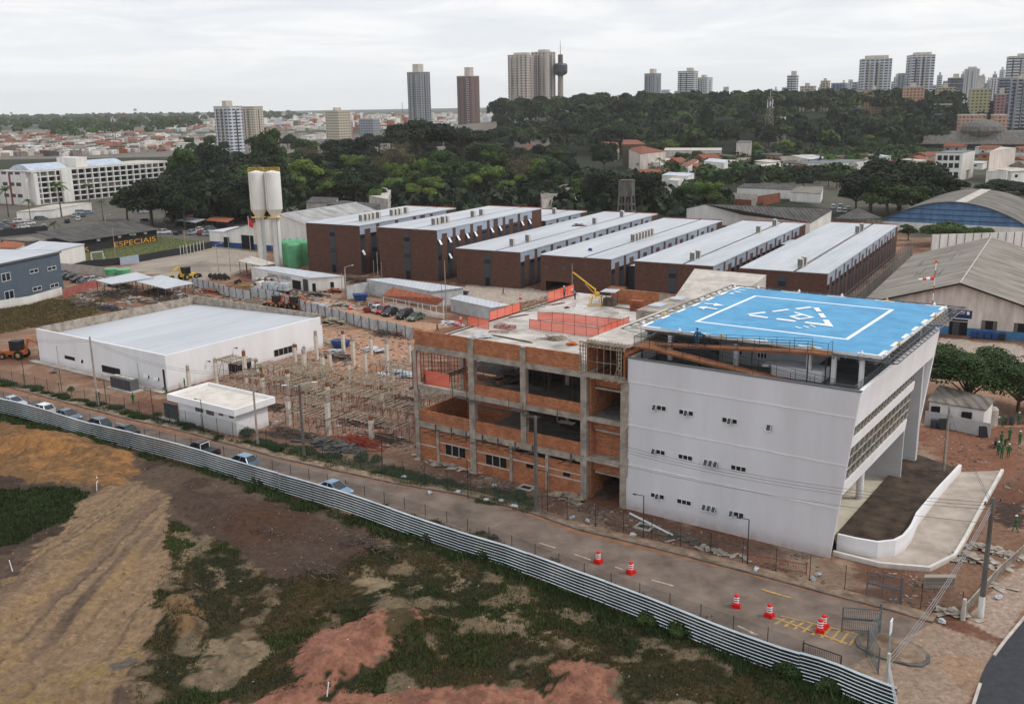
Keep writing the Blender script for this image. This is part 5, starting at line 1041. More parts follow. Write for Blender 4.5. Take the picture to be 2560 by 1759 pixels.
mb = MB(); mb.quad((-w_-.5,-.5,zE-.05),(0,-.5,zA+.1),(0,Lw+.5,zA+.1),(-w_-.5,Lw+.5,zE-.05)); mb.quad((0,-.5,zA+.1),(w_+.5,-.5,zE-.05),(w_+.5,Lw+.5,zE-.05),(0,Lw+.5,zA+.1)); mb.build('roof','fibw',wr)
mb = MB(); mb.bar((0,-.6,zA+.15),(0,Lw+.6,zA+.15),.3); mb.build('ridge_cap','roofw',wr)
bx(wr,'plinth','bluew',(-w_-7,w_,-.06,-.01,-.1,1.6)); bx(wr,'doorway','dark',(-w_+6.5,-w_+11.5,-.07,-.063,0,4.2)); bx(wr,'side_annex','white2',(-w_-7,-w_-.01,0,12,-.1,4.6)); bx(wr,'annex_roof','roofw',(-w_-7.2,-w_-.01,-.2,12.2,4.601,4.8)); bx(wr,'doorway','dark',(-w_-1,-w_+1.4,-.07,-.063,0,3.2))
mb = MB(); rr_ = zA-zE
for k,(s,t,l) in enumerate(((.55,.08,8),(.5,.12,9),(.62,.16,7),(.35,.1,10),(.4,.2,6),(.7,.13,5))):
    x = -w_*s; z = zA+.1-(rr_+.15)*s+.04; mb.box(x-.35,x+.35,Lw*t,Lw*t+l,z-.03,z+.03)
mb.build('patched_sheet','roofw',wr)
# ================================================================ RIGHT HAND HANGARS
fK = Fr(G('h',1870,1195), FB.az)
hg = thing('grey_hangar','big pale gabled hangar with a stained grey sheet roof and blue plinth behind the helideck','hangar',fK.wld(-2.24,0),FB.az); W_=15.5; zA=9.65; zE=4.9; Lw=66
mb = MB(); mb.add([(-W_,0,-.2),(W_,0,-.2),(W_,0,zE-.2),(0,0,zA-.2),(-W_,0,zE-.2),(-W_,Lw,-.2),(W_,Lw,-.2),(W_,Lw,zE-.2),(0,Lw,zA-.2),(-W_,Lw,zE-.2)],[(0,1,2,3,4),(6,5,9,8,7),(5,0,4,9),(1,6,7,2)])
MT['stain'] = mat('stained_cream_wall',(222,212,204),(184,172,162),scale=.9,rough=.9,stretch=(1,1,.18),detail=10); mb.build('wall','stain',hg)
MT['fibr'] = mat('brown_grey_fibre_cement',(152,145,136),(112,106,99),scale=.35,rough=.9,stripe=(1,1.1,.6),stretch=(.25,1,1),detail=10)
mb = MB(); e1 = 1.2; sl_ = (zA-zE)/W_
mb.hexa([(-W_-e1,-.9,zE-sl_*e1-.05),(0,-.9,zA-.05),(0,Lw,zA-.05),(-W_-e1,Lw,zE-sl_*e1-.05)],[(-W_-e1,-.9,zE-sl_*e1+.05),(0,-.9,zA+.05),(0,Lw,zA+.05),(-W_-e1,Lw,zE-sl_*e1+.05)]); mb.hexa([(0,-.9,zA-.05),(W_+e1,-.9,zE-sl_*e1-.05),(W_+e1,Lw,zE-sl_*e1-.05),(0,Lw,zA-.05)],[(0,-.9,zA+.05),(W_+e1,-.9,zE-sl_*e1+.05),(W_+e1,Lw,zE-sl_*e1+.05),(0,Lw,zA+.05)]); mb.build('roof','fibr',hg)
mb = MB(); mb.bar((-W_-e1,-.95,zE-sl_*e1-.1),(0,-.95,zA-.1),.28); mb.bar((0,-.95,zA-.1),(W_+e1,-.95,zE-sl_*e1-.1),.28); mb.build('verge_board','dark',hg); mb = MB(); mb.bar((0,-.9,zA+.1),(0,Lw,zA+.1),.2); mb.build('ridge_cap','concl',hg)
bx(hg,'plinth',mat('blue_plinth',(74,128,172),(60,104,142),scale=1,rough=.8),(-W_,W_,-.05,-.005,-.1,1.5))
mb = MB()
for s,t,l,w2 in ((.35,14,11,1.2),(.62,24,9,1.3),(.3,36,16,1.4),(.75,40,8,1.2),(.5,52,9,.8)): x=-W_*s; z=zA-(zA-zE)*s+.09; mb.hexa([(x-w2,t,z-sl_*w2-.03),(x,t,z-.03),(x,t+l,z-.03),(x-w2,t+l,z-sl_*w2-.03)],[(x-w2,t,z-sl_*w2),(x,t,z),(x,t+l,z),(x-w2,t+l,z-sl_*w2)])
mb.build('newer_sheet','fib',hg)
def hgp(a,b): q = fK.on('h',a,b,v=0); return q[0]+2.24, q[2]
x0,z1 = hgp(1705,1068); x1,z0 = hgp(1845,1200); bx(hg,'doorway','dark',(x0,x1,-.08,-.052,0.0,2.95)); bx(hg,'door','slate',(x0+.6,x0+1.7,-.12,-.083,.05,2.4)); bx(hg,'door_frame','concl',(x0,x1,-.11,-.084,2.5,2.62))
for a,b in ((1970,2100),(2240,2370)):
    x0,_ = hgp(a,1090); x1,_ = hgp(b,1110); s = bx(hg,'window','dark',(x0,x1,-.04,-.008,1.35,3.1)); bx(s,'shutter','concd',(x0,x0+.65,-.08,-.045,1.4,3.05),(x1-.65,x1,-.08,-.045,1.4,3.05))
# its sign board
x0,_ = hgp(1690,1040); x1,_ = hgp(1888,1055); sg = bx(hg,'sign_board',flat('navy_sign',(30,42,88)),(x0,x1,-.12,-.06,3.15,4.65)); 
def textmesh(name, s, size, par, m, loc, rot, ext=.01, sx=1):
    c = bpy.data.curves.new(name,'FONT'); c.body = s; c.size = size; c.extrude = ext; c.align_x = 'LEFT'; t = bpy.data.objects.new(name+'_src', c); COL.objects.link(t)
    dg = bpy.context.evaluated_depsgraph_get(); me = bpy.data.meshes.new_from_object(t.evaluated_get(dg)); COL.objects.unlink(t); bpy.data.objects.remove(t)
    me.materials.clear(); me.materials.append(MT[m]); o = bpy.data.objects.new(name, me); COL.objects.link(o); o.parent = par; o.location = loc; o.rotation_euler = rot; o.scale = (sx,1,1); return o
bx(sg,'sign_lines','mark',(x0+.9,x1-1.1,-.14,-.123,4.25,4.4),(x0+.6,x1-1.2,-.14,-.123,3.98,4.04),(x0+1.7,x1-2.2,-.14,-.123,3.82,3.87),(x1-.85,x1-.4,-.14,-.123,3.9,4.45)); bx(sg,'sign_edge','mark',(x0-.1,x1+.1,-.13,-.1,3.02,3.14))
# blue arched hangar
fA = Fr(G('h',1390,330), -33.4); ah = thing('arched_hangar','arched grey roof hangar with a blue ribbed end wall behind the round tree','hangar',fA.wld(12,0),-33.4); R0, zs, zt = 21.5, 3.0, 9.9
arc = [(R0*sin(t*pi/24*.92-.92*pi/2)*1.0/ sin(.92*pi/2), zs+(zt-zs)*cos((t/24-.5)*pi*.92)) for t in range(25)]
arc = [(x, zs+(zt-zs)*(1-(x/R0)**2)) for x in np.linspace(-R0,R0,25)]
MT['bluew2'] = mat('blue_corrugated_wall',(98,138,178),(76,108,146),scale=.5,rough=.6,stripe=(0,.6,.5),stretch=(1,1,.3)); MT['archr'] = mat('old_arch_roof',(130,125,118),(92,88,84),scale=.3,rough=.9,stripe=(1,1.2,.6),stretch=(.3,1,1),detail=10)
mb = MB(); mb.add([(x,0,z) for x,z in arc]+[(x,.2,z) for x,z in arc],[tuple(range(25))[::-1],tuple(range(25,50))]); mb.build('end_wall','bluew2',ah)
bx(ah,'lower_wall','white2',(-R0,R0,.02,.3,-.2,2.99),(-R0,-R0+.3,.31,46,-.2,2.99),(R0-.3,R0,.31,46,-.2,2.99)); mb = MB()
for (xa,za),(xb,zb) in zip(arc[:-1],arc[1:]): mb.hexa([(xa,-1.0,za+.05),(xb,-1.0,zb+.05),(xb,48,zb+.05),(xa,48,za+.05)],[(xa,-1.0,za+.2),(xb,-1.0,zb+.2),(xb,48,zb+.2),(xa,48,za+.2)])
mb.build('arched_roof','archr',ah); mb = MB()
for xa,za in ((arc[13],arc[13]),): pass
mb = MB(); mb.hexa([(0.2,-1.0,zt+.17),(3.4,-1.0,zt+.05),(3.4,48,zt+.05),(.2,48,zt+.17)],[(.2,-1.02,zt+.25),(3.4,-1.02,zt+.13),(3.4,48,zt+.13),(.2,48,zt+.25)]); mb.build('newer_sheet','concl',ah)
mb = MB(); [mb.bar((-R0*sqrt(1-(z-zs)/(zt-zs)),-.1,z),(R0*sqrt(1-(z-zs)/(zt-zs)),-.1,z),.15) for z in (4.2,5.8,7.4)]; mb.build('wall_rail','slate',ah)
# other roofs on the right
shed('old_shed','long dark fibre roof with pale patches behind the fifth wing','shed',[('d',-480,1395),('d',555,1515),('d',735,1405),('d',-330,1360)],5.5,'white2','fibd',rise=(-1.5,-1.5,1.6,1.6)); shed('old_shed','ruined open shed roof between the long dark roof and the arched hangar','shed',[('d',750,1480),('d',1000,1485),('d',1150,1475),('d',940,1395)],5,'woodd','fibd',openw=True,rise=(-1,0,0,1))
pw_ = thing('panel_wall','tall pale panel wall with a steel frame standing behind the grey hangar','wall',G('h',1545,500),-8); d_=G('h',2500,470)-G('h',1545,500); pw_.rotation_euler=(0,0,atan2(d_[1],d_[0])); lw_=hypot(d_[0],d_[1]); ph_ = HT('h',1545,352,G('h',1545,500)); bx(pw_,'panel','white2',(0,lw_,0,.15,-.2,ph_)); bx(pw_,'frame','slate',*[(k*lw_/14,k*lw_/14+.12,-.1,-.02,0,ph_) for k in range(15)])
shed('kiosk_house','white cabin with dark windows and an old sheet roof under the right tree','cabin',[('m',1520,400),('m',2010,480),('m',2090,385),('m',1620,270)],2.9,'white2','fib',rise=(0,0,.9,.9))
kh = [o for o in SC.objects if o.name.startswith('kiosk_house')][0]
for nm,(a,b,c,d) in (('window',(1550,440,1635,492)),('window',(1805,485,1890,545))):
    p=G('m',a,b,2.3); q=G('m',c,(b+d)/2+3,1.9)
    l0=kh.location; mb=MB(); v1=Vector((q[0]-p[0],q[1]-p[1],0)); n_=Vector((v1.y,-v1.x,0)).normalized()*.35; p0=Vector((p[0]-l0.x,p[1]-l0.y,0))+n_; p1=p0+v1
    mb.hexa([p0+Vector((0,0,1.3)),p0+n_*.2+Vector((0,0,1.3)),p1+n_*.2+Vector((0,0,1.3)),p1+Vector((0,0,1.3))],[p0+Vector((0,0,2.3)),p0+n_*.2+Vector((0,0,2.3)),p1+n_*.2+Vector((0,0,2.3)),p1+Vector((0,0,2.3))]); mb.build(nm,'dark',kh)
def hoarding(label, pts, h=2.2, m='hoard', step=2.6, brace=True, name='site_hoarding'):
    o = thing(name,label,'hoarding',(pts[0][0],pts[0][1],0)); o0 = pts[0]; n = max(2,int(sum(hypot(b[0]-a[0],b[1]-a[1]) for a,b in zip(pts[:-1],pts[1:]))/step)+1); q = [(p[0]-o0[0],p[1]-o0[1]) for p in resample(pts,n)]
    mb = MB()
    for a,b in zip(q[:-1],q[1:]):
        t = Vector((b[0]-a[0],b[1]-a[1])).normalized(); nn = Vector((-t.y,t.x))*.05; mb.hexa([(*a,0),(*b,0),(b[0]+nn.x,b[1]+nn.y,0),(a[0]+nn.x,a[1]+nn.y,0)],[(*a,h),(*b,h),(b[0]+nn.x,b[1]+nn.y,h),(a[0]+nn.x,a[1]+nn.y,h)])
    mb.build('sheet',m,o)
    if brace:
        for k,p in enumerate(q):
            mb = MB(); mb.bar((p[0],p[1]-.12,-.1),(p[0],p[1]-.12,h+.15),.1); 
            if k % 2: mb.bar((p[0],p[1]-.12,h*.9),(p[0]-.9,p[1]-1.0,.1),.06)
            mb.build('post','woodd',o)
    return o
hoarding('grey sheet hoarding with dark braced posts between the white hall and the lane', PL(('f',90,868),('f',300,900),('f',570,998),('f',800,1060),('f',1050,1130),('f',1330,1190),('f',1440,1222)))
hoarding('pale sheet hoarding between the motorcycles and the canopies', PL(('e',1600,650),('e',1760,690),('e',1900,735),('e',2080,770)))
hoarding('short pale hoarding in front of the right cabin', PL(('m',1495,600),('m',1640,622),('m',1800,660),('m',2040,712)), h=1.9, brace=False)
hoarding('grey hoarding along the left of the tiled shelter lane', PL(('f',890,890),('f',1070,850),('f',1200,830)), h=3.0, brace=False)
hoarding('red and white rough wall at the left edge below the grey blue block', PL(('e',-200,870),('e',0,838),('e',250,800),('e',520,720)), h=1.9, m='white2', brace=False, name='boundary_wall'); hoarding('worn red painted wall between the grey blue block and the canopies', PL(('e',525,745),('e',665,700),('e',840,650)), h=2.0, m=mat('worn_red_wall',(172,60,52),(140,120,110),scale=.8,detail=9), brace=False, name='boundary_wall')
hoarding('grey boundary wall above the parked cars at the left', PL(('e',505,530),('e',690,545),('e',870,565)), h=2.4, m='concl', brace=False, name='boundary_wall')
MT['blackwall'] = flat('charcoal_wall',(46,47,52),rough=.9)
hoarding('low charcoal wall between the grass field and the paved yard', PL(('e',600,530),('e',700,500),('e',1000,470)), h=2.0, m='blackwall', brace=False, name='field_wall'); hoarding('grey gate panel with a ring emblem in the low charcoal wall', PL(('e',1000,475),('e',1155,450)), h=2.2, m='greyblue', brace=False, name='field_gate'); hoarding('long charcoal wall running along the right of the grass field', PL(('e',1157,448),('e',1300,420),('e',1540,380),('e',1760,330)), h=2.0, m='blackwall', brace=False, name='field_wall')
hoarding('dark wall along the street behind the black painted clubhouse', PL(('e',0,240),('e',300,210),('e',400,205)), h=2.4, m='blackwall', brace=False, name='field_wall')
# clubhouse with the painted word
cE = G('e',920,330); cR = G('e',1305,270); az_ = math.degrees(atan2(cR[1]-cE[1],cR[0]-cE[0])); fE = Fr(cE,az_); LE = hypot(*(cR-cE)[:2]); hE = fE.on('e',1300,178,v=0)[2]
ch = thing('clubhouse','long black painted clubhouse with a grey ribbed roof and yellow lettering beside the grass field','building',fE.wld(0,0),az_)
xl = fE.on('e',600,375,v=0)[0]; bx(ch,'wall','blackwall',(xl,LE,0,.3,-.3,hE),(xl,LE,.31,14,-.3,hE-.1)); mb = MB(); mb.hexa([(xl-1,-1.2,hE),(LE+1,-1.2,hE),(LE+.5,15,hE+2.2),(xl-1,15,hE+2.2)],[(xl-1,-1.2,hE+.15),(LE+1,-1.2,hE+.15),(LE+.5,15,hE+2.35),(xl-1,15,hE+2.35)]); mb.build('roof','fibd',ch)
pa = fE.on('e',945,325,v=0); pb = fE.on('e',1290,250,v=0); zt_ = fE.on('e',950,285,v=0)[2]; zb_ = fE.on('e',950,325,v=0)[2]
MT['yl'] = flat('yellow_lettering',(232,160,40)); tm = textmesh('painted_word','ESPECIAIS',(zt_-zb_)*1.45,ch,'yl',(pa[0],-.03,zb_),(pi/2,0,0)); wd = max(v.co.x for v in tm.data.vertices); tm.scale = ((pb[0]-pa[0])/wd,1,1)
ps = fE.on('e',700,330,v=0); tm2 = textmesh('painted_letter','S',(zt_-zb_)*1.45,ch,'yl',(ps[0],-.03,zb_-.2),(pi/2,0,0),sx=1.5)
for a,b in ((975,235),(1070,215),(1100,215),(1190,205),(800,262)): p = fE.on('e',a,b,v=0); bx(ch,'wall_unit','white2',(p[0],p[0]+1.0,-.4,-.01,p[2]-.5,p[2]+.2))
def post(label, z, a, b, h, name='post', m='concl', r=.09):
    c = G(z,a,b); mb = MB(); mb.tube((0,0,-.1),(0,0,h),r,r*.8,n=6); o = mb.build(name,m); o.location=(c[0],c[1],0); return o
for k,(a,b) in enumerate(((1500,392),(1527,386),(1555,382),(1583,376),(1612,370),(1640,362),(1665,355),(1693,350))): tag(post('', 'e',a,b,2.9,name='short_white_post',m='white2'),'short white post standing above the charcoal wall, %s from the left' % WNm[k],'post','white posts by the charcoal wall')
gl = thing('football_goal','white football goal frame with a net at the near end of the grass field','goal',G('e',760,440),0); p1 = G('e',858,428)-G('e',760,440); mb = MB(); d_ = Vector((p1[0],p1[1],0)); mb.tube((0,0,0),(0,0,2.4),.08); mb.tube(d_,d_+Vector((0,0,2.4)),.08); mb.tube((0,0,2.4),d_+Vector((0,0,2.4)),.08); bk = Vector((-d_.y,d_.x,0)).normalized()*-1.2; mb.tube((0,0,2.4),bk,.04); mb.tube(d_+Vector((0,0,2.4)),d_+bk,.04); mb.build('frame','mark',gl); mb = MB(); mb.quad(Vector((0,0,2.4)),d_+Vector((0,0,2.4)),d_+bk,bk); mb.build('net','netwire',gl)
# ================================================================ CARS
MT['glasscar'] = flat('car_glass',(28,34,40),rough=.1,spec=.8); MT['lamp'] = flat('headlight_lens',(220,222,220),rough=.2)
def carpaint(n,c): MT[n] = mat(n,c,tuple(x*.93 for x in c),scale=3,rough=.28,spec=.6,metal=.2); return n
for n,c in (('silver',(176,184,192)),('greycar',(96,108,120)),('blackcar',(34,38,42)),('whitecar',(226,228,230)),('redcar',(150,30,44)),('bluecar',(120,146,170)),('greencar',(90,110,90))): carpaint(n,c)
def section(mb, prof, y0, y1, inset=0):
    """solid from a side profile (x,z), optionally narrower on top"""
    n = len(prof); zmax = max(p[1] for p in prof); zmin = min(p[1] for p in prof); vs = []
    for sgn in (y0, y1):
        for x,z in prof: k = (z-zmin)/(zmax-zmin); vs.append((x, sgn*(1-inset*k), z))
    mb.add(vs, [tuple(range(n)), tuple(range(n,2*n))[::-1]]+[(i, n+i, n+(i+1)%n, (i+1)%n) for i in range(n)]); return mb
_cars = {}
def make_car(kind, paint, label, cat='car', group=None):
    key = (kind, paint)
    if key in _cars: o = dup(_cars[key], (0,0,0), 0, label, group); return o
    o = thing('parked_car' if kind != 'pickup' else 'pickup_truck', label, cat, (0,0,0), 0, group); _cars[key] = o
    if kind == 'pickup':
        body = [(-2.6,.35),(-2.6,.95),(-.7,.98),(1.2,1.02),(2.3,.9),(2.6,.7),(2.6,.35)]; cab = [(-.75,.99),(-.55,1.68),(.55,1.72),(1.25,1.03)]; wx = 1.6
    elif kind == 'suv':
        body = [(-2.25,.35),(-2.3,1.05),(1.1,1.1),(2.1,.95),(2.25,.7),(2.25,.35)]; cab = [(-2.2,1.06),(-1.95,1.68),(.45,1.72),(1.15,1.11)]; wx = 1.38
    elif kind == 'hatch':
        body = [(-1.95,.3),(-1.98,.9),(1.0,.92),(1.75,.78),(1.95,.6),(1.95,.3)]; cab = [(-1.9,.91),(-1.5,1.42),(.25,1.47),(1.1,.93)]; wx = 1.25
    else:
        body = [(-2.2,.3),(-2.2,.88),(-1.5,.93),(.9,.92),(1.9,.76),(2.15,.58),(2.15,.3)]; cab = [(-1.65,.94),(-1.0,1.4),(.2,1.44),(1.1,.93)]; wx = 1.35
    mb = MB(); section(mb, body, -.86, .86, .04); mb.build('body', paint, o)
    mb = MB(); section(mb, cab, -.78, .78, .16); mb.build('window', 'glasscar', o)
    a, b = cab[1], cab[2]; mb = MB(); mb.box(a[0]+.06,b[0]-.04,-.62,.62,a[1]+.012,b[1]+.045)
    for s in (-1,1): mb.bar((a[0],s*.66,a[1]),(cab[0][0],s*.77,cab[0][1]),.07); mb.bar((b[0],s*.66,b[1]),(cab[3][0],s*.77,cab[3][1]),.07); mb.bar(((a[0]+b[0])/2,s*.68,b[1]-.02),((cab[0][0]+cab[3][0])/2,s*.80,cab[0][1]),.08)
    mb.build('roof', paint, o)
    if kind == 'pickup': mb = MB(); mb.box(-2.5,-.85,-.72,.72,.985,1.03); mb.build('bed','black',o); mb = MB(); mb.bar((-.8,-.7,1.0),(-.8,-.7,1.7),.06); mb.bar((-.8,.7,1.0),(-.8,.7,1.7),.06); mb.bar((-.8,-.7,1.7),(-.8,.7,1.7),.07); mb.build('roll_bar','mark',o)
    for x in (-wx, wx):
        for y in (-.82, .82): mb = MB(); mb.tube((x,y-.1,.33),(x,y+.1,.33),.33,n=14); wl = mb.build('wheel','tyre',o); mb = MB(); s = 1 if y > 0 else -1; mb.tube((x,y+s*.101,.33),(x,y+s*.115,.33),.19,n=10); mb.build('rim','silver',wl)
    fx = body[-1][0]
    for y in (-.6,.6): mb = MB(); mb.box(fx-.12,fx+.02,y-.18,y+.18,.56,.68); mb.build('headlight','lamp',o); mb = MB(); mb.box(-abs(body[0][0])-.02,-abs(body[0][0])+.08,y-.14,y+.14,.7,.82); mb.build('tail_light','red',o)
    return o
def car(kind, paint, label, z, a, b, az, group=None, cat='car'):
    c = G(z,a,b) if z else (a,b,0); o = make_car(kind, paint, label, cat if kind != 'pickup' else 'pickup', group); o.location = (c[0],c[1],.02); o.rotation_euler = (0,0,radians(az)); return o
ra = degrees_ = math.degrees(atan2(*(np.array(CB[30])-np.array(CB[20]))[::-1]))
for kd,pt,lb,x,y in (('sedan','silver','silver saloon at the far left end of the row behind the ribbed fence',45,918),('hatch','whitecar','white hatchback, second from the left in the row behind the ribbed fence',102,936),('sedan','greycar','dark grey saloon, third in the row behind the ribbed fence',162,950),('hatch','greycar','grey hatchback, fourth in the row behind the ribbed fence',230,968),('sedan','blackcar','black saloon, last of the close row behind the ribbed fence',292,984),('pickup','blackcar','black pickup with a chrome roll bar parked alone on the road',466,1028),('hatch','bluecar','pale blue hatchback just right of the black pickup',553,1055),('sedan','bluecar','blue grey saloon parked alone nearest the unfinished block',776,1114)):
    c = G('v',x,y); d = dist_line(np.array([c[0]]),np.array([c[1]]),[tuple(q) for q in FENCE]); i = int(np.argmin([hypot(q[0]-c[0],q[1]-c[1]) for q in FB_])); t = np.array(FB_[min(89,i+2)])-np.array(FB_[max(0,i-2)]); t = t/np.linalg.norm(t); n_ = np.array([-t[1],t[0]]); p = np.array(FB_[i])+n_*3.0+t*((c[:2]-np.array(FB_[i]))@t)
    car(kd,pt,lb,None,p[0],p[1],math.degrees(atan2(t[1],t[0]))+(180 if kd != 'sedan' or pt == 'blackcar' else 0),'cars parked along the road')
for kd,pt,lb,a,b,az in (('pickup','redcar','red pickup farthest left beside the tiled shelter',1110,985,60),('hatch','whitecar','white car squeezed between the red pickup and the red hatchback',1150,990,60),('hatch','redcar','dark red hatchback parked before the tiled shelter',1188,1005,-118),('hatch','blackcar','black hatchback between the red car and the big black car',1245,1022,-118),('suv','blackcar','big black off road car before the tiled shelter',1365,1045,-118),('sedan','greencar','grey green saloon, rightmost before the tiled shelter',1458,1060,-118)): car(kd,pt,lb,'f',a,b,az,'cars before the tiled shelter')
PK = [('blackcar',560,585),('blackcar',610,590),('greycar',530,560),('blackcar',665,612),('greycar',730,618),('silver',785,610),('blackcar',480,545)]
for k,(pt,a,b) in enumerate(PK): car('sedan',pt,'car in the walled strip right of the grey blue block, %s in line' % WNm[k],'e',a,b,50,'cars right of the grey blue block')
PK = [('whitecar',1365,215,15),('blackcar',1480,220,80),('silver',1600,218,80),('whitecar',1660,190,80),('redcar',1680,225,80),('whitecar',1715,225,80),('silver',1745,225,80),('greycar',1560,150,80),('blackcar',1500,150,80),('whitecar',2030,80,80),('greycar',1750,185,60)]
for k,(pt,a,b,az) in enumerate(PK): car('hatch' if k%2 else 'suv',pt,'%s parked at the top of the grass field, %s listed from the clubhouse' % ({'whitecar':'white car','blackcar':'black car','silver':'silver car','redcar':'red car','greycar':'grey car'}[pt],(WNm+['ninth','tenth','eleventh'])[k]),'e',a,b,az,'cars at the top of the grass field')
PK = [('whitecar',165,1350),('greycar',355,1325),('redcar',110,1385),('greycar',50,1365),('silver',370,1395),('whitecar',250,1365),('silver',640,1275),('greycar',690,1300),('bluecar',735,1275),('silver',680,1275),('whitecar',200,1395),('blackcar',330,1325),('blackcar',560,1350),('silver',620,1300),('whitecar',650,1330),('blackcar',90,1420),('greycar',15,1385),('blackcar',1210,1345),('silver',1180,1270),('whitecar',1215,1268)]
for k,(pt,a,b) in enumerate(PK): car('hatch' if k%3 else 'suv',pt,'%s car in the car park below the long white building' % pt.replace('car',''),'a',a,b,random.choice((20,110)),'cars in the far left car park')
PK = [('whitecar',740,1400),('whitecar',790,1430),('silver',800,1395),('whitecar',835,1430),('silver',865,1412)]
for k,(pt,a,b) in enumerate(PK): car('suv' if k<3 else 'hatch',pt,'%s parked on grass beyond the long dark roof, %s from the left' % ('white van like car' if pt=='whitecar' else 'silver car',WNm[k]),'d',a,b,70,'vehicles beyond the long dark roof')
# ================================================================ PEOPLE
def person_mesh(pose):
    J = {'p':(0,0,.93),'c':(0,0,1.25),'n':(0,.0,1.45),'h':(0,.02,1.56),'t':(0,.02,1.70)}
    if pose == 'bend': J.update(c=(0,.22,1.15),n=(0,.38,1.25),h=(0,.46,1.28),t=(0,.56,1.33))
    legs = {'stand':((.1,.02,.5),(.11,-.02,.07),(.11,.14,.03)),'walk':((.1,.16,.52),(.1,.25,.08),(.1,.38,.05)),'bend':((.1,.08,.5),(.11,0,.07),(.11,.15,.03))}[pose]
    legl = {'stand':((-.1,.02,.5),(-.12,-.02,.07),(-.12,.14,.03)),'walk':((-.1,-.05,.5),(-.1,-.3,.12),(-.1,-.2,.04)),'bend':((-.12,.05,.5),(-.14,-.05,.07),(-.14,.1,.03))}[pose]
    cx,cy,cz = J['c']
    arms = {'stand':((.2,cy,1.38),(.26,cy-.02,1.12),(.25,cy+.12,.9)),'walk':((.2,cy,1.38),(.24,cy-.15,1.14),(.23,cy-.08,.92)),'bend':((.2,cy+.1,1.22),(.22,cy+.25,.98),(.16,cy+.38,.8))}[pose]
    arml = {'stand':((-.2,cy,1.38),(-.27,cy+.02,1.14),(-.14,cy+.2,1.08)),'walk':((-.2,cy,1.38),(-.24,cy+.12,1.14),(-.2,cy+.28,1.02)),'bend':((-.2,cy+.1,1.22),(-.22,cy+.25,.98),(-.14,cy+.38,.8))}[pose]
    V_ = [J['p'],J['c'],J['n'],J['h'],J['t']]; R_ = [.15,.17,.065,.085,.075]; E_ = [(0,1),(1,2),(2,3),(3,4)]
    def chain(root, pts, rs):
        k = root
        for p,r in zip(pts,rs): V_.append(p); R_.append(r); E_.append((k,len(V_)-1)); k = len(V_)-1
    chain(0,[(.1,0,.86)]+list(legs),[.1,.07,.05,.045]); chain(0,[(-.1,0,.86)]+list(legl),[.1,.07,.05,.045]); chain(1,arms,[.075,.05,.04]); chain(1,arml,[.075,.05,.04])
    me = bpy.data.meshes.new('body'); me.from_pydata(V_,E_,[]); o = bpy.data.objects.new('body',me); COL.objects.link(o)
    sk = o.modifiers.new('skin','SKIN'); 
    bm_layer = me.skin_vertices[0] if me.skin_vertices else None
    if bm_layer is None:
        import bmesh
        bm = bmesh.new(); bm.from_mesh(me); bm.verts.layers.skin.verify(); bm.to_mesh(me); bm.free(); bm_layer = me.skin_vertices[0]
    for i,r in enumerate(R_): bm_layer.data[i].radius = (r,r*.8 if i<2 else r); bm_layer.data[i].use_root = i == 0
    sb = o.modifiers.new('sub','SUBSURF'); sb.levels = 1; sb.render_levels = 1
    dg = bpy.context.evaluated_depsgraph_get(); m2 = bpy.data.meshes.new_from_object(o.evaluated_get(dg)); m2.name = 'person_body'; bpy.data.objects.remove(o)
    return m2, J
_pm = {}
def person(label, loc, az, pose, top, low=None, head='helmet', group='workers', s=1.0):
    if pose not in _pm: _pm[pose] = person_mesh(pose)
    base, J = _pm[pose]; me = base.copy(); me.materials.clear()
    for m in (top, low or top, 'skin', 'black'): me.materials.append(MT[m])
    for p in me.polygons:
        c = p.center; k = 0
        if c.z < .92: k = 1
        if c.z < .09: k = 3
        hx, hy, hz = J['h']
        if (c-Vector(J['t'])).length < .17 or (c-Vector(J['h'])).length < .12: k = 2
        if abs(c.x) > .13 and c.z < .93 and c.z > .78 and abs(c.y) > .03: k = 2
        p.material_index = k
    me.polygons.foreach_set('use_smooth',[True]*len(me.polygons))
    o = bpy.data.objects.new('person', me); COL.objects.link(o); o.location = tuple(float(q) for q in loc); o.rotation_euler = (0,0,radians(az)); o.scale = (s,s,s); tag(o,label,'person',group)
    t = J['t']; mb = MB(); mb.blob((t[0],t[1],t[2]+.03),.12,.13,.1,8,5)
    if head == 'helmet': mb.lathe([(.15,0),(.15,.015)],(t[0],t[1]+.02,t[2]+.01),10)
    mb.build('helmet' if head != 'hat' else 'hair', MT[head], o); return o
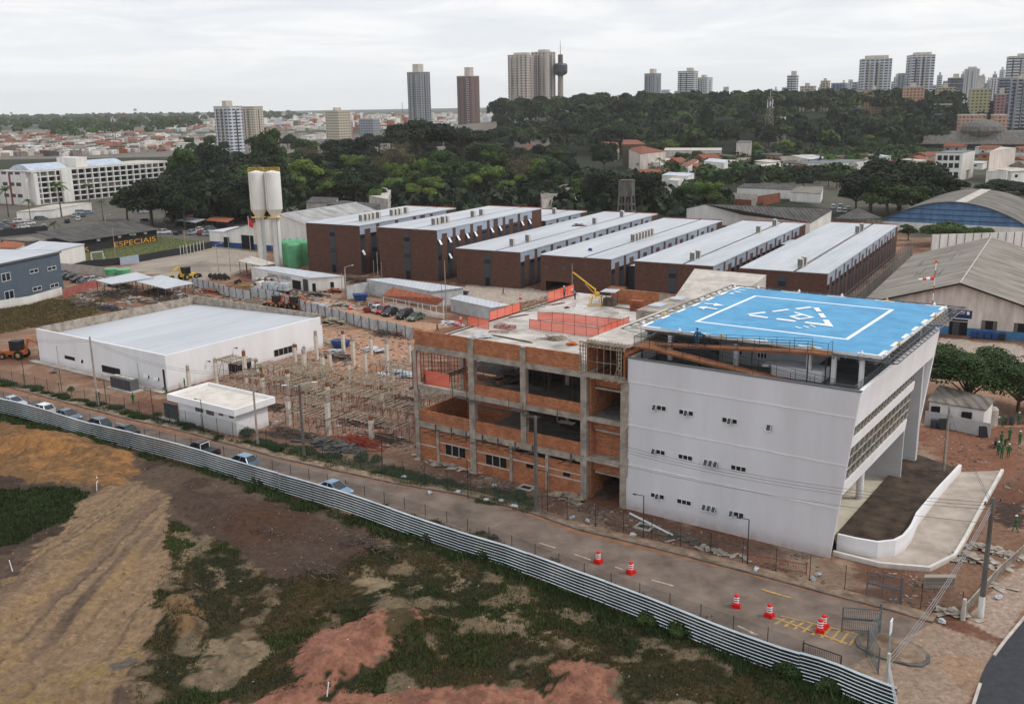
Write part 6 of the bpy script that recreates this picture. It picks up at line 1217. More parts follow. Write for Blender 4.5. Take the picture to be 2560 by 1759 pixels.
PP = [('person in green coverall standing alone behind the motorcycle group','m',2200,735,0,'stand','workgreen','workgreen'),('person in green standing with hands at the waist, farthest right of the group','m',2285,765,20,'stand','workgreen','helmet'),('person in green with a white helmet at the left of the motorcycle group','m',2105,855,120,'stand','workgreen','helmet'),('person in green with a blue helmet in the middle of the motorcycle group','m',2135,880,180,'stand','workgreen','workblue'),('person in green with a white helmet at the right of the motorcycle group','m',2190,875,160,'stand','workgreen','helmet'),('person in green leaning over the motorcycle','m',2160,790,200,'bend','workgreen','hat'),('person in dark clothes on the far side of the motorcycle','m',2130,770,190,'stand','workgreen','hat'),
('person in green walking with a white helmet near the tall right pole','m',2250,1490,60,'walk','workgreen','helmet'),('person in green beside the stacked barrels of the right cabin','m',2275,605,0,'stand','workgreen','helmet'),('person in green stooping by the barrels of the right cabin','m',2145,620,90,'bend','workgreen','helmet'),
('person in green bending by the corner of the white hall','i',1385,460,150,'bend','workgreen','workgreen'),('person in green standing among planks behind the wire fence','i',1108,530,180,'stand','workgreen','workgreen'),('person in green reaching up against the white hall side wall','i',1535,400,100,'stand','workgreen','helmet'),('person with a white helmet by the foot of the street lamp pole','i',822,510,0,'stand','hat','helmet'),
('person in dark clothes walking in the lane near the waste bags','f',1637,1160,-60,'walk','hat','hat'),('person in a red shirt before the door of the tall second wing','f',1375,712,180,'stand','red','helmet'),('person in grey crossing the pale yard before the third wing','f',2185,855,90,'walk','black','hat'),('person in orange by the waste bags at the lane end','f',1835,1130,-90,'stand','vestor','vestor')]
for lb,z,a,b,az,ps,tp,hd in PP:
    c = G(z,a,b); person(lb,(c[0],c[1],0),az,ps,tp,None,hd)
p = FH.on('l',890,530,v=3.2); person('person in turquoise standing upright on the upper flight of the deck ramp',FH.wld(6.35,3.1,17.98),150,'stand','workblue','workblue','hat'); person('person in turquoise bending on the deck ramp beside the other one',FH.wld(7.2,3.15,18.05),100,'bend','workblue','hat','workblue')
person('person in bright green under the right corner of the helideck',FH.wld(21.9,13,TZ),0,'stand','workgreen','workgreen'); person('person in grey with a white helmet standing near the yellow hoist on the slab',hp('g',697,880,Z4),0,'stand','steelg','black','helmet'); person('person crouched by the edge net near the yellow hoist',hp('g',790,890,Z4),50,'bend','steelg','black','helmet'); person('person in green on the shoring by the white hall door',tuple(FH.wld(*FH.on('j',175,640,h=0)[:2],.6)),0,'stand','workgreen')
# ================================================================ BARRELS, GATES, POLES
MT['redb'] = flat('red_channelizer',(214,24,22),rough=.4); b0 = None
BL = [('far left red and white barrel on the road',1357,1277),('second red and white barrel from the left',1431,1301),('third red and white barrel from the left',1670,1377),('fourth red and white barrel from the left, before the hatching',1745,1399),('front one of the two touching red and white barrels',1860,1434),('rear one of the two touching red and white barrels',1868,1424)]
for lb,x,y in BL:
    c = G('v',x,y-1)
    if b0 is None:
        b0 = o = thing('traffic_barrel',lb,'traffic barrel',(c[0],c[1],.02),FH.az,'red and white road barrels')
        mb = MB(); mb.hexa([(-.36,-.36,0),(.36,-.36,0),(.36,.36,0),(-.36,.36,0)],[(-.32,-.32,.34),(.32,-.32,.34),(.32,.32,.34),(-.32,.32,.34)]); mb.build('base','redb',o)
        mb = MB(); mb.lathe([(.26,.34),(.23,.4),(.21,1.06),(.16,1.14),(.08,1.18)],(0,0,0),14); mb.build('drum','redb',o)
        for z in (.45,.65,.85): mb = MB(); mb.lathe([(.235,0),(.225,.1)],(0,0,z),14); mb.build('white_band','mark',o)
    else: dup(b0,(c[0],c[1],.02),FH.az+random.uniform(-20,20),lb)
def gate(label, p, q, h, m='steelg', kick=True, grp=None, wire=False):
    o = thing('metal_gate',label,'gate',(p[0],p[1],0),0,grp); d = Vector((q[0]-p[0],q[1]-p[1],0)); mb = MB()
    for z in (.15,h): mb.bar((0,0,z),d+Vector((0,0,z)),.06)
    for t in (0,1): mb.bar(d*t,d*t+Vector((0,0,h)),.09)
    mb.build('frame',m,o)
    if wire: mb = MB(); mb.quad(Vector((0,0,.15)),d+Vector((0,0,.15)),d+Vector((0,0,h)),Vector((0,0,h))); mb.build('mesh_panel',netmat('gate_mesh',(110,116,112),.45),o); mb = MB(); mb.bar((0,0,h),d+Vector((0,0,.2)),.05); mb.build('brace',m,o)
    else:
        n = int(d.length/.14); mb = MB()
        for k in range(1,n): mb.tube(d*(k/n)+Vector((0,0,.1)),d*(k/n)+Vector((0,0,h)),.018,n=4)
        mb.build('bars',m,o)
    if kick: mb = MB(); mb.bar((0,0,h*.55),d+Vector((0,0,h*.55)),.16); mb.build('mid_rail',m,o)
    return o
gate('grey barred gate leaf standing open in front of the traffic island',G('r',810,985),G('r',1125,1010),2.1); gate('wire mesh gate leaf running across the traffic island',G('r',1125,1010),G('r',1020,1180),2.2,wire=True,kick=True); gate('diamond braced mesh leaf at the near end of the traffic island',G('r',1020,1180),G('r',1110,1345),2.2,wire=True,kick=False)
gate('dark barred gate leaf lying along the ribbed fence',G('r',487,1190),G('r',800,1300),1.1,m='black',kick=False); gate('barred gate leaf with a mid rail leaning beyond the kerb',G('r',1015,700),G('r',1300,770),2.4,m='steelg'); gate('low barred railing piece by the kerb before the white block corner',G('r',30,430),G('r',515,520),1.0,m='redframe',kick=False)
for k,(lb,z,a,b,h) in enumerate((('thick grey gate post with the round top beside the paving stones','r',1815,895,1.9),('grey gate post holding the leaning barred leaf','r',1300,770,2.6),('grey gate post at the fold of the two mesh leaves','r',1120,1012,2.7))): o = post('',z,a,b,h,name='gate_post',m='concl' if k==0 else 'steelg',r=.2 if k==0 else .11); tag(o,lb,'post')
sp = thing('street_sign','two posted white sign seen edge on beside the traffic island','sign',G('r',1195,1200),55); mb = MB(); mb.tube((0,0,0),(0,0,2.9),.04); mb.tube((.35,0,0),(.35,0,2.9),.04); mb.build('post','galv',sp); mb = MB(); mb.box(-.15,.5,-.03,.03,1.9,3.1); mb.build('board','mark',sp)
def pole(label, z, a, b, ta=None, tb=None, h=None, r=.16, m='conc', lamp=False, arms=0, foot=False, group='utility poles'):
    c = G(z,a,b); H_ = h or HT(z if isinstance(ta,(int,float)) else ta[0], *( (ta,tb) if isinstance(ta,(int,float)) else ta[1:]), c)
    o = thing('utility_pole',label,'pole',(c[0],c[1],-.1),20,group); mb = MB(); mb.tube((0,0,0),(0,0,H_+.1),r,r*.62,n=8); mb.build('shaft',m,o)
    if foot: mb = MB(); mb.tube((0,0,.1),(0,0,2.0),r*1.06,r*1.02,n=8); mb.build('white_foot','white2',o)
    for k in range(arms): mb = MB(); mb.bar((-.9,0,H_-.3-k*.9),(.9,0,H_-.3-k*.9),.1); [mb.lathe([(.05,0),(.07,.12),(.03,.2)],(x,0,H_-.24-k*.9),6) for x in (-.8,0,.8)]; mb.build('cross_arm','woodd',o)
    if lamp:
        for s in ((1,) if lamp == 1 else (1,-1)): mb = MB(); mb.path([(0,0,H_-.2),(s*.8,0,H_+.25),(s*1.6,0,H_+.3)],.04); mb.build('lamp_arm','galv',o); mb = MB(); mb.blob((s*1.8,0,H_+.3),.35,.14,.08,8,4); mb.build('lamp_head','white2',o)
    return (c[0],c[1],H_)
TP = {}
TP['a'] = pole('dark utility pole rising in front of the white hall','i',815,548,('e',757,1065),arms=0,r=.2)
TP['b'] = pole('pale double utility pole beside the small white house','i',2140,870,('i',2075,215),arms=2,r=.16)
TP['c'] = pole('utility pole with a double lamp head in front of the column yard','j',532,1290,('j',497,705),lamp=2,r=.22,m='concd')
TP['d'] = pole('dark tapering utility pole before the unfinished block','k',1132,1592,('k',1095,795),r=.24,m='concd')
TP['e'] = pole('pale leaning utility pole in the dark planting bed','m',1650,1030,('m',1708,450),r=.2,m='conc')
TP['f'] = pole('black utility pole with a white painted foot at the street corner','r',1960,870,('m',2000,1200),r=.26,m='concd',foot=True,arms=1)
TP['g'] = pole('pale concrete pole cut by the bottom edge of the picture','r',1165,1640,('r',1195,1170),r=.2,m='concl')
for lb,z,a,b,ta in (('slim pole at the right end of the long site shed','f',880,880,('f',873,640)),('leaning slim pole before the long site shed','f',235,725,('f',222,530)),('slim pole left of the shed lamp','f',852,870,('f',845,670)),('pole at the right end of the tiled shelter','f',1680,1050,('f',1672,760)),('taller pole beside the tiled shelter end','f',1712,1045,('f',1697,565)),('slim white mast before the second wing','f',1232,700,('f',1222,485)),('slim pole above the white sheet shed','f',1145,700,('f',1136,495)),('thin pole between the first two wings','f',1113,710,('f',1107,565)),('thin pole above the tiled shelter roof','f',1178,710,('f',1170,580)),
('pole with a leaning stay by the motorcycles','e',1815,545,('e',1800,330)),('dark pole right of the motorcycles','e',1915,525,('e',1890,200)),('lamp pole in the grass field','e',962,430,('e',945,160)),('lamp pole at the grass field far corner','e',1545,380,('e',1530,180)),('timber pole before the wing with the ground opening','g',765,860,('g',758,590))): pole(lb,z,a,b,ta,r=.11,m='concl' if 'white' in lb or 'mast' in lb else 'conc')
for lb,z,a,b,ta in (('street lamp left of the small kiosk by the car park','a',1370,1375,('a',1400,1300)),('street lamp beside the left palms','a',878,1350,('a',880,1290)),('lamp at the yard end of the charcoal wall','e',1790,345,('e',1775,300)),('lamp over the long site shed','f',880,790,('f',850,620))): pole(lb,z,a,b,ta,r=.09,lamp=1,m='galv',group='street lamps')
for lb,z,a,b,h in (('thin black lamp post before the left of the white hall','i',520,470,4.3),('thin black lamp post left of the condenser units','i',215,410,4.6),('thin black lamp post right of the condenser units','i',890,575,4.4),('thin black lamp post behind the side screen','i',1275,660,4.6),('thin black lamp post before the small white house','i',1690,765,4.6),('thin black lamp post by the red frame pile','j',1185,1420,4.0),('thin black lamp post left of the dark tapering pole','k',565,1480,4.6),('thin black lamp post right of the dark tapering pole','k',1225,1590,4.6),('thin black lamp post at the left of the white block front','p',957,460,4.6),('thin black lamp post at the right of the white block front','p',1672,640,4.6)):
    c = G(z,a,b); o = thing('lamp_post',lb,'lamp post',(c[0],c[1],-.05),FH.az,'thin black lamp posts'); mb = MB(); mb.tube((0,0,0),(0,0,h),.05,n=5); mb.build('pole','black',o); mb = MB(); mb.bar((0,0,h),(-.9,-.1,h),.05); mb.box(-1.15,-.75,-.2,0,h-.05,h+.02); mb.build('lamp_arm','black',o)
def wire(label, a, b, sag, n=1, sp=.3, r=.018):
    mb = MB(); a = Vector(a); b = Vector(b)
    for j in range(n):
        o_ = Vector((0,0,-j*sp)); pts = [a.lerp(b,t/14)+o_-Vector((0,0,sag*4*(t/14)*(1-t/14))) for t in range(15)]; mb.path(pts,r,3)
    o = mb.build('overhead_wire','black'); tag(o,label,'wire','overhead wires'); return o
tw = lambda k,d=.4: (TP[k][0],TP[k][1],TP[k][2]-d)
far_ = G('i',-600,300); MT['alu'] = flat('bare_cable',(190,190,192),rough=.4,metal=.5)
for lb,a,b,s,n in (('bundle of wires from the pole before the hall out to the left',(far_[0],far_[1],TP['a'][2]),tw('a'),1.6,2),('sagging wires from the hall pole to the double pole',tw('a'),tw('b',.8),1.6,2),('wires from the double pole to the lamp headed pole',tw('b'),tw('c'),.7,2),('wires from the lamp headed pole to the dark tapering pole',tw('c'),tw('d'),1.3,3),('long wires crossing the white block front to the corner pole',tw('d'),tw('f'),1.5,3),('lower single wire crossing the white block front',(TP['d'][0],TP['d'][1],TP['d'][2]-3),(TP['f'][0],TP['f'][1],TP['f'][2]-2.2),1.0,1),('thin wire from the corner pole to the leaning pole',tw('f'),tw('e'),.4,2)): wire(lb,a,b,s,n)
o = wire('thick pale cables from the corner pole down to the bottom pole',tw('f',.3),tw('g',.3),1.0,3,.35,.03); o.data.materials.clear(); o.data.materials.append(MT['alu'])
e2 = G('r',2600,-400); wire('wires leaving the corner pole to the right edge',tw('f'),(e2[0]+6,e2[1]+6,9),.8,3,.4); gq = G('r',1150,2000); o = wire('pale cables dropping from the bottom pole out of the picture',tw('g'),(gq[0]+.5,gq[1]-2,TP['g'][2]-1.5),.3,3,.3,.03); o.data.materials.clear(); o.data.materials.append(MT['alu'])
# windsock
ws = thing('windsock','red and white windsock on a striped mast behind the helideck','windsock',FH.wld(22.4,31.4,DZ-.5),0); hW = 5.2; mb = MB()
for k in range(6): mb.cm = k%2; mb.tube((0,0,k*hW/6),(0,0,(k+1)*hW/6),.045,n=6)
mb.build('mast',['red','mark'],ws); mb = MB()
for k in range(4): mb.cm = k%2; mb.tube((-.15-k*.42,0,hW*.66-k*.03),(-.15-(k+1)*.42,0,hW*.66-(k+1)*.03),.22-k*.035,.19-k*.035,n=8)
mb.build('sock',['vestor','mark'],ws); mb = MB(); mb.bar((-.4,0,hW),(.4,0,hW),.06); mb.blob((0,0,hW+.15),.14,.14,.14); mb.build('beacon','vestor',ws)
fg = thing('red_flag','red and white flag on a mast behind the left water tower','flag',G('f',88,480),0); hF = HT('f',62,200,G('f',88,480)); mb = MB(); mb.tube((0,0,0),(0,0,hF),.07); mb.build('mast','white2',fg); mb = MB(); mb.hexa([(.1,0,hF-3.2),(1.3,.1,hF-3.6),(1.3,.14,hF-3.6),(.1,.04,hF-3.2)],[(.1,0,hF-.6),(1.2,.3,hF-1.6),(1.2,.34,hF-1.6),(.1,.04,hF-.6)]); mb.build('cloth','red',fg)
# ================================================================ MACHINES AND SMALL SITE THINGS
def backhoe(label, loc, az, s=1.0, arm='yellow', body='orange'):
    o = thing('backhoe_loader',label,'backhoe',loc,az); o.scale = (s,s,s); mb = MB(); section(mb,[(-1.6,.7),(-1.6,1.3),(-.2,1.35),(2.2,1.25),(2.3,.7)],-.6,.6); mb.build('body',body,o)
    mb = MB(); mb.box(-1.1,.5,-.7,.7,1.36,2.75); mb.build('cab','glasscar',o); mb = MB(); mb.box(-1.2,.6,-.78,.78,2.751,2.88); [mb.bar((x,y,1.3),(x,y,2.8),.08) for x in (-1.1,.5) for y in (-.7,.7)]; mb.build('cab_roof','black',o)
    for x,r in ((-1.0,.72),(1.7,.5)):
        for y in (-.95,.95): mb = MB(); mb.tube((x,y-.2,r),(x,y+.2,r),r,n=16); wl = mb.build('wheel','tyre',o); mb = MB(); mb.tube((x,y-.22,r),(x,y+.22,r),r*.5,n=10); mb.build('rim','markyel',wl)
    mb = MB(); mb.bar((-1.6,0,1.0),(-2.3,0,3.2),.28); mb.bar((-2.3,0,3.2),(-3.8,0,2.6),.24); mb.bar((-3.8,0,2.6),(-4.3,0,1.3),.18); mb.build('boom',arm,o); mb = MB(); mb.hexa([(-4.7,-.4,.7),(-4.0,-.4,.9),(-4.0,.4,.9),(-4.7,.4,.7)],[(-4.9,-.4,1.4),(-4.1,-.4,1.5),(-4.1,.4,1.5),(-4.9,.4,1.4)]); mb.build('bucket','black',o)
    mb = MB(); mb.bar((1.2,-.5,1.1),(3.1,-.5,.5),.14); mb.bar((1.2,.5,1.1),(3.1,.5,.5),.14); mb.build('loader_arm',body,o); mb = MB(); mb.hexa([(3.0,-1,.1),(3.7,-1,.1),(3.7,1,.1),(3.0,1,.1)],[(2.9,-1,.9),(3.2,-1,.95),(3.2,1,.95),(2.9,1,.9)]); mb.build('loader_bucket','black',o); return o
c = G('e',140,1245); backhoe('orange backhoe loader with a dark cab at the left end of the white hall',(c[0],c[1],0),172,1.12,'orange','orange')
for a,b,lb in ((300,955,'left of two orange diggers behind the white hall parapet'),(450,965,'right of two orange diggers behind the white hall parapet')): c = G('f',a,b); backhoe(lb,(c[0],c[1],0),150,.9,'orange','orange')
c = G('e',1555,590); backhoe('yellow loader with a raised frame at the edge of the paved yard',(c[0],c[1],0),60,1.1,'yellow','yellow')
tk = thing('crane_truck','white crane truck carrying pale sacks in front of the long site shed','truck',G('f',250,840),-28); mb = MB(); section(mb,[(-3.6,.8),(-3.6,1.9),(-3.2,2.6),(-1.9,2.65),(-1.8,.8)],-1.15,1.15); mb.build('cab','white2',tk); mb = MB(); mb.box(-3.65,-2.9,-1.16,1.16,1.75,2.35); mb.build('window','glasscar',tk); mb = MB(); mb.box(-1.7,6,-1.2,1.2,.85,1.1); mb.build('bed','black',tk); mb = MB(); mb.bar((-1.4,0,1.1),(-1.2,0,3.6),.25); mb.bar((-1.2,0,3.6),(2.2,0,4.4),.2); mb.bar((2.2,0,4.4),(3.2,0,2.6),.12); mb.build('crane_arm','redcar',tk)
for x in (-2.7,2.8,4.4):
    for y in (-1,1): mb = MB(); mb.tube((x,y-.15,.5),(x,y+.15,.5),.5,n=14); mb.build('wheel','tyre',tk)
k_ = 0
for z_ in (1.12,1.95):
    for x in (-.6,.9,2.4,3.9,5.3):
        if z_ > 1.5 and k_ % 3 == 1: k_ += 1; continue
        mb = MB(); mb.hexa([(-.62,-1,0),(.62,-1,0),(.62,1,0),(-.62,1,0)],[(-.55,-.9,.78),(.55,-.9,.78),(.55,.9,.78),(-.55,.9,.78)]); o = mb.build('bulk_sack','galv'); a_ = radians(-28); l = tk.location; o.location = (l.x+x*cos(a_), l.y+x*sin(a_), z_); o.rotation_euler = (0,0,a_+random.uniform(-.1,.1)); tag(o,'pale grey bulk sack on the bed of the crane truck','sack','sacks on the crane truck'); k_ += 1
PI_ = 0
for k in range(9):
    c = G('f',150+k*17,775-(k%3)*18); mb = MB(); mb.tube((0,-.9,.5),(0,.9,.5),.5,n=14,cap=False); mb.tube((0,-.9,.5),(0,.9,.5),.4,n=14,cap=False); o = mb.build('concrete_pipe','concl'); o.location = (c[0],c[1],.9 if k%3==0 else 0); o.rotation_euler=(0,0,radians(30)); tag(o,'pale concrete pipe stacked beside the crane truck','pipe','concrete pipes')
# motorcycles
m0 = None
for k,(z,a,b) in enumerate([('e',1745+i*13,572+(i%3)*12) for i in range(12)]+[('e',1960,630),('e',1980,622),('m',2085,785)]):
    c = G(z,a,b); lb = 'motorcycle with the group of workers in green' if z=='m' else 'dark motorcycle in the tight row beside the tall pole' if k < 12 else 'dark motorcycle parked apart near the pipes'; gp_ = None if z=='m' else 'parked motorcycles' if k<12 else 'motorcycles near the pipes'
    if m0 is None:
        m0 = thing('motorcycle',lb,'motorcycle',(c[0],c[1],0),70,gp_)
        for x in (-.62,.62): mb = MB(); mb.tube((x,-.06,.3),(x,.06,.3),.3,n=12); mb.build('wheel','tyre',m0)
        mb = MB(); section(mb,[(-.6,.5),(-.7,.8),(-.1,.78),(.2,.95),(.45,.8),(.35,.35),(-.2,.3)],-.14,.14); mb.bar((.62,0,.3),(.35,0,1.0),.06); mb.bar((.35,-.35,1.05),(.35,.35,1.05),.04); mb.build('body','blackcar',m0); mb = MB(); mb.box(-.7,-.05,-.13,.13,.8,.88); mb.build('seat','black',m0)
    else: o = dup(m0,(c[0],c[1],0),70+random.uniform(-15,15),lb); 
    if m0 is not None and k: 
        if gp_: o['group'] = gp_
        elif 'group' in o: del o['group']
# bins, skips, tanks
def skip(label, z, a, b, az, m='bluew', s=1.0, h=0):
    c = G(z,a,b); mb = MB(); mb.hexa([(-1.0*s,-.7*s,0),(1.0*s,-.7*s,0),(1.0*s,.7*s,0),(-1.0*s,.7*s,0)],[(-1.5*s,-.95*s,1.3*s),(1.5*s,-.95*s,1.3*s),(1.5*s,.95*s,1.3*s),(-1.5*s,.95*s,1.3*s)]); o = thing('skip_bin',label,'skip',(c[0],c[1],0),az); mb.build('bin',m,o); mb = MB(); mb.path([(-1.5*s,-.95*s,1.33*s),(1.5*s,-.95*s,1.33*s),(1.5*s,.95*s,1.33*s),(-1.5*s,.95*s,1.33*s),(-1.5*s,-.95*s,1.33*s)],.06*s,4); mb.build('rim',m,o); heap('skip_load','scraps filling the '+label,'debris',(c[0],c[1],1.0*s),1.1*s,.7*s,14,.9,'woodd',az,hgt=.3,sheet=True)
skip('blue skip among the far columns','j',838,395,-25); skip('blue tarpaulin covered bin behind the red pickup','f',1000,900,10,s=1.1); skip('dark blue round bin on the pale yard before the third wing','f',1870,850,0,s=.5)
for k in range(5):
    u = hgp(1890+k*60,1210)[0]; o = thing('wheeled_bin','wheeled bin before the grey hangar, %s from the left' % WNm[k] if k else 'navy wheeled bin before the grey hangar with white bags on top','bin',fK.wld(u-2.24+.3,-1.1),FB.az,'wheeled bins by the grey hangar'); m_ = 'bluew' if k<4 else 'black'; mb = MB(); mb.hexa([(-.42,-.4,.15),(.42,-.4,.15),(.42,.4,.15),(-.42,.4,.15)],[(-.5,-.5,1.15),(.5,-.5,1.15),(.5,.5,1.15),(-.5,.5,1.15)]); mb.build('body',m_,o); mb = MB(); mb.box(-.53,.53,-.53,.53,1.151,1.24); mb.build('lid',m_,o)
o = thing('water_tank','pale green upright tank at the right end of the right cabin','tank',G('m',2050,600),0); mb = MB(); mb.lathe([(.75,0),(.75,2.1),(.5,2.4),(.1,2.5)],(0,0,0),16); mb.build('body','concl',o)
for k,(lb,z,a,b,m_) in enumerate((('grey drum in front of the right cabin hoarding','m',1575,625,'slate'),('dark stacked crates before the right cabin hoarding','m',1655,640,'black'),('dark panel leaning on the right end of the cabin hoarding','m',1990,705,'black'),('grey drum by the barrels of the right cabin','m',2170,600,'woodd'),('barrel with a white top near the right cabin','m',2210,600,'slate'))):
    c = G(z,a,b); mb = MB(); mb.lathe([(.42,0),(.45,.5),(.42,1.1)],(0,0,0),12) if k!=1 and k!=2 else mb.hexa([(-.6,-.2,0),(.6,-.2,0),(.6,.2,0),(-.6,.2,0)],[(-.6,0,1.4),(.6,0,1.4),(.6,.3,1.4),(-.6,.3,1.4)]); o = mb.build('drum' if k not in (1,2) else 'crate',m_); o.location=(c[0],c[1],0); tag(o,lb,'drum' if k not in (1,2) else 'crate')
# pallets of blocks, sacks, timber by the lane
for k in range(10):
    c = G('f',40+(k%5)*32,925-(k%5)*4+(k//5)*22); mb = MB(); [mb.box(-.6,.6,-.5,.5,.1+j*.22,.1+j*.22+.18) for j in range(4)]; mb.box(-.65,.65,-.55,.55,0,.08); o = mb.build('block_pallet','wood'); o.location=(c[0],c[1],0); o.rotation_euler=(0,0,radians(30)); tag(o,'pallet of pale blocks in the rows behind the white hall parapet','pallet','pallets behind the white hall')
for lb,z,a,b,rx,ry,n,L,m,sh_,hg in (('heap of white waste bags at the lane end','f',1760,1095,2.6,1.2,40,1.0,['roofw','galv'],1,.6),('stacks of grey blocks and boards left of the red pickup','f',850,950,4,1.6,60,1.4,['conc'],1,.9),('orange block stacks at the end of the long site shed','f',790,830,3.5,1.3,50,1.0,['tile'],1,.9),('brown boards before the end of the long site shed','f',640,860,3,1.2,40,1.6,['woodd'],1,.8),('brown timber and soil before the first wing','f',990,740,6,2.5,80,1.8,['woodd','tile'],1,1.0),
('long heap of dark scrap between canopies and white hall','e',930,740,6,2.6,150,2.4,['woodd','wood'],0,1.3),('heap of black tubes and tyres left of the canopies','e',900,840,4,1.6,110,1.8,['slate'],0,1.0),('scrap boards at the left of the scrap heap','e',680,800,4,1.8,80,2.0,['woodd'],1,.7),('boards and sheets right of the black tubes','e',1180,770,4.5,1.6,90,2.0,['wood','woodd'],1,.8),('scrap under the left sheet canopy','e',1000,650,5,2,80,2.0,['woodd'],1,1.2),('scrap under the right sheet canopy','e',1330,700,5,2,80,2.0,['woodd'],1,1.2),
('red and white sacks under a sheet beside the hoarding','e',1740,700,3.5,1.4,60,1.2,['tile','galv'],1,.9),('yellow and brown timbers below the motorcycles','e',2040,660,4,1.5,60,2.2,['markyel','woodd'],0,.8),('metal sheets lying on the lane beside the hoarding','f',640,935,2.2,.9,10,2.4,['galv'],1,.3),('broken paving stones in a ragged row beside the outer drive wall','r',1900,400,3.2,1.0,80,.55,['conc'],1,.5),('second heap of broken paving stones by the corner pole','r',2040,320,2.4,.9,50,.5,['conc'],1,.4),('scattered paving stones along the stone fence','r',2230,370,1.8,.6,24,.5,['conc'],1,.3),('scattered paving stones behind the corner pole foot','r',2080,620,1.4,.6,18,.5,['conc'],1,.25),('paving stones tipped by the thick gate post','r',1740,850,1.8,.5,26,.55,['conc'],1,.4),
('tangle of uprooted branches on the dark slope of the lot','o',880,330,4.5,1.3,120,1.2,['woodd','rust','woodd'],0,.7),('root heap and sticks at the foot of the dark slope','o',500,560,3.2,1.1,90,1.1,['woodd','rust'],0,.6),('sticks strewn over the tan patch of the lot','n',1600,620,2.2,.8,26,1.0,['woodd'],0,.25),('litter of twigs on the brown slope','o',60,170,3,1,30,.9,['woodd'],0,.2)):
    c = G(z,a,b); heap('scrap_heap' if z not in 'no' else 'branch_heap',lb,'heap',(c[0],c[1],lotz(c[0],c[1]) if z in 'nopr' and inpoly(np.array([c[0]]),np.array([c[1]]),LOT)[0] else 0),rx,ry,n,L,m,FH.az,hgt=hg,sheet=bool(sh_),w_=.05 if z in 'no' else .08)
# stack of paving edge stones and the stone fence
for k in range(13):
    c = G('r',1500+k*20,618); mb = MB(); 
    for j in range(3): mb.box(-.09,.09,-.35+j*.02,.35,j*.36,j*.36+.3)
    o = mb.build('edge_stone','conc'); o.location=(c[0],c[1],0); o.rotation_euler=(0,0,radians(FH.az+8)); tag(o,'column of upright edge stones in the stack below the outer drive wall','stone stack','stacked edge stones')
sf = PL(('r',1800,880),('r',1960,700),('r',2100,540),('r',2323,340),('r',2500,180)); o = thing('stone_fence','low openwork concrete fence climbing from the thick gate post to the right edge','fence',(sf[0][0],sf[0][1],0)); q = resample(sf,70); q=[(a-sf[0][0],b-sf[0][1]) for a,b in q]
for a,b in q: mb = MB(); mb.bar((a,b,-.1),(a,b,.85),.13); mb.build('block','conc',o)
mb = MB(); mb.path([(a,b,.45) for a,b in q],.06,4); mb.path([(a,b,.85) for a,b in q],.06,4); mb.build('rail','conc',o)
for lb,z,a,b,a2,b2,r in (('long white plastic pipe lying before the white block','p',865,285,1160,435,.11),('white pipe length standing in the earth of the lot','n',800,-300,810,-250,.05)):
    p = G(z,a,b,.15); q = G(z,a2,b2,.15); mb = MB(); mb.tube(p,q,r,n=8); tag(mb.build('plastic_pipe','mark'),lb,'pipe')
for k,(z,a,b) in enumerate((('n',105,490),('i',800,1230),('o',555,1540))):
    c = G(z,a,b); g_ = lotz(c[0],c[1]); mb = MB(); mb.tube((0,0,-.1),(random.uniform(-.2,.2),.05,1.1),.045,n=5); o = mb.build('survey_stake','mark'); o.location=(c[0],c[1],g_); tag(o,('white stake near the left edge of the lot','white stake at the head of the track','white stake on the pink clay')[k],'stake')
# two manholes and white rubbish bags along the verge
WB = [('k',1090,1345),('k',785,1380),('k',960,1555),('k',715,1500),('k',480,1435),('k',250,1440),('p',70,245),('p',470,325),('p',575,345),('p',885,440),('r',620,530),('r',575,570),('k',840,1510),('k',30,1310),('j',2110,1545),('r',1640,920),('r',2110,718),('r',100,485)]
for k,(z,a,b) in enumerate(WB):
    c = G(z,a,b); mb = MB(); mb.blob((0,0,.15),.38,.26,.2,7,5,.25); o = mb.build('rubbish_bag','roofw' if k%5 else 'galv',smooth=False); o.location=(c[0],c[1],.02); o.rotation_euler=(0,0,k); tag(o,'small white rubbish bag dropped on the verge along the kerb','bag','rubbish bags on the verge')
for lb,z,a,b in (('square concrete manhole rim before the recess bay','k',1050,1395),('square manhole rim before the white block','p',965,385)):
    c = G(z,a,b); mb = MB(); [mb.box(*q) for q in ((-.9,.9,-.7,-.5,0,.18),(-.9,.9,.5,.7,0,.18),(-.9,-.7,-.499,.499,0,.18),(.7,.9,-.499,.499,0,.18))]; o = thing('manhole',lb,'manhole',(c[0],c[1],.01),FH.az); mb.build('rim','concl',o); mb = MB(); mb.box(-.69,.69,-.49,.49,0,.03); mb.build('pit','dark',o)
for k,(z,a,b) in enumerate((('f',1795,1110),('f',1830,1075),('f',915,975),('g',335,890))):
    c = G(z,a,b,0 if z=='f' else 0); o = dup(b0,(c[0],c[1],0),0,('orange barrel before the waste bags','second orange barrel beside the waste bags','orange barrel among the blocks left of the red pickup','orange barrel on the pale yard before the third wing')[k]); o['group']='orange barrels on the site'
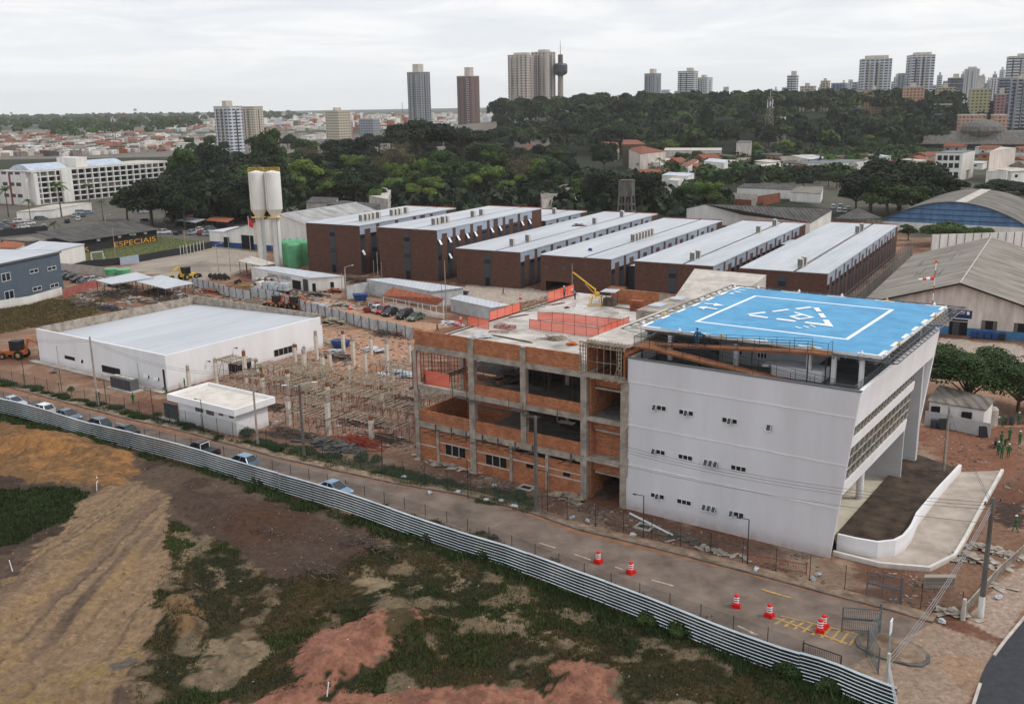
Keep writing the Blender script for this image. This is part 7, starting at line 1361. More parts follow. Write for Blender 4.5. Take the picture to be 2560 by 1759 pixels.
# ================================================================ TREES
MT['leafd'] = leafmat('leaves_dark',(42,58,30),(15,24,15)); MT['leafm'] = leafmat('leaves_mid',(66,88,38),(26,40,22)); MT['leafl'] = leafmat('leaves_light',(112,132,52),(50,70,30)); MT['leafb'] = leafmat('leaves_brown',(104,98,70),(62,58,44)); MT['leafp'] = leafmat('palm_leaves',(84,104,54),(36,54,32)); MT['leafy'] = leafmat('leaves_ochre',(196,140,50),(120,90,40))
def crown(name, seed, lobes, n, size, m, up_=.25):
    """leaf clumps spread over and inside a set of lobes; unit tree about 10 m high"""
    r = np.random.RandomState(seed); w_ = np.array([l[3]**2 for l in lobes]); idx = r.choice(len(lobes), n, p=w_/w_.sum()); L = np.array(lobes)
    d = r.normal(size=(n,3)); d /= np.linalg.norm(d,axis=1)[:,None]; d[:,2] = np.where(d[:,2] < -.35, -d[:,2], d[:,2])
    rad = L[idx,3]*(1-.45*r.rand(n)**2.2)*(1+.10*r.normal(size=n)); sq = L[idx,4] if L.shape[1] > 4 else .8
    c = L[idx,:3]+d*rad[:,None]*np.stack([np.ones(n),np.ones(n),sq],1)
    nr = d+r.normal(size=(n,3))*.55+np.array([0,0,up_]); nr /= np.linalg.norm(nr,axis=1)[:,None]
    a = np.cross(nr, r.normal(size=(n,3))); a /= np.linalg.norm(a,axis=1)[:,None]; b = np.cross(nr,a); s = size*(.6+.8*r.rand(n))[:,None]
    k = .55+.5*r.rand(n)[:,None]
    V_ = np.stack([c-a*s-b*s*.15, c-b*s*k, c+a*s+b*s*.15, c+b*s*k],1).reshape(-1,3); Fq = np.arange(4*n).reshape(n,4)
    lt = r.rand(len(lobes)); tone = np.clip(.5*lt[idx]+.5*r.rand(n),0,1)
    me_o = npmesh(name, V_, Fq, m, tone=tone); return me_o
def branches(mb, root, lobes, r0):
    top = Vector(root)
    for l in lobes:
        e_ = Vector(l[:3]); m_ = top.lerp(e_,.5)+Vector((random.uniform(-.4,.4),random.uniform(-.4,.4),.4)); mb.tube(top,m_,r0*.55,r0*.35,n=5,cap=False); mb.tube(m_,e_,r0*.35,r0*.12,n=4,cap=False)
def proto(kind, seed, lobes, n, size, m, th=3.2, tr=.28, name='tree'):
    o = thing(name,'x','tree',(0,0,-500)); mb = MB(); mb.tube((0,0,-.6),(.1,0,th*.5),tr*1.25,tr,n=8,cap=False); mb.tube((.1,0,th*.5),(0,.1,th),tr,tr*.85,n=8,cap=False); branches(mb,(0,.1,th),lobes,tr); mb.build('trunk','trunk',o)
    c = crown('crown',seed,lobes,n,size,m); c.parent = o; return o
def dome_lobes(seed, R_, zc, n, hz, spread=1.0):
    r = np.random.RandomState(seed); out_ = [(0,0,zc+.6,R_*.62,.85)]
    for k in range(n): t = 2*pi*k/n+r.rand()*.8; q = R_*(.45+.3*r.rand())*spread; out_.append((q*cos(t),q*sin(t),zc+hz*(r.rand()-.45),R_*(.34+.16*r.rand()),.8))
    return out_
PR = {}
for k in range(3):
    PR['dome%d'%k] = proto('dome',10+k,dome_lobes(k,4.6,5.5,12,3.6),6000,.27,'leafd'); PR['mid%d'%k] = proto('mid',20+k,dome_lobes(30+k,4.2,5.8,11,4.0,1.05),5200,.26,'leafm')
    PR['light%d'%k] = proto('light',40+k,dome_lobes(50+k,3.8,6.6,8,3.2,1.1),3400,.25,'leafl')
for k in range(2):
    PR['tall%d'%k] = proto('tall',60+k,[(0,0,8.6,1.7,1),(.9,.4,7.2,1.6,1),(-1.1,.3,6.6,1.7,1),(.2,-1.0,5.6,1.7,1),(-.3,1.1,5.0,1.6,.9),(1.5,-.6,5.2,1.3,.9)],4200,.25,'leafd')
    PR['umb%d'%k] = proto('umb',70+k,[(q*cos(t),q*sin(t),7.9+.5*cos(3*t)-q*.12,2.1,.45) for q,t in ((0,0),(3.2,.3),(3.4,1.3),(3.1,2.4),(3.5,3.4),(3.2,4.5),(3.4,5.4),(5.2,.9),(5.0,2.9),(5.1,4.0),(5.0,5.9))],4600,.24,'leafd',th=5.5,tr=.42)
PR['bare0'] = proto('bare',81,dome_lobes(81,3.9,6.6,10,3.2,1.15),1100,.16,'leafb',tr=.3); PR['bare1'] = proto('bare',82,dome_lobes(82,4.0,6.4,10,3.4,1.15),1500,.17,'leafb',tr=.3)
PR['near0'] = proto('near',91,dome_lobes(91,4.0,5.2,15,5.6,1.15),17000,.13,'leafm',th=1.8,tr=.2); PR['near1'] = proto('near',93,dome_lobes(95,4.0,5.4,14,5.6,1.2),14000,.13,'leafm',th=1.8,tr=.2); PR['round0'] = proto('round',92,dome_lobes(92,4.6,5.4,14,2.4),12000,.19,'leafm',th=2.5,tr=.3); PR['och0'] = proto('och',94,dome_lobes(93,3.8,6.4,8,2.6),2400,.24,'leafy')
def palmproto(seed, h, nf):
    o = thing('palm_tree','x','palm',(0,0,-500)); mb = MB(); 
    for k in range(4): mb.tube((sin(k*.4)*.12,0,h*k/4-.2*(k==0)),(sin((k+1)*.4)*.12,0,h*(k+1)/4),.2-.02*k,.18-.02*k,n=7,cap=False)
    mb.build('trunk','trunk',o); r = np.random.RandomState(seed); V_=[];F_=[];T_=[]
    for k in range(nf):
        t = 2*pi*k/nf+r.rand()*.4; el = radians(r.uniform(-5,70)); L_ = 2.9+r.rand()*.6; pts=[]
        for j in range(8):
            s = j/7; x = L_*s*cos(el)*(1); z = h+L_*s*sin(el)-1.9*s*s; pts.append(np.array([x*cos(t),x*sin(t),z]))
        side = np.array([-sin(t),cos(t),0])
        for j in range(7):
            for sg in (-1,1):
                for q in (0,.5):
                    a = pts[j]*(1-q)+pts[j+1]*q; ln = .62*sin(pi*(j+q+1)/9)+.1; tip = a+side*sg*ln+np.array([cos(t)*.25,sin(t)*.25,-.25]); b0_ = len(V_); V_ += [a-np.array([0,0,.0]),tip,a+(pts[j+1]-pts[j])*.45,a+(pts[j+1]-pts[j])*.2]; F_.append((b0_,b0_+1,b0_+2,b0_+3)); T_.append(r.rand())
    c = npmesh('frond_crown',np.array(V_),np.array(F_),'leafp',tone=np.array(T_)); c.parent = o; return o
PR['palm0'] = palmproto(1,7.5,16); PR['palm1'] = palmproto(2,9.0,18)
PLACED = []
def tree(kind, x, y, h, w_=None, label=None, group=None, z=None):
    k = kind if kind in PR else kind+str(random.randrange({'dome':3,'mid':3,'light':3,'tall':2,'umb':2,'bare':2,'palm':2}[kind])); s = h/10.4 if 'palm' not in k else h/8.2; wx = (w_/10.2) if w_ else s*random.uniform(.9,1.15)
    if 'palm' in k: wx = s
    o = dup(PR[k],(x,y,(float(gz(x,y)) if z is None else z)),random.uniform(0,360),label or 'tree',group,(wx,wx*random.uniform(.92,1.08),s)); o.name = {'palm':'palm_tree'}.get(kind,'tree'); o['category'] = 'palm' if 'palm' in k else 'tree'; PLACED.append(o); return o
def tv(kind, x, yb, yt, wpx, label, group=None):
    c = G('v',x,yb); h = HT('v',x,yt,c); D = hypot(c[0],c[1]); return tree(kind,c[0],c[1],h,wpx*1.102*D/2400,label,group)
NT = [('mid',612,420,272,80,'tall dark tree rising beside the white thirteen storey block'),('dome',478,430,303,100,'darkest tall tree left of the tall pair, above the others'),('mid',420,455,320,80,'tall loose tree right of the long white building'),('dome',345,515,383,118,'big dark tree in front of the long white building'),('dome',420,520,400,95,'dark tree between the two biggest left trees'),('mid',290,500,415,70,'lower dark tree left of the big dark tree'),('dome',520,500,385,110,'wide dark tree left of the water towers'),('mid',560,470,360,90,'dark tree behind the twin water towers'),('mid',650,430,345,80,'tree behind the right water tower'),
('umb',955,400,258,150,'wide umbrella shaped giant tree below the dark striped tower'),('umb',1050,395,278,120,'second umbrella shaped tree right of the giant one'),('dome',808,468,372,98,'round dark tree above the leftmost wing'),('light',695,445,350,90,'yellow green tree right of the water towers'),('dome',790,400,298,110,'dark broad tree at the left of the giant umbrella tree'),('bare',905,425,315,80,'grey leafless branching tree in the middle forest'),('bare',1195,420,345,70,'grey leafless tree below the tall beige tower'),('bare',860,420,345,60,'thin brown tree beside the grey leafless one'),('light',965,430,350,60,'bright green tree left of the middle forest'),('light',1110,440,368,80,'bright green tree before the tall beige tower'),('mid',1240,445,355,90,'mid green tree above the wings gap'),
('dome',1370,472,368,110,'big round dark tree behind the old stained water tank'),('dome',1455,478,372,95,'dark round tree right of the old stained water tank'),('round0',1568,470,401,92,'rounded clipped mango tree beyond the long dark roof'),('mid',1330,466,395,80,'mid green tree left of the old stained water tank'),('dome',1370,400,308,70,'dark tree before the clay roofed houses'),('round0',2145,556,492,105,'round dense tree beside the blue end wall of the arched hangar'),('round0',2215,556,505,60,'small round tree before the arched hangar white wall'),
('dome',2040,478,341,165,'highest dark mango tree of the right cluster'),('dome',1975,486,368,140,'dark mango tree at the left of the right cluster'),('dome',2105,484,372,130,'mango tree at the right of the right cluster'),('mid',2010,492,398,110,'low mango tree at the front of the right cluster'),('mid',1940,484,400,80,'low mango tree at the left foot of the right cluster'),('mid',2070,494,410,90,'low tree at the right foot of the right mango cluster'),('dome',2170,440,400,60,'small round tree right of the right mango cluster'),('dome',2270,450,400,110,'wide dark tree behind the arched hangar roof'),('dome',2330,440,410,90,'dark tree at the right edge above the arched hangar'),('mid',1960,545,500,40,'bush between the right wing and the arched hangar'),('mid',2060,545,505,40,'small tree at the back corner of the right wing'),
('tall',1600,345,235,60,'tall dark hillside tree right of the twin white towers'),('near0',2196,925,772,230,'broad leafy tree over the white cabin at the right'),('near1',2310,935,792,190,'second leafy tree at the right edge by the cabin'),('och0',1361,348,312,24,'small ochre leaved tree below the forest hill')]
for a in NT: tv(*a)
PT = [(20,492,425),(140,492,425),(70,505,460),(235,500,455),(128,555,510),(205,440,385),(228,440,390),(205,470,425),(1985,372,350),(2050,375,345),(2095,372,340),(2130,372,338),(2012,378,352),(1730,438,405),(1760,440,410),(1495,400,365),(1420,330,312),(1440,332,318),(690,470,440),(1790,420,395),(1560,395,365),(18,460,395)]
for k,(x,yb,yt) in enumerate(PT): tv('palm',x,yb,yt,30,'palm with a feathery crown','palm trees')
def scatter(poly, kinds, hmin, hmax, sp, label, group, cap):
    P_ = PV(*poly); xs = [p[0] for p in P_]; ys = [p[1] for p in P_]; n = 0; pts = []; tries = 0
    while n < cap and tries < cap*60:
        tries += 1; x = random.uniform(min(xs),max(xs)); y = random.uniform(min(ys),max(ys))
        if not inpoly(np.array([x]),np.array([y]),P_)[0]: continue
        if any(hypot(x-q[0],y-q[1]) < sp for q in pts): continue
        pts.append((x,y)); n += 1; k = random.choice(kinds); tree(k,x,y,random.uniform(hmin,hmax),None,label[k],group)
def lab(where): return {'dome':'dense dark crowned tree '+where,'mid':'mid green tree '+where,'light':'light yellow green tree '+where,'tall':'tall irregular dark tree '+where,'bare':'brownish thin crowned tree '+where,'umb':'flat topped spreading tree '+where}
scatter(((640,470),(840,480),(1180,462),(1650,492),(1640,468),(1250,440),(1100,428),(900,432),(640,438)),['mid','mid','light','dome','light'],8,13,8,lab('in the belt directly behind the brown wings'),'trees directly behind the brown wings',58)
scatter(((640,440),(1250,448),(1320,420),(1300,385),(1120,368),(900,370),(700,375),(640,395)),['mid','light','dome','bare','mid','dome'],14,20,12,lab('in the middle forest above the wings'),'trees of the middle forest',48)
scatter(((690,380),(1150,372),(1180,345),(900,345),(750,352)),['dome','dome','mid','umb'],17,24,16,lab('at the dark back of the middle forest'),'trees at the back of the middle forest',24)
scatter(((1120,350),(1300,356),(1700,356),(2080,350),(2100,325),(1900,285),(1500,285),(1200,300)),['dome','dome','mid','tall','umb','mid'],22,31,20,lab('on the forested hill below the towers'),'trees of the forested hill',48)
scatter(((1400,362),(2060,368),(2060,346),(1400,348)),['mid','mid','dome','light'],11,16,13,lab('along the foot of the forested hill'),'trees at the foot of the hill',24)
scatter(((1480,398),(2080,385),(2080,370),(1480,376)),['mid','light','dome'],7,12,16,lab('among the low houses on the right'),'trees among the right houses',14)
scatter(((380,520),(640,505),(640,440),(420,420),(390,450)),['dome','mid','dome','tall'],14,20,12,lab('in the dark grove left of the water towers'),'trees of the left grove',22)
scatter(((1560,440),(1900,430),(1900,408),(1560,408)),['mid','dome'],7,10,12,lab('in the hedge row beyond the ruined walls'),'trees beyond the ruined walls',12)
scatter(((620,352),(700,350),(680,330),(520,335),(400,335),(380,352)),['mid','dome'],12,17,20,lab('left of the white thirteen storey block'),'trees beyond the left grove',8)
for o in PR.values():
    for ch in list(o.children): bpy.data.objects.remove(ch)
    bpy.data.objects.remove(o)
# far woods as one mass
def wood(label, poly, n, hmin, hmax, m, q=90, sz=2.4):
    P_ = PV(*poly); xs=[p[0] for p in P_]; ys=[p[1] for p in P_]; r = np.random.RandomState(len(poly)*7+n); c = []
    while len(c) < n:
        x = r.uniform(min(xs),max(xs),400); y = r.uniform(min(ys),max(ys),400); ok = inpoly(x,y,P_); c += list(zip(x[ok],y[ok]))
    c = np.array(c[:n]); R_ = r.uniform(5,11,n); H_ = r.uniform(hmin,hmax,n); k = np.repeat(np.arange(n),q); N2 = len(k)
    d = r.normal(size=(N2,3)); d /= np.linalg.norm(d,axis=1)[:,None]; d[:,2] = np.abs(d[:,2])*1.0-.15; zb = gz(c[:,0],c[:,1])
    p = np.stack([c[k,0]+d[:,0]*R_[k],c[k,1]+d[:,1]*R_[k],zb[k]+H_[k]-R_[k]*.8+d[:,2]*R_[k]*.8],1); nr = d+r.normal(size=(N2,3))*.5; nr /= np.linalg.norm(nr,axis=1)[:,None]
    a = np.cross(nr,r.normal(size=(N2,3))); a /= np.linalg.norm(a,axis=1)[:,None]; b = np.cross(nr,a); s = (sz*(.6+.8*r.rand(N2)))[:,None]
    V_ = np.stack([p-a*s,p-b*s*.7,p+a*s,p+b*s*.7],1).reshape(-1,3); tone = np.clip(.5*r.rand(n)[k]+.5*r.rand(N2),0,1)
    o = npmesh('woodland',V_,np.arange(4*N2).reshape(N2,4),m,tone=tone); return tag(o,label,'woodland',kind='stuff')
MT['leaff'] = leafmat('far_leaves',(86,100,62),(44,60,44))
wood('broad dark wood behind the dense low houses at the left',((-200,315),(300,322),(470,300),(420,280),(-200,282)),420,14,26,'leafm'); wood('pale hazy woods on the far left plain',((-300,282),(700,278),(700,268),(-300,272)),420,16,28,'leaff',50,5); wood('thin line of trees along the far horizon',((-300,262),(1300,252),(1300,250),(-300,258)),300,20,40,'leaff',30,16)
wood('dense dark wood covering the long hill below the towers',((1120,352),(1500,356),(2100,352),(2200,318),(2100,272),(1130,272)),1500,15,27,'leafd',80,2.3); wood('mid green crowns mixed into the hill wood',((1120,354),(1500,358),(2100,354),(2130,300),(1150,300)),260,16,25,'leafm',90,1.8); wood('low thicket filling the middle forest floor',((640,470),(1640,490),(1640,455),(1330,400),(1000,360),(700,360),(640,400)),420,3,9,'leafd',60,1.8); wood('low thicket on the floor of the left grove',((380,520),(640,505),(650,410),(500,380),(390,430)),260,6,15,'leafd',70,1.6)
wood('hedges and garden trees around the right houses',((1480,420),(2080,408),(2090,350),(1700,352),(1500,372)),330,3,9,'leafm',60,1.5); wood('dense hedge rows before the mango cluster',((1740,412),(1920,408),(1920,400),(1740,403)),60,4,7,'leafd',70,1.3)
wood('mixed trees at the right edge among the far towers',((2080,330),(2350,330),(2350,300),(2080,300)),90,9,16,'leafd',60,2.6)
# ================================================================ GRASS, WEEDS, BUSHES
def grass(label, poly, n, hmin, hmax, m, wd=.05, dens=None, zf=None, name='grass'):
    xs=[p[0] for p in poly]; ys=[p[1] for p in poly]; r = np.random.RandomState(n % 9973); X_=[];Y_=[]
    while sum(len(q) for q in X_) < n:
        x = r.uniform(min(xs),max(xs),n); y = r.uniform(min(ys),max(ys),n); ok = inpoly(x+(fbm(x*.5,y*.5)-.5)*3,y+(fbm(x*.5+40,y*.5+9)-.5)*3,poly)
        if dens is not None: ok &= r.rand(n) < dens(x,y)
        if not ok.any(): break
        X_.append(x[ok]); Y_.append(y[ok])
    x = np.concatenate(X_)[:n]; y = np.concatenate(Y_)[:n]; n = len(x); z = relief(x,y) if zf is None else zf(x,y)
    k = 4; x = np.repeat(x,k); y = np.repeat(y,k); z = np.repeat(z,k); N2 = n*k; t = r.rand(N2)*2*pi; h = r.uniform(hmin,hmax,N2)*(.5+np.repeat(r.rand(n),k)); w_ = wd*(.6+.8*r.rand(N2)); ln = r.uniform(.1,.8,N2)*h
    bx_ = x+r.normal(size=N2)*hmax*.35; by_ = y+r.normal(size=N2)*hmax*.35
    V_ = np.stack([np.stack([bx_-np.sin(t)*w_,by_+np.cos(t)*w_,z-.03],1),np.stack([bx_+np.sin(t)*w_,by_-np.cos(t)*w_,z-.03],1),np.stack([bx_+np.cos(t)*ln,by_+np.sin(t)*ln,z+h],1)],1).reshape(-1,3)
    tone = np.clip(.6*np.repeat(fbm(x[::k]*.3,y[::k]*.3),k)+.5*r.rand(N2),0,1); o = npmesh(name,V_,np.arange(3*N2).reshape(N2,3),m,tone=tone); return tag(o,label,'grass',kind='stuff')
MT['grass1'] = leafmat('lot_grass',(74,76,44),(36,40,24)); MT['grass2'] = leafmat('rank_green_weeds',(66,84,40),(32,44,24)); MT['grass3'] = leafmat('dry_grass',(102,86,54),(60,50,32))
def notin(polys): return lambda x,y: (~np.any([inpoly(x,y,q) for q in polys],axis=0)).astype(float)
nc0 = notin(clay[:3]+[PV((480,1450),(560,1400),(620,1480),(560,1530),(420,1560)),PV((790,1305),(900,1320),(880,1345),(820,1350))])
nc = lambda x,y: nc0(x,y)*np.where(fbm(x*.45+21,y*.45) > .6, .12, 1)
grass('rough mixed grass over the near lot',field,22000,.06,.2,'grass1',.03,lambda x,y: nc(x,y)*np.clip(fbm(x*.25,y*.25)*2.6-.75,0.04,1)); grass('dry brown grass in the near lot',field,18000,.06,.2,'grass3',.03,lambda x,y: nc(x,y)*np.clip(1.6-fbm(x*.25,y*.25)*2.6,0,1))
grass('rank dark green weeds in the near lot',field,9000,.1,.34,'grass2',.045,lambda x,y: nc(x,y)*(fbm(x*.2+4,y*.2)>.56)); grass('green weed patch at the left edge of the lot',gp,7000,.12,.34,'grass2',.05)
grass('line of weeds along the foot of the ribbed fence',[tuple(q) for q in FB_]+[tuple(q) for q in offset(FB_,-1.6)][::-1],6000,.12,.5,'grass2',.05,lambda x,y: (fbm(x*.35,y*.35)>.46)+.15)
grass('green weeds on the verge before the unfinished block',VERGE,6500,.08,.3,'grass2',.05,lambda x,y: (fbm(x*.45,y*.45)>.45)+.12,zf=lambda x,y:0*x); grass('weeds along the wire fence by the small white house',PL(('i',-50,320),('i',450,440),('i',900,560),('i',1400,650),('i',1950,830),('i',2323,870),('i',2323,950),('i',1500,735),('i',950,605),('i',400,460),('i',-50,345)),7000,.15,.45,'grass2',.05,lambda x,y: (fbm(x*.4,y*.4)>.5)+.1,zf=lambda x,y:0*x)
grass('rough grass of the empty ground left of the white hall',PL(('e',-200,740),('e',560,760),('e',850,760),('e',800,880),('e',330,990),('e',-200,1060)),9000,.12,.34,'grass3',.08,zf=lambda x,y:0*x); grass('mown grass of the football field',PL(('e',690,350),('e',1300,235),('e',1770,285),('e',1500,375),('e',870,465),('e',740,480)),5000,.04,.1,'grass1',.12,zf=lambda x,y:0*x)
bp_ = None
for k,(lb,z,a,b,s) in enumerate((('spiky clump of long leaves by the small white house corner','i',2050,800,1.6),('leafy bush by the red frame pile','j',1010,1330,1.5),('bush beside the leafy bush by the red frame pile','j',1130,1340,1.3),('tall weed bush at the ribbed fence below the grey hatchback','j',180,1520,1.4),('bush against the ribbed fence foot at the left centre','i',2170,1180,1.6),('pale tufted bush leaning on the ribbed fence','o',1440,220,1.5),('dark bush climbing the ribbed fence','o',1870,370,1.6),('weed bush at the fence foot in the right centre','p',980,1040,1.6),('long low bush at the fence foot further right','p',1200,1120,1.8),('bush at the near right fence foot','r',380,1350,1.8),('low bush at the far right fence foot','r',700,1480,1.6),('small bush before the pole of the white hall','i',590,420,1.0),('bush at the foot of the dark tapering pole','k',1000,1480,1.4))):
    c = G(z,a,b)
    if bp_ is None: bp_ = o = thing('bush',lb,'bush',(0,0,0),0,'bushes'); cr = crown('foliage',5,[(0,0,.5,.6,.8),(.45,.2,.4,.42,.8),(-.4,.3,.35,.4,.8),(.1,-.45,.35,.4,.8)],1900,.05,'leafm',.5); cr.parent = o; mb = MB(); [mb.tube((0,0,-.1),(cos(t)*.3,sin(t)*.3,.7),.025,n=4) for t in (0,1.5,3,4.5)]; mb.build('stem','trunk',o); o.scale=(s*.8,s*.8,s*.8); o.location=(c[0],c[1],lotz(c[0],c[1]))
    else: dup(bp_,(c[0],c[1],lotz(c[0],c[1])),k*40,lb,None,(s*.85,s*.65,s*.7))

# loose litter and rubble, past counting
def litter(label, poly, n, s0, s1, ms, dens=None, zf=None):
    xs=[p[0] for p in poly]; ys=[p[1] for p in poly]; mb = MB(); k = 0; r = np.random.RandomState(n)
    while k < n:
        x = r.uniform(min(xs),max(xs),2000); y = r.uniform(min(ys),max(ys),2000); ok = inpoly(x,y,poly)
        if dens is not None: ok &= dens(x,y)
        x = x[ok][:n-k]; y = y[ok][:n-k]; z = relief(x,y) if zf is None else 0*x
        for a,b,c in zip(x,y,z):
            l = r.uniform(s0,s1); w_ = l*r.uniform(.12,.6); t = r.rand()*pi; mb.cm = r.randint(len(ms)); mb.box(a-l/2,a+l/2,b-w_/2,b+w_/2,c-.02,c+l*.2,rz=t)
        k += len(x)
        if not len(x): break
    return tag(mb.build('rubble',ms),label,'rubble',kind='stuff')
cl = lambda x,y: fbm(x*.3+5,y*.3) > .5
litter('loose rubble and offcuts over the column yard and lane',PL(('i',1420,440),('j',600,250),('j',1440,250),('j',1480,1280),('j',900,1200),('j',100,1050),('j',0,700)),1900,.12,.7,['woodd','wood','conc','rust','galv'],zf=1)
litter('rubble strewn along the building fronts inside the wire fence',PL(('j',1480,1290),('k',610,1270),('k',1500,1490),('k',1860,1590),('r',700,420),('r',1500,540),('r',1750,860),('r',700,640),('p',1926,700),('p',500,370),('k',900,1490),('j',1300,1420)),1100,.08,.4,['woodd','conc','rust','woodd'],cl,1)
litter('scraps over the ground round the canopies and sheds',PL(('e',560,720),('e',820,640),('e',1620,640),('f',100,760),('f',560,830),('f',1000,720),('f',1100,950),('f',560,900),('f',80,930),('e',1560,740),('e',1000,860)),2400,.2,1.1,['woodd','wood','conc','galv','rust','slate'],cl,1)
litter('stones and clods over the near lot',LOT[:14]+PV((1900,1760),(-300,1760)),2600,.05,.22,['woodd','wood','woodd','rust','rust'],lambda x,y: fbm(x*.4,y*.4)>.47)
litter('scraps and clods on the earth around the right cabin',PL(('m',1400,620),('m',2323,640),('m',2323,1540),('m',2100,1010),('m',1800,930),('r',1800,480),('r',2323,200),('r',1800,860)),260,.1,.4,['woodd','conc'],cl,1)
# ================================================================ FAR CITY
def hy(x): return 250.6-.0165*x
def tower(label, x0, x1, yt, D, wallm, az=None, depth=None, cap=(.3,.7,3.5), cat='tower block', name='apartment_tower', bal=None, grp=None):
    """tower standing D metres away between two bearings, its height from its top"""
    p0 = ray(S('v',x0,yt)); p1 = ray(S('v',x1,yt)); a0 = atan2(p0[0],p0[1]); a1 = atan2(p1[0],p1[1]); am = (a0+a1)/2
    c = (sin(am)*D, cos(am)*D); H_ = HT('v',(x0+x1)/2,yt,c); span = (a1-a0)*D; azr = radians(-35 if az is None else az); rel = azr+am   # facade angle against the line of sight
    dp = depth or span*.7; W = max(3,(span-abs(sin(rel))*dp)/max(.3,abs(cos(rel)))); zb = float(gz(c[0],c[1]))-2
    o = thing(name,label,cat,(c[0],c[1],zb),math.degrees(azr),grp); h = H_-zb
    bx(o,'body',wallm,(-W/2,W/2,-dp/2,dp/2,0,h)); bx(o,'parapet','concl',(-W/2-.3,W/2+.3,-dp/2-.3,dp/2+.3,h+.01,h+.9))
    if cap: bx(o,'roof_house','concl',(-W/2+W*cap[0],-W/2+W*cap[1],-dp*.25,dp*.25,h+.91,h+.9+cap[2]))
    if h > 40:
        for fx,sd in ((.5,0),(.18,0),(.5,1)): bx(o,'dark_strip','slate',(-W/2+W*fx-W*.03,-W/2+W*fx+W*.03,-dp/2-.25,-dp/2-.01,0,h-3) if sd == 0 else (W/2+.01,W/2+.25,-dp*.05,dp*.05,0,h-3)); bx(o,'dark_strip','slate',(-W/2-.25,-W/2-.01,-dp*.05,dp*.05,0,h-3)) if sd else None
    if bal:
        n = int(h/3.1)
        for fx in bal:
            mb = MB()
            for k in range(1,n): z = k*3.1; mb.box(-W/2+W*fx-W*.09,-W/2+W*fx+W*.09,-dp/2-1.2,-dp/2-.01,z,z+1.0)
            mb.build('balcony_stack','concl',o)
    return o, W, dp, h
WM = {}
def wm_(n, *a, **k): WM[n] = winmat('facade_'+n,*a,**k); return WM[n]
wm_('white',(208,210,214),(40,46,56)); wm_('whiteb',(204,208,214),(34,40,52),fh=3.1,bw=5.5,zf=(.25,.7),xf=(.12,.82)); wm_('grey',(150,156,164),(52,58,66),fh=3.1,bw=4); wm_('dark',(150,155,164),(36,40,50),fh=3.3,bw=5,zf=(.25,.85),xf=(.1,.72)); wm_('beige',(200,188,179),(44,46,52),fh=3.3,bw=6,zf=(.2,.75),xf=(.15,.6)); wm_('brown',(128,100,94),(40,34,36),fh=3.1,bw=3.6); wm_('cream',(200,190,172),(44,42,40),fh=3,bw=4); wm_('orange',(200,158,130),(72,56,50),fh=3,bw=3.5); wm_('ochre',(184,166,132),(70,66,60),fh=3,bw=3.5); wm_('bluew',(128,150,172),(58,66,80),fh=3,bw=4); wm_('green',(184,178,138),(72,70,58),fh=3,bw=3.6); wm_('pink',(168,128,130),(70,52,56),fh=3,bw=3.6); wm_('slab',(212,214,216),(60,66,74),fh=3.2,bw=40,zf=(.35,.8),xf=(.03,.97)); wm_('darkslab',(60,66,78),(130,136,146),fh=3.1,bw=40,zf=(.3,.55),xf=(.03,.97)); wm_('peach',(196,156,136),(90,76,70),fh=2.9,bw=3.2)
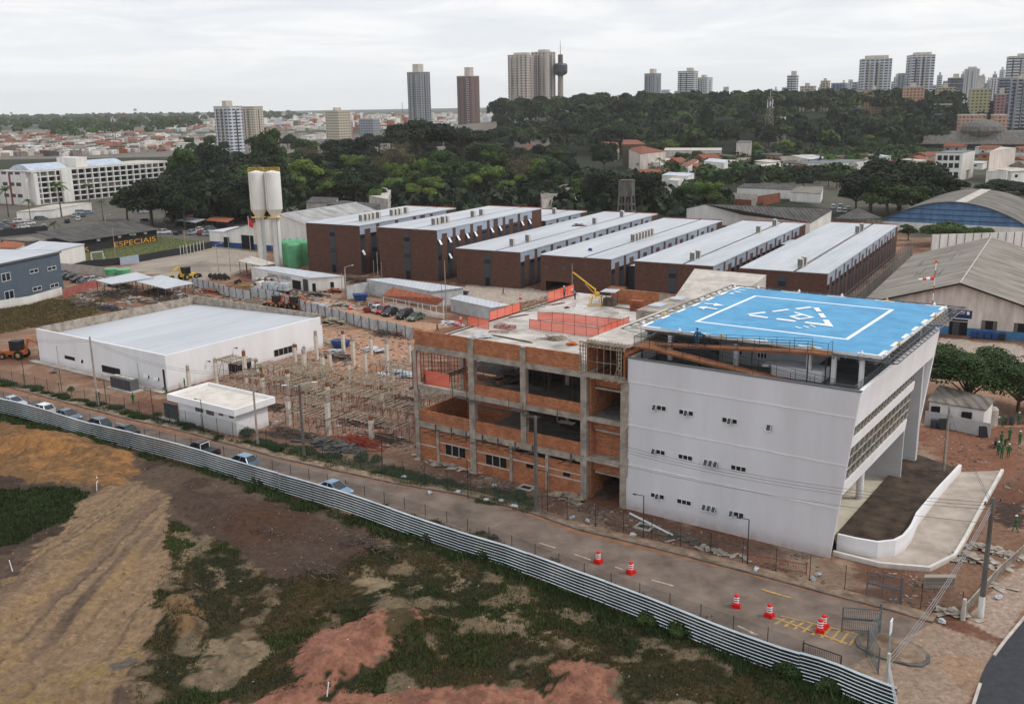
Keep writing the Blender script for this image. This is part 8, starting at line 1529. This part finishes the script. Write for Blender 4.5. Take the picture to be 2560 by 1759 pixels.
T_ = [('white thirteen storey block with dark balcony rows above the left forest',484,548,243,1020,'whiteb',-32,16,(.36,.62,5),(.35,.65)),('beige block close behind the white thirteen storey block',548,596,243,1300,'cream',-30,16,None,None),('lone small brown and white block before the far left wood',264,287,258,2400,'brown',20,20,None,None),
('weathered beige block alone among the far houses',737,794,252,1180,'cream',-40,18,(.4,.55,3),None),('low grey striped block right of the weathered beige one',814,861,270,1300,'grey',-30,14,(.6,.75,4),None),('small pink block between the two lone far blocks',775,800,282,1250,'pink',-30,12,None,None),
('slim dark and white patterned tower left of centre',923,975,165,1500,'dark',-40,22,(.25,.7,11),(.35,.8)),('red brown tower with a white crown left of the tallest pair',1036,1087,174,1500,'brown',-30,22,(.4,.75,12),(.75,)),('widest tall beige tower with dark balcony strips at the centre',1152,1212,127,1380,'beige',-20,30,(.2,.9,3),(.25,.45)),('taller right half of the central beige tower with white balconies',1205,1260,120,1400,'beige',-35,24,(.3,.8,3),(.7,.85)),
('grey and white tower alone right of the mast tower',1462,1500,168,1700,'grey',-40,20,(.35,.7,7),(.35,)),('stepped dark tower of the central right pair',1538,1584,163,1700,'slab',-20,26,(.45,.8,5),None),('lower left wing of the stepped dark tower',1530,1546,208,1690,'grey',-20,18,None,None),('white tower leaning against the stepped dark one',1581,1617,177,1750,'white',-35,22,(.3,.6,4),(.3,)),('low white block right of the stepped pair',1624,1672,215,1500,'white',-15,16,(.35,.6,10),None),
('white sided tower with brown floors above the hill crest',1786,1812,173,1500,'slab',-25,18,(.35,.85,6),None),('pale grey block left of the brown floored tower',1774,1788,200,1600,'grey',-25,12,None,None),('cream and brown block right of the brown floored tower',1815,1852,197,1450,'cream',-25,16,(.3,.6,4),None),('blank walled pale block on the hill crest',1862,1884,185,1400,'cream',-25,18,(.3,.6,3),None),('pale grey blue block with a rounded top on the hill crest',1886,1924,190,1420,'bluew',-30,18,None,None),
('left wing block of the bigger white pair',1932,1952,188,1400,'white',-15,20,None,None),('first of two big white balcony towers at the right',1950,2024,136,1350,'whiteb',-12,28,(.15,.9,4),(.25,.6)),('second and taller of two big white balcony towers',2057,2122,127,1350,'whiteb',-8,28,(.2,.9,3),(.3,.65)),('narrow grey tower squeezed between the white pair',2037,2062,168,1500,'grey',-20,18,None,None),('low white block between the white pair',2022,2040,187,1500,'white',-20,14,None,None),
('orange trimmed low block before the first white tower',1956,2008,205,1250,'orange',-15,16,(.45,.6,4),None),('brick orange patterned block before the second white tower',2048,2098,199,1150,'orange',-15,18,(.35,.6,4),None),('blue and ochre striped block right of the brick orange one',2122,2168,200,1200,'ochre',-20,20,(.4,.6,4),(.5,)),('dark striped tower behind the blue and ochre block',2150,2186,178,1500,'darkslab',-15,20,(.35,.7,5),None),('tall pale tower right of the dark striped one',2188,2223,158,1700,'white',-20,24,(.2,.8,3),None),('yellow green stepped block before the tall pale tower',2198,2248,203,1100,'green',-20,20,(.35,.65,12),None),
('slim pale block right of the yellow green one',2246,2268,178,1500,'white',-20,16,None,None),('dark red stepped block at the right edge',2256,2284,215,1100,'pink',-20,14,(.4,.8,5),None),('black and white tower at the right edge',2266,2300,178,1250,'darkslab',-25,22,None,None),('tallest grey tower cut by the right edge',2284,2345,130,1350,'slab',-20,26,(.4,.9,3),(.6,)),('dark glazed tower in front at the right edge',2292,2350,181,1050,'dark',-25,22,(.3,.9,3),(.4,.7)),('peach low block before the yellow green block',2172,2238,262,950,'peach',-15,14,None,None),('peach low block left of the dark glazed tower',2248,2288,262,950,'peach',-15,14,None,None),('striped white block behind the brick orange one',2110,2124,195,1400,'slab',-20,14,None,None),
('cream long block on the crest right of the mast tower',1282,1320,231,1200,'cream',-20,14,(.3,.55,4),None),('brown and cream long block on the crest',1345,1395,228,1150,'peach',-20,14,(.1,.3,5),None),('dark red sided block at the end of the crest row',1395,1425,226,1150,'brown',-20,14,(.1,.4,4),None),('small cream block half hidden on the crest',1435,1460,225,1300,'cream',-20,12,(.4,.6,4),None),('pale small block behind the crest row',1312,1340,224,1400,'grey',-20,12,(.3,.7,4),None),('pale block behind the grey and white tower',1500,1520,205,1900,'white',-20,14,None,None),
('tall far tower in the gap left of the tall pale tower',2140,2150,185,2000,'grey',-20,16,None,None),('faint far tower left of the white pair',1925,1935,182,2100,'white',-20,16,None,None),('faint far block among the right towers',2172,2190,188,2000,'white',-20,16,(.3,.7,5),None),('faint far block right of the tall pale tower',2226,2240,190,2000,'grey',-20,16,None,None),('low brown house block under the first white tower',1960,2010,218,1150,'peach',-15,12,None,None),('white office block near the blue striped block',2120,2160,238,1050,'slab',-15,12,None,None)]
T_ += [('pale far tower filling the right skyline, %s from the left' % ['first','second','third','fourth','fifth','sixth','seventh','eighth','ninth','tenth','eleventh','twelfth'][k],x,x+w_,y,1900+k*20,m,-20,16,(.3,.7,5),None) for k,(x,w_,y,m) in enumerate(((1755,10,205,'white'),(1856,9,200,'grey'),(1908,12,190,'white'),(2028,12,176,'white'),(2126,12,172,'slab'),(2136,9,192,'white'),(2180,9,170,'grey'),(2224,12,176,'slab'),(2238,9,184,'white'),(2252,10,170,'grey'),(2268,12,160,'white'),(2278,9,186,'slab')))]
for lb,x0,x1,yt,D,m,az,dp,cp,bl in T_: tower(lb,x0,x1,yt,D,WM[m],az,dp,cp,bal=bl)
# dark verticals and crown of a few towers
# observation mast tower
c = G('v',1272,300); am = atan2(c[0],c[1]); D=1400; cx_,cy_ = sin(am)*D, cos(am)*D; hs = HT('v',1273,143,(cx_,cy_)); ob = thing('observation_tower','slim concrete tower with a dark saucer and antenna right of the tallest pair','tower',(cx_,cy_,float(gz(cx_,cy_))-2),0); hs -= ob.location.z
mb = MB(); mb.lathe([(4.2,0),(3.6,hs-14),(3.6,hs)],(0,0,0),16); mb.build('shaft','conc',ob); mb = MB(); mb.lathe([(3.7,hs-17),(9,hs-14),(9.6,hs-11),(9.6,hs-3),(8.2,hs-1),(3.2,hs)],(0,0,0),20); mb.build('pod','slate',ob); mb = MB(); mb.lathe([(3.4,hs+.01),(3.4,hs+10),(3.0,hs+11)],(0,0,0),12); mb.build('top_drum','concd',ob); mb = MB(); mb.tube((0,0,hs+11),(0,0,hs+30),.7,.25); [mb.bar((-1.2,0,hs+12+k*3),(1.2,0,hs+12+k*3),.25) for k in range(5)]; mb.build('antenna','concl',ob)
def lattice(label, x, yb, yt, w0, w1, m='redframe', name='lattice_mast', n=12):
    c = G('v',x,yb); h = HT('v',x,yt,c); o = thing(name,label,'mast',(c[0],c[1],0),20); mb = MB()
    def cr(k,z): w_ = (w0+(w1-w0)*z/h)/2; return [(w_*a,w_*b,z) for a,b in ((-1,-1),(1,-1),(1,1),(-1,1))]
    for k in range(n):
        a = cr(k,h*k/n); b = cr(k,h*(k+1)/n)
        for i in range(4): mb.bar(a[i],b[i],.22); mb.bar(a[i],b[(i+1)%4],.13); mb.bar(a[i],a[(i+1)%4],.13)
    mb.build('lattice',m,o); mb = MB()
    for k in range(6): t = k*1.05; mb.box(cos(t)*w1*.9-.2,cos(t)*w1*.9+.2,sin(t)*w1*.9-.2,sin(t)*w1*.9+.2,h*(.80+.03*(k%3)),h*(.88+.03*(k%3)))
    mb.tube((0,0,h),(0,0,h+5),.12); mb.build('antennas','mark',o); return o
lattice('big rusty lattice telecom mast in front of the forested hill',1742,347,219,6.5,2.4,'conc'); lattice('slim lattice mast in the dense low houses at the left',264,352,258,3,1.6,'concd'); lattice('tiny lattice mast on the far plain left of the white block',333,292,262,5,2,'concd'); lattice('tiny mast beside the slim dark tower',914,270,233,4,2,'concd')
# old stained water tank
def legtank(label, x, yb, yt, wpx, frac, m='concd', roof=False):
    c = G('v',x,yb); h = HT('v',x,yt,c); D = hypot(c[0],c[1]); w_ = wpx/2244*D/2; o = thing('raised_tank',label,'water tank',(c[0],c[1],0),-20); zt = h*(1-frac)
    for a,b in ((-1,-1),(1,-1),(1,1),(-1,1),(0,-1),(0,1)): mb = MB(); mb.bar((a*w_*1.05,b*w_*1.05,0),(a*w_*.85,b*w_*.85,zt),.5); mb.build('leg',m,o)
    mb = MB(); [mb.path([(-w_,-w_,z),(w_,-w_,z),(w_,w_,z),(-w_,w_,z),(-w_,-w_,z)],.25,4) for z in (zt*.3,zt*.62)]; mb.build('brace',m,o); bx(o,'tank',m,(-w_*.95,w_*.95,-w_*.95,w_*.95,zt,h-.3)); bx(o,'tank_lid','woodd',(-w_,w_,-w_,w_,h-.299,h)); return o
legtank('old stained concrete water tank on tall legs behind the wings',1421,494,408,32,.42); legtank('cream water tank building beside the big lattice mast',1764,335,264,28,.45,'stain')
bx_ = shed('ruined_tower_house','blotchy white square tower house left of the big lattice mast','house',[('c',1960,850),('c',2085,850),('c',2090,835),('c',1985,835)],14,'stain','concd')
# long school building at the upper left
sA = G('a',300,1205); fS = Fr(sA,33.0); q = G('a',640,1168); 
az_s = 50
def fit_az(p, z,a,b, hgt):   # direction of a level edge at height hgt seen through two marks
    q2 = G(z,a,b,hgt); return math.degrees(atan2(q2[1]-p[1],q2[0]-p[0]))
hS = HT('a',285,930,sA); az_s = fit_az(sA,'a',1415,845,hS); fS = Fr(sA,az_s); LS = hypot(*(G('a',1415,845,hS)-sA)[:2])
sb = thing('long_white_building','long white building with a grid of square openings and glass roofs, upper left','building',fS.wld(0,0),az_s)
bx(sb,'wall','white2',(0,LS,.9,24,-.5,hS),(-2,0,2,24,-.5,hS)); bx(sb,'roof','concl',(-2.2,LS+.5,.0,24.3,hS+.01,hS+.5))
mb = MB(); nb = int(LS/3.9)
for k in range(nb+1): x = LS*k/nb; mb.box(x-.22,x+.22,-.1,.9,0,hS)
for j in range(7): z = hS*j/6; mb.box(0,LS,-.08,.9,z-.2,z+.2)
mb.build('sunshade_grid','white2',sb)
mb = MB(); rr_ = random.Random(4)
for k in range(nb):
    for j in range(6): x0=LS*k/nb+.3; mb.cm = 1 if (k//3+j)%5==0 else 0; mb.box(x0,LS*(k+1)/nb-.3,.86,.89,hS*j/6+.3,hS*(j+1)/6-.3)
mb.build('window',['glass','concd'],sb)
bx(sb,'stair_block','white2',(14,19.5,-1.6,-.12,-.3,hS+.2),(-.5,1.5,-1.6,-.12,-.3,hS-.5)); 
def vault(par, x0, x1, y0, y1, z, hgt, m):
    mb = MB(); pts = [(y0+(y1-y0)*k/8, z+hgt*sin(pi*k/8)) for k in range(9)]
    mb.add([(x0,y,zz) for y,zz in pts]+[(x1,y,zz) for y,zz in pts],[(k,k+1,9+k+1,9+k) for k in range(8)]+[tuple(range(9))[::-1],tuple(range(9,18))]); return mb.build('glass_vault',m,par)
MT['vglass'] = mat('pale_blue_glass_roof',(190,202,214),(160,174,192),scale=.3,rough=.3,stripe=(0,1.4,.6)); vault(sb,2,22,4,20,hS+.52,2.6,'vglass'); vault(sb,LS*.42,LS*.68,4,20,hS+.52,2.6,'vglass'); bx(sb,'lift_house','white2',(LS*.33,LS*.41,4,18,hS+.51,hS+5))
fW = Fr(fS.wld(-2,2),az_s+90); 
bx(sb,'end_window','slate',*[(-2.06,-2.003,6+k*5,9.5+k*5,z,z+1.6) for k in range(3) for z in (3.4,8.6,13.8)]); bx(sb,'red_pilaster','redcar',(-2.3,-2.07,13.3,14.3,0,hS-1)); 
mb = MB(); mb.box(-60,-6,26,60,-.5,hS*.9); mb.build('rear_wing','stain',sb); bx(sb,'rear_roof','tiled',(-60.5,-5.5,25.5,60.5,hS*.9+.01,hS*.9+1.2))
shed('gate_wall','low white wall building under the long white building','building',[('a',130,1260),('a',450,1240),('a',760,1180),('a',430,1200)],3.5,'white2','concl')
# arena with the grey concrete vault
c = G('d',1480,895); aE = math.degrees(atan2(*(G('d',2323,900)-c)[:2][::-1])); ar = thing('concrete_arena','huge grey concrete vaulted arena with a raised hump above the right houses','arena',(c[0],c[1],0),aE); La = hypot(*(G('d',2323,900)-c)[:2])*1.35; hR = HT('d',1900,850,c)
bx(ar,'base_wall','slate',(4,La,2,50,-1,hR)); mb = MB(); z1 = HT('d',1700,760,c)
mb.hexa([(-4,-3,hR),(La,-3,hR),(La,60,hR),(-4,60,hR)],[(3,8,z1-1),(La,8,z1),(La,50,z1),(3,50,z1-1)]); mb.build('vault_roof','concd',ar); mb = MB(); xh = La*.42; zh = HT('d',1950,692,c); mb.hexa([(xh-14,-1,hR+1),(xh+14,-1,hR+1),(xh+20,40,hR+1),(xh-20,40,hR+1)],[(xh-9,6,zh-3),(xh+9,6,zh-3),(xh+7,36,zh-3),(xh-7,36,zh-3)]); vs=[]; mb.blob((xh,16,zh-6),17,18,9,16,8); mb.build('hump','concd',ar); bx(ar,'eave_beam','conc',(-5,La,-4.2,-3.0,hR-1.2,hR+.2))
# mid distance buildings by roof corners
def mb_(label, q, h, wall='white2', roof='concl', cat='building', rise=(0,0,0,0), name='building'): return shed(name,label,cat,q,h,wall,roof,rise=rise,inset=.2)
o_,Q_ = mb_('white blank sided office with a dark roof screen at the right',[('d',1590,935),('d',1815,935),('d',1920,915),('d',1700,915)],14,'white2','slate')
for i in range(4):
    a,b = Q_[i],Q_[(i+1)%4]
    if abs(a[0]-b[0]) > abs(a[1]-b[1]):
        for z in (2,6.4,10.2): [onwall(o_,Q_,i,.08+k*.22,.24+k*.22,z,z+2.4,'window','glass',.1) for k in range(4)]

o_,Q_ = mb_('grey stone clad small tower beside the white blank sided office',[('d',2040,925),('d',2175,905),('d',2258,895),('d',2130,885)],15,'stain','concl')
mb_('long white and slate low building before the mango cluster',[('d',410,1015),('d',790,1025),('d',1045,995),('d',700,988)],7,'white2','slate'); mb_('low pale building at the right edge under the arena',[('d',2010,1085),('d',2180,1095),('d',2323,1055),('d',2150,1050)],6,'white2','concl')
mb_('long flat white roofed shed between the grey tank and the clay roofs',[('c',1340,1120),('c',1560,1130),('c',1615,1105),('c',1400,1095)],8,'white2','roofw'); mb_('white wall house right of the round mango tree gap',[('c',1390,1160),('c',1480,1170),('c',1560,1130),('c',1460,1125)],7,'white2','concl')
mb_('pale grey long shed among the trees behind the wings',[('c',320,1245),('c',350,1320),('c',660,1225),('c',620,1180)],6,'concl','fib'); mb_('pale roof showing in the trees above the leftmost wing',[('b',900,1290),('b',1060,1320),('b',1090,1235),('b',960,1215)],6,'concl','concl')
mb_('clay roofed two tier pavilion in the trees at centre right',[('c',1050,900),('c',1165,945),('c',1375,920),('c',1180,880)],12,'stain','tiled',rise=(0,0,1,3)); mb_('bright clay roof on top of the pavilion',[('c',1020,868),('c',1210,865),('c',1140,828),('c',1020,828)],17,'woodd','tiled',rise=(-2,-2,0,0)); mb_('clay roof left of the pavilion',[('c',840,900),('c',990,900),('c',980,850),('c',840,840)],11,'stain','tiled',rise=(-2,-2,0,0)); mb_('dark clay roofed long house far left of the pavilion',[('c',200,900),('c',500,905),('c',530,880),('c',220,870)],8,'stain','tiled',rise=(-1.5,-1.5,0,0)); mb_('white tent like roof below the pavilion',[('c',1140,1000),('c',1330,1020),('c',1445,990),('c',1270,960)],7,'white2','concl')
mb_('white two storey house with a bright metal roof',[('c',1690,1005),('c',1860,1020),('c',1895,995),('c',1740,980)],9,'white2','roofw'); mb_('white house with a dark clay roof below the pavilion',[('c',1500,1040),('c',1560,1050),('c',1650,995),('c',1600,985)],8,'white2','tiled'); mb_('long colonnaded pale building at the foot of the hill',[('c',1360,915),('c',1840,915),('c',1840,895),('c',1370,895)],9,'stain','concl'); mb_('long dark clay roofed row right of the houses',[('d',-60,1225),('d',420,1245),('d',480,1205),('d',0,1190)],4.5,'white2','fibd',rise=(-.5,-.5,.8,.8)); mb_('low white row with grey roofs right of the clay row',[('d',380,1260),('d',640,1275),('d',660,1215),('d',440,1215)],4.5,'white2','fib',rise=(-.5,-.5,.8,.8))
mb_('white house with brown roof in the trees at left centre',[('b',380,1350),('b',620,1350),('b',650,1305),('b',430,1300)],5,'concl','fibd'); mb_('dark long shed roof behind the warehouse',[('b',550,1360),('b',930,1400),('b',1000,1360),('b',680,1330)],6,'concd','fibd')
# roofless brick ruins and containers
for k,(a,b,c_,d) in enumerate(((-90,1330,110,1345),(110,1360,300,1330),(-60,1290,160,1305),(160,1375,300,1345),(-40,1360,100,1378),(-90,1385,60,1395))):
    p=G('d',a,b);q=G('d',c_,d); hoarding('roofless %s wall of the ruined row beyond the long dark roof' % ('front pink','right orange','rear pale','long sloping orange','broken pale','nearest orange')[k],[tuple(p[:2]),tuple(q[:2])],h=3.2,m='tiled' if k%2 else 'stain',brace=False,name='ruined_wall')
# ---------------------------------------------------------------- houses
HPR = []
for k,(wc,rc,gab) in enumerate((('white2','fib',1),('stain','tiled',1),('concl','fibd',0),('white2','concl',0),('conc','tiled',1),('stain','fib',1),('white2','roofw',0),('brick','fibd',0))):
    o = thing('house','x','house',(0,0,-900)); bx(o,'wall',wc,(-4.5,4.5,-4,4,-2,5)); mb = MB()
    if gab: mb.add([(-5,-4.6,4.8),(5,-4.6,4.8),(5,4.6,4.8),(-5,4.6,4.8),(-5,0,6.9),(5,0,6.9)],[(0,1,5,4),(2,3,4,5),(0,4,3),(1,2,5),(0,3,2,1)])
    else: mb.hexa([(-4.8,-4.3,5.0),(4.8,-4.3,5.0),(4.8,4.3,5.5),(-4.8,4.3,5.5)],[(-4.8,-4.3,5.2),(4.8,-4.3,5.2),(4.8,4.3,5.7),(-4.8,4.3,5.7)])
    mb.build('roof',rc,o); bx(o,'window','dark',(-3.2,-2,-4.04,-4.004,2.6,3.8),(1.2,2.4,-4.04,-4.004,2.6,3.8)); HPR.append(o)
HN = ['white walled house with a grey sheet gable','cream house with a clay tile gable','pale flat roofed house with dark sheeting','white flat concrete roofed house','bare concrete house with a clay tile gable','cream house with a grey sheet gable','white house with a bright metal roof','unplastered brick house with dark sheeting']
def houses(poly, n, sp, where, grp, smin=.8, smax=1.5):
    P_ = PV(*poly); xs=[p[0] for p in P_]; ys=[p[1] for p in P_]; pts=[]; t=0
    while len(pts) < n and t < n*80:
        t += 1; x = random.uniform(min(xs),max(xs)); y = random.uniform(min(ys),max(ys))
        if not inpoly(np.array([x]),np.array([y]),P_)[0] or any(hypot(x-a,y-b) < sp for a,b in pts): continue
        pts.append((x,y)); k = random.randrange(8); s = random.uniform(smin,smax); dup(HPR[k],(x,y,float(gz(x,y))),random.choice((-35,55,20))+random.uniform(-12,12),HN[k]+' '+where,grp,(s*random.uniform(.8,1.5),s,random.uniform(.7,1.35)))
houses(((-120,358),(130,356),(420,342),(470,320),(380,306),(-120,312)),120,13,'in the left quarter','houses of the dense left quarter',.9,1.5)
houses(((380,345),(560,335),(740,332),(740,296),(500,288),(400,300)),44,20,'beyond the left grove','houses beyond the left grove',1,1.9)
houses(((1460,405),(1800,400),(2080,392),(2080,372),(1780,374),(1480,380)),40,17,'among the right trees','houses among the right trees',.9,1.6)
houses(((2080,400),(2330,420),(2330,345),(2100,350)),16,20,'crowded below the concrete arena','houses below the arena',1,1.8)
for o in HPR:
    for ch in list(o.children): bpy.data.objects.remove(ch)
    bpy.data.objects.remove(o)
# the far plain of roofs, past counting
r = np.random.RandomState(12); P_ = PV((380,300),(1180,292),(1180,262),(520,266),(380,280)); xs=[p[0] for p in P_]; ys=[p[1] for p in P_]; pts=[]
while len(pts) < 5200:
    x=r.uniform(min(xs),max(xs),3000); y=r.uniform(min(ys),max(ys),3000); ok=inpoly(x,y,P_)&(r.rand(3000)<.35+.65*(fbm(x*.004,y*.004)>.45)); pts+=list(zip(x[ok],y[ok]))
mb = MB(); ms = ['white2','stain','tile','concl','fib','roofw','conc']
for x,y in pts[:5200]: w_=r.uniform(5,15); d_=r.uniform(5,14); h_=r.uniform(3,8) if r.rand()<.96 else r.uniform(10,20); mb.cm=r.choice(7,p=[.28,.15,.12,.15,.1,.12,.08]); mb.box(x-w_/2,x+w_/2,y-d_/2,y+d_/2,-1,h_,rz=r.uniform(-.8,.8))
tag(mb.build('town_roofs',ms),'pale carpet of countless far roofs reaching to the wooded horizon','town',kind='stuff')
mb = MB(); P_ = PV((-120,358),(130,356),(420,342),(470,320),(380,304),(-120,306)); xs=[p[0] for p in P_]; ys=[p[1] for p in P_]; n = 0
while n < 1100:
    x=r.uniform(min(xs),max(xs)); y=r.uniform(min(ys),max(ys))
    if inpoly(np.array([x]),np.array([y]),P_)[0]: mb.cm=r.choice(7,p=[.14,.2,.12,.14,.2,.05,.15]); w_=r.uniform(5,11); d_=r.uniform(5,9); mb.box(x-w_/2,x+w_/2,y-d_/2,y+d_/2,-1,r.uniform(2.5,5.2),rz=r.choice([-.6,.95])+r.uniform(-.2,.2)); n += 1
ms[2] = 'tiled'; ms[5] = 'fibd'; tag(mb.build('packed_roofs',ms),'low roofs packed between the houses of the left quarter','town',kind='stuff')
# ---------------------------------------------------------------- air
if 1:
    mb = MB(); mb.box(-11500,11500,-280,9750,-3,190)
    hm = bpy.data.materials.new('pale_air'); hm.use_nodes = True; t = hm.node_tree; t.nodes.clear(); oo = t.nodes.new('ShaderNodeOutputMaterial'); pv = t.nodes.new('ShaderNodeVolumePrincipled'); pv.inputs['Color'].default_value = (.98,.99,1,1); pv.inputs['Density'].default_value = .00006; pv.inputs['Anisotropy'].default_value = .2; t.links.new(pv.outputs[0],oo.inputs['Volume'])
    hz_ = mb.build('haze',hm); tag(hz_,'thin pale haze over the whole town','haze',kind='stuff')
    SC.cycles.volume_max_steps = 32; SC.cycles.volume_step_rate = 4; SC.cycles.volume_bounces = 1
# ---------------------------------------------------------------- give look-alikes their place in the picture
def ordinal(n):
    w_ = ['first','second','third','fourth','fifth','sixth','seventh','eighth','ninth','tenth','eleventh','twelfth']
    return w_[n-1] if n <= 12 else '%d%s' % (n, 'th' if 10 < n % 100 < 14 else {1:'st',2:'nd',3:'rd'}.get(n % 10,'th'))
bpy.context.view_layer.update()
same = {}
for o in SC.objects:
    if o.parent is None and 'label' in o and o.get('kind') is None: same.setdefault(o['label'], []).append(o)
for lb, os_ in same.items():
    if len(os_) > 1:
        os_.sort(key=lambda q: proj(q.location)[0])
        for k, q in enumerate(os_): q['label'] = lb+', '+('leftmost' if k == 0 else 'rightmost' if k == len(os_)-1 else ordinal(k+1)+' from left')
        for q in os_:
            if 'group' not in q: q['group'] = lb
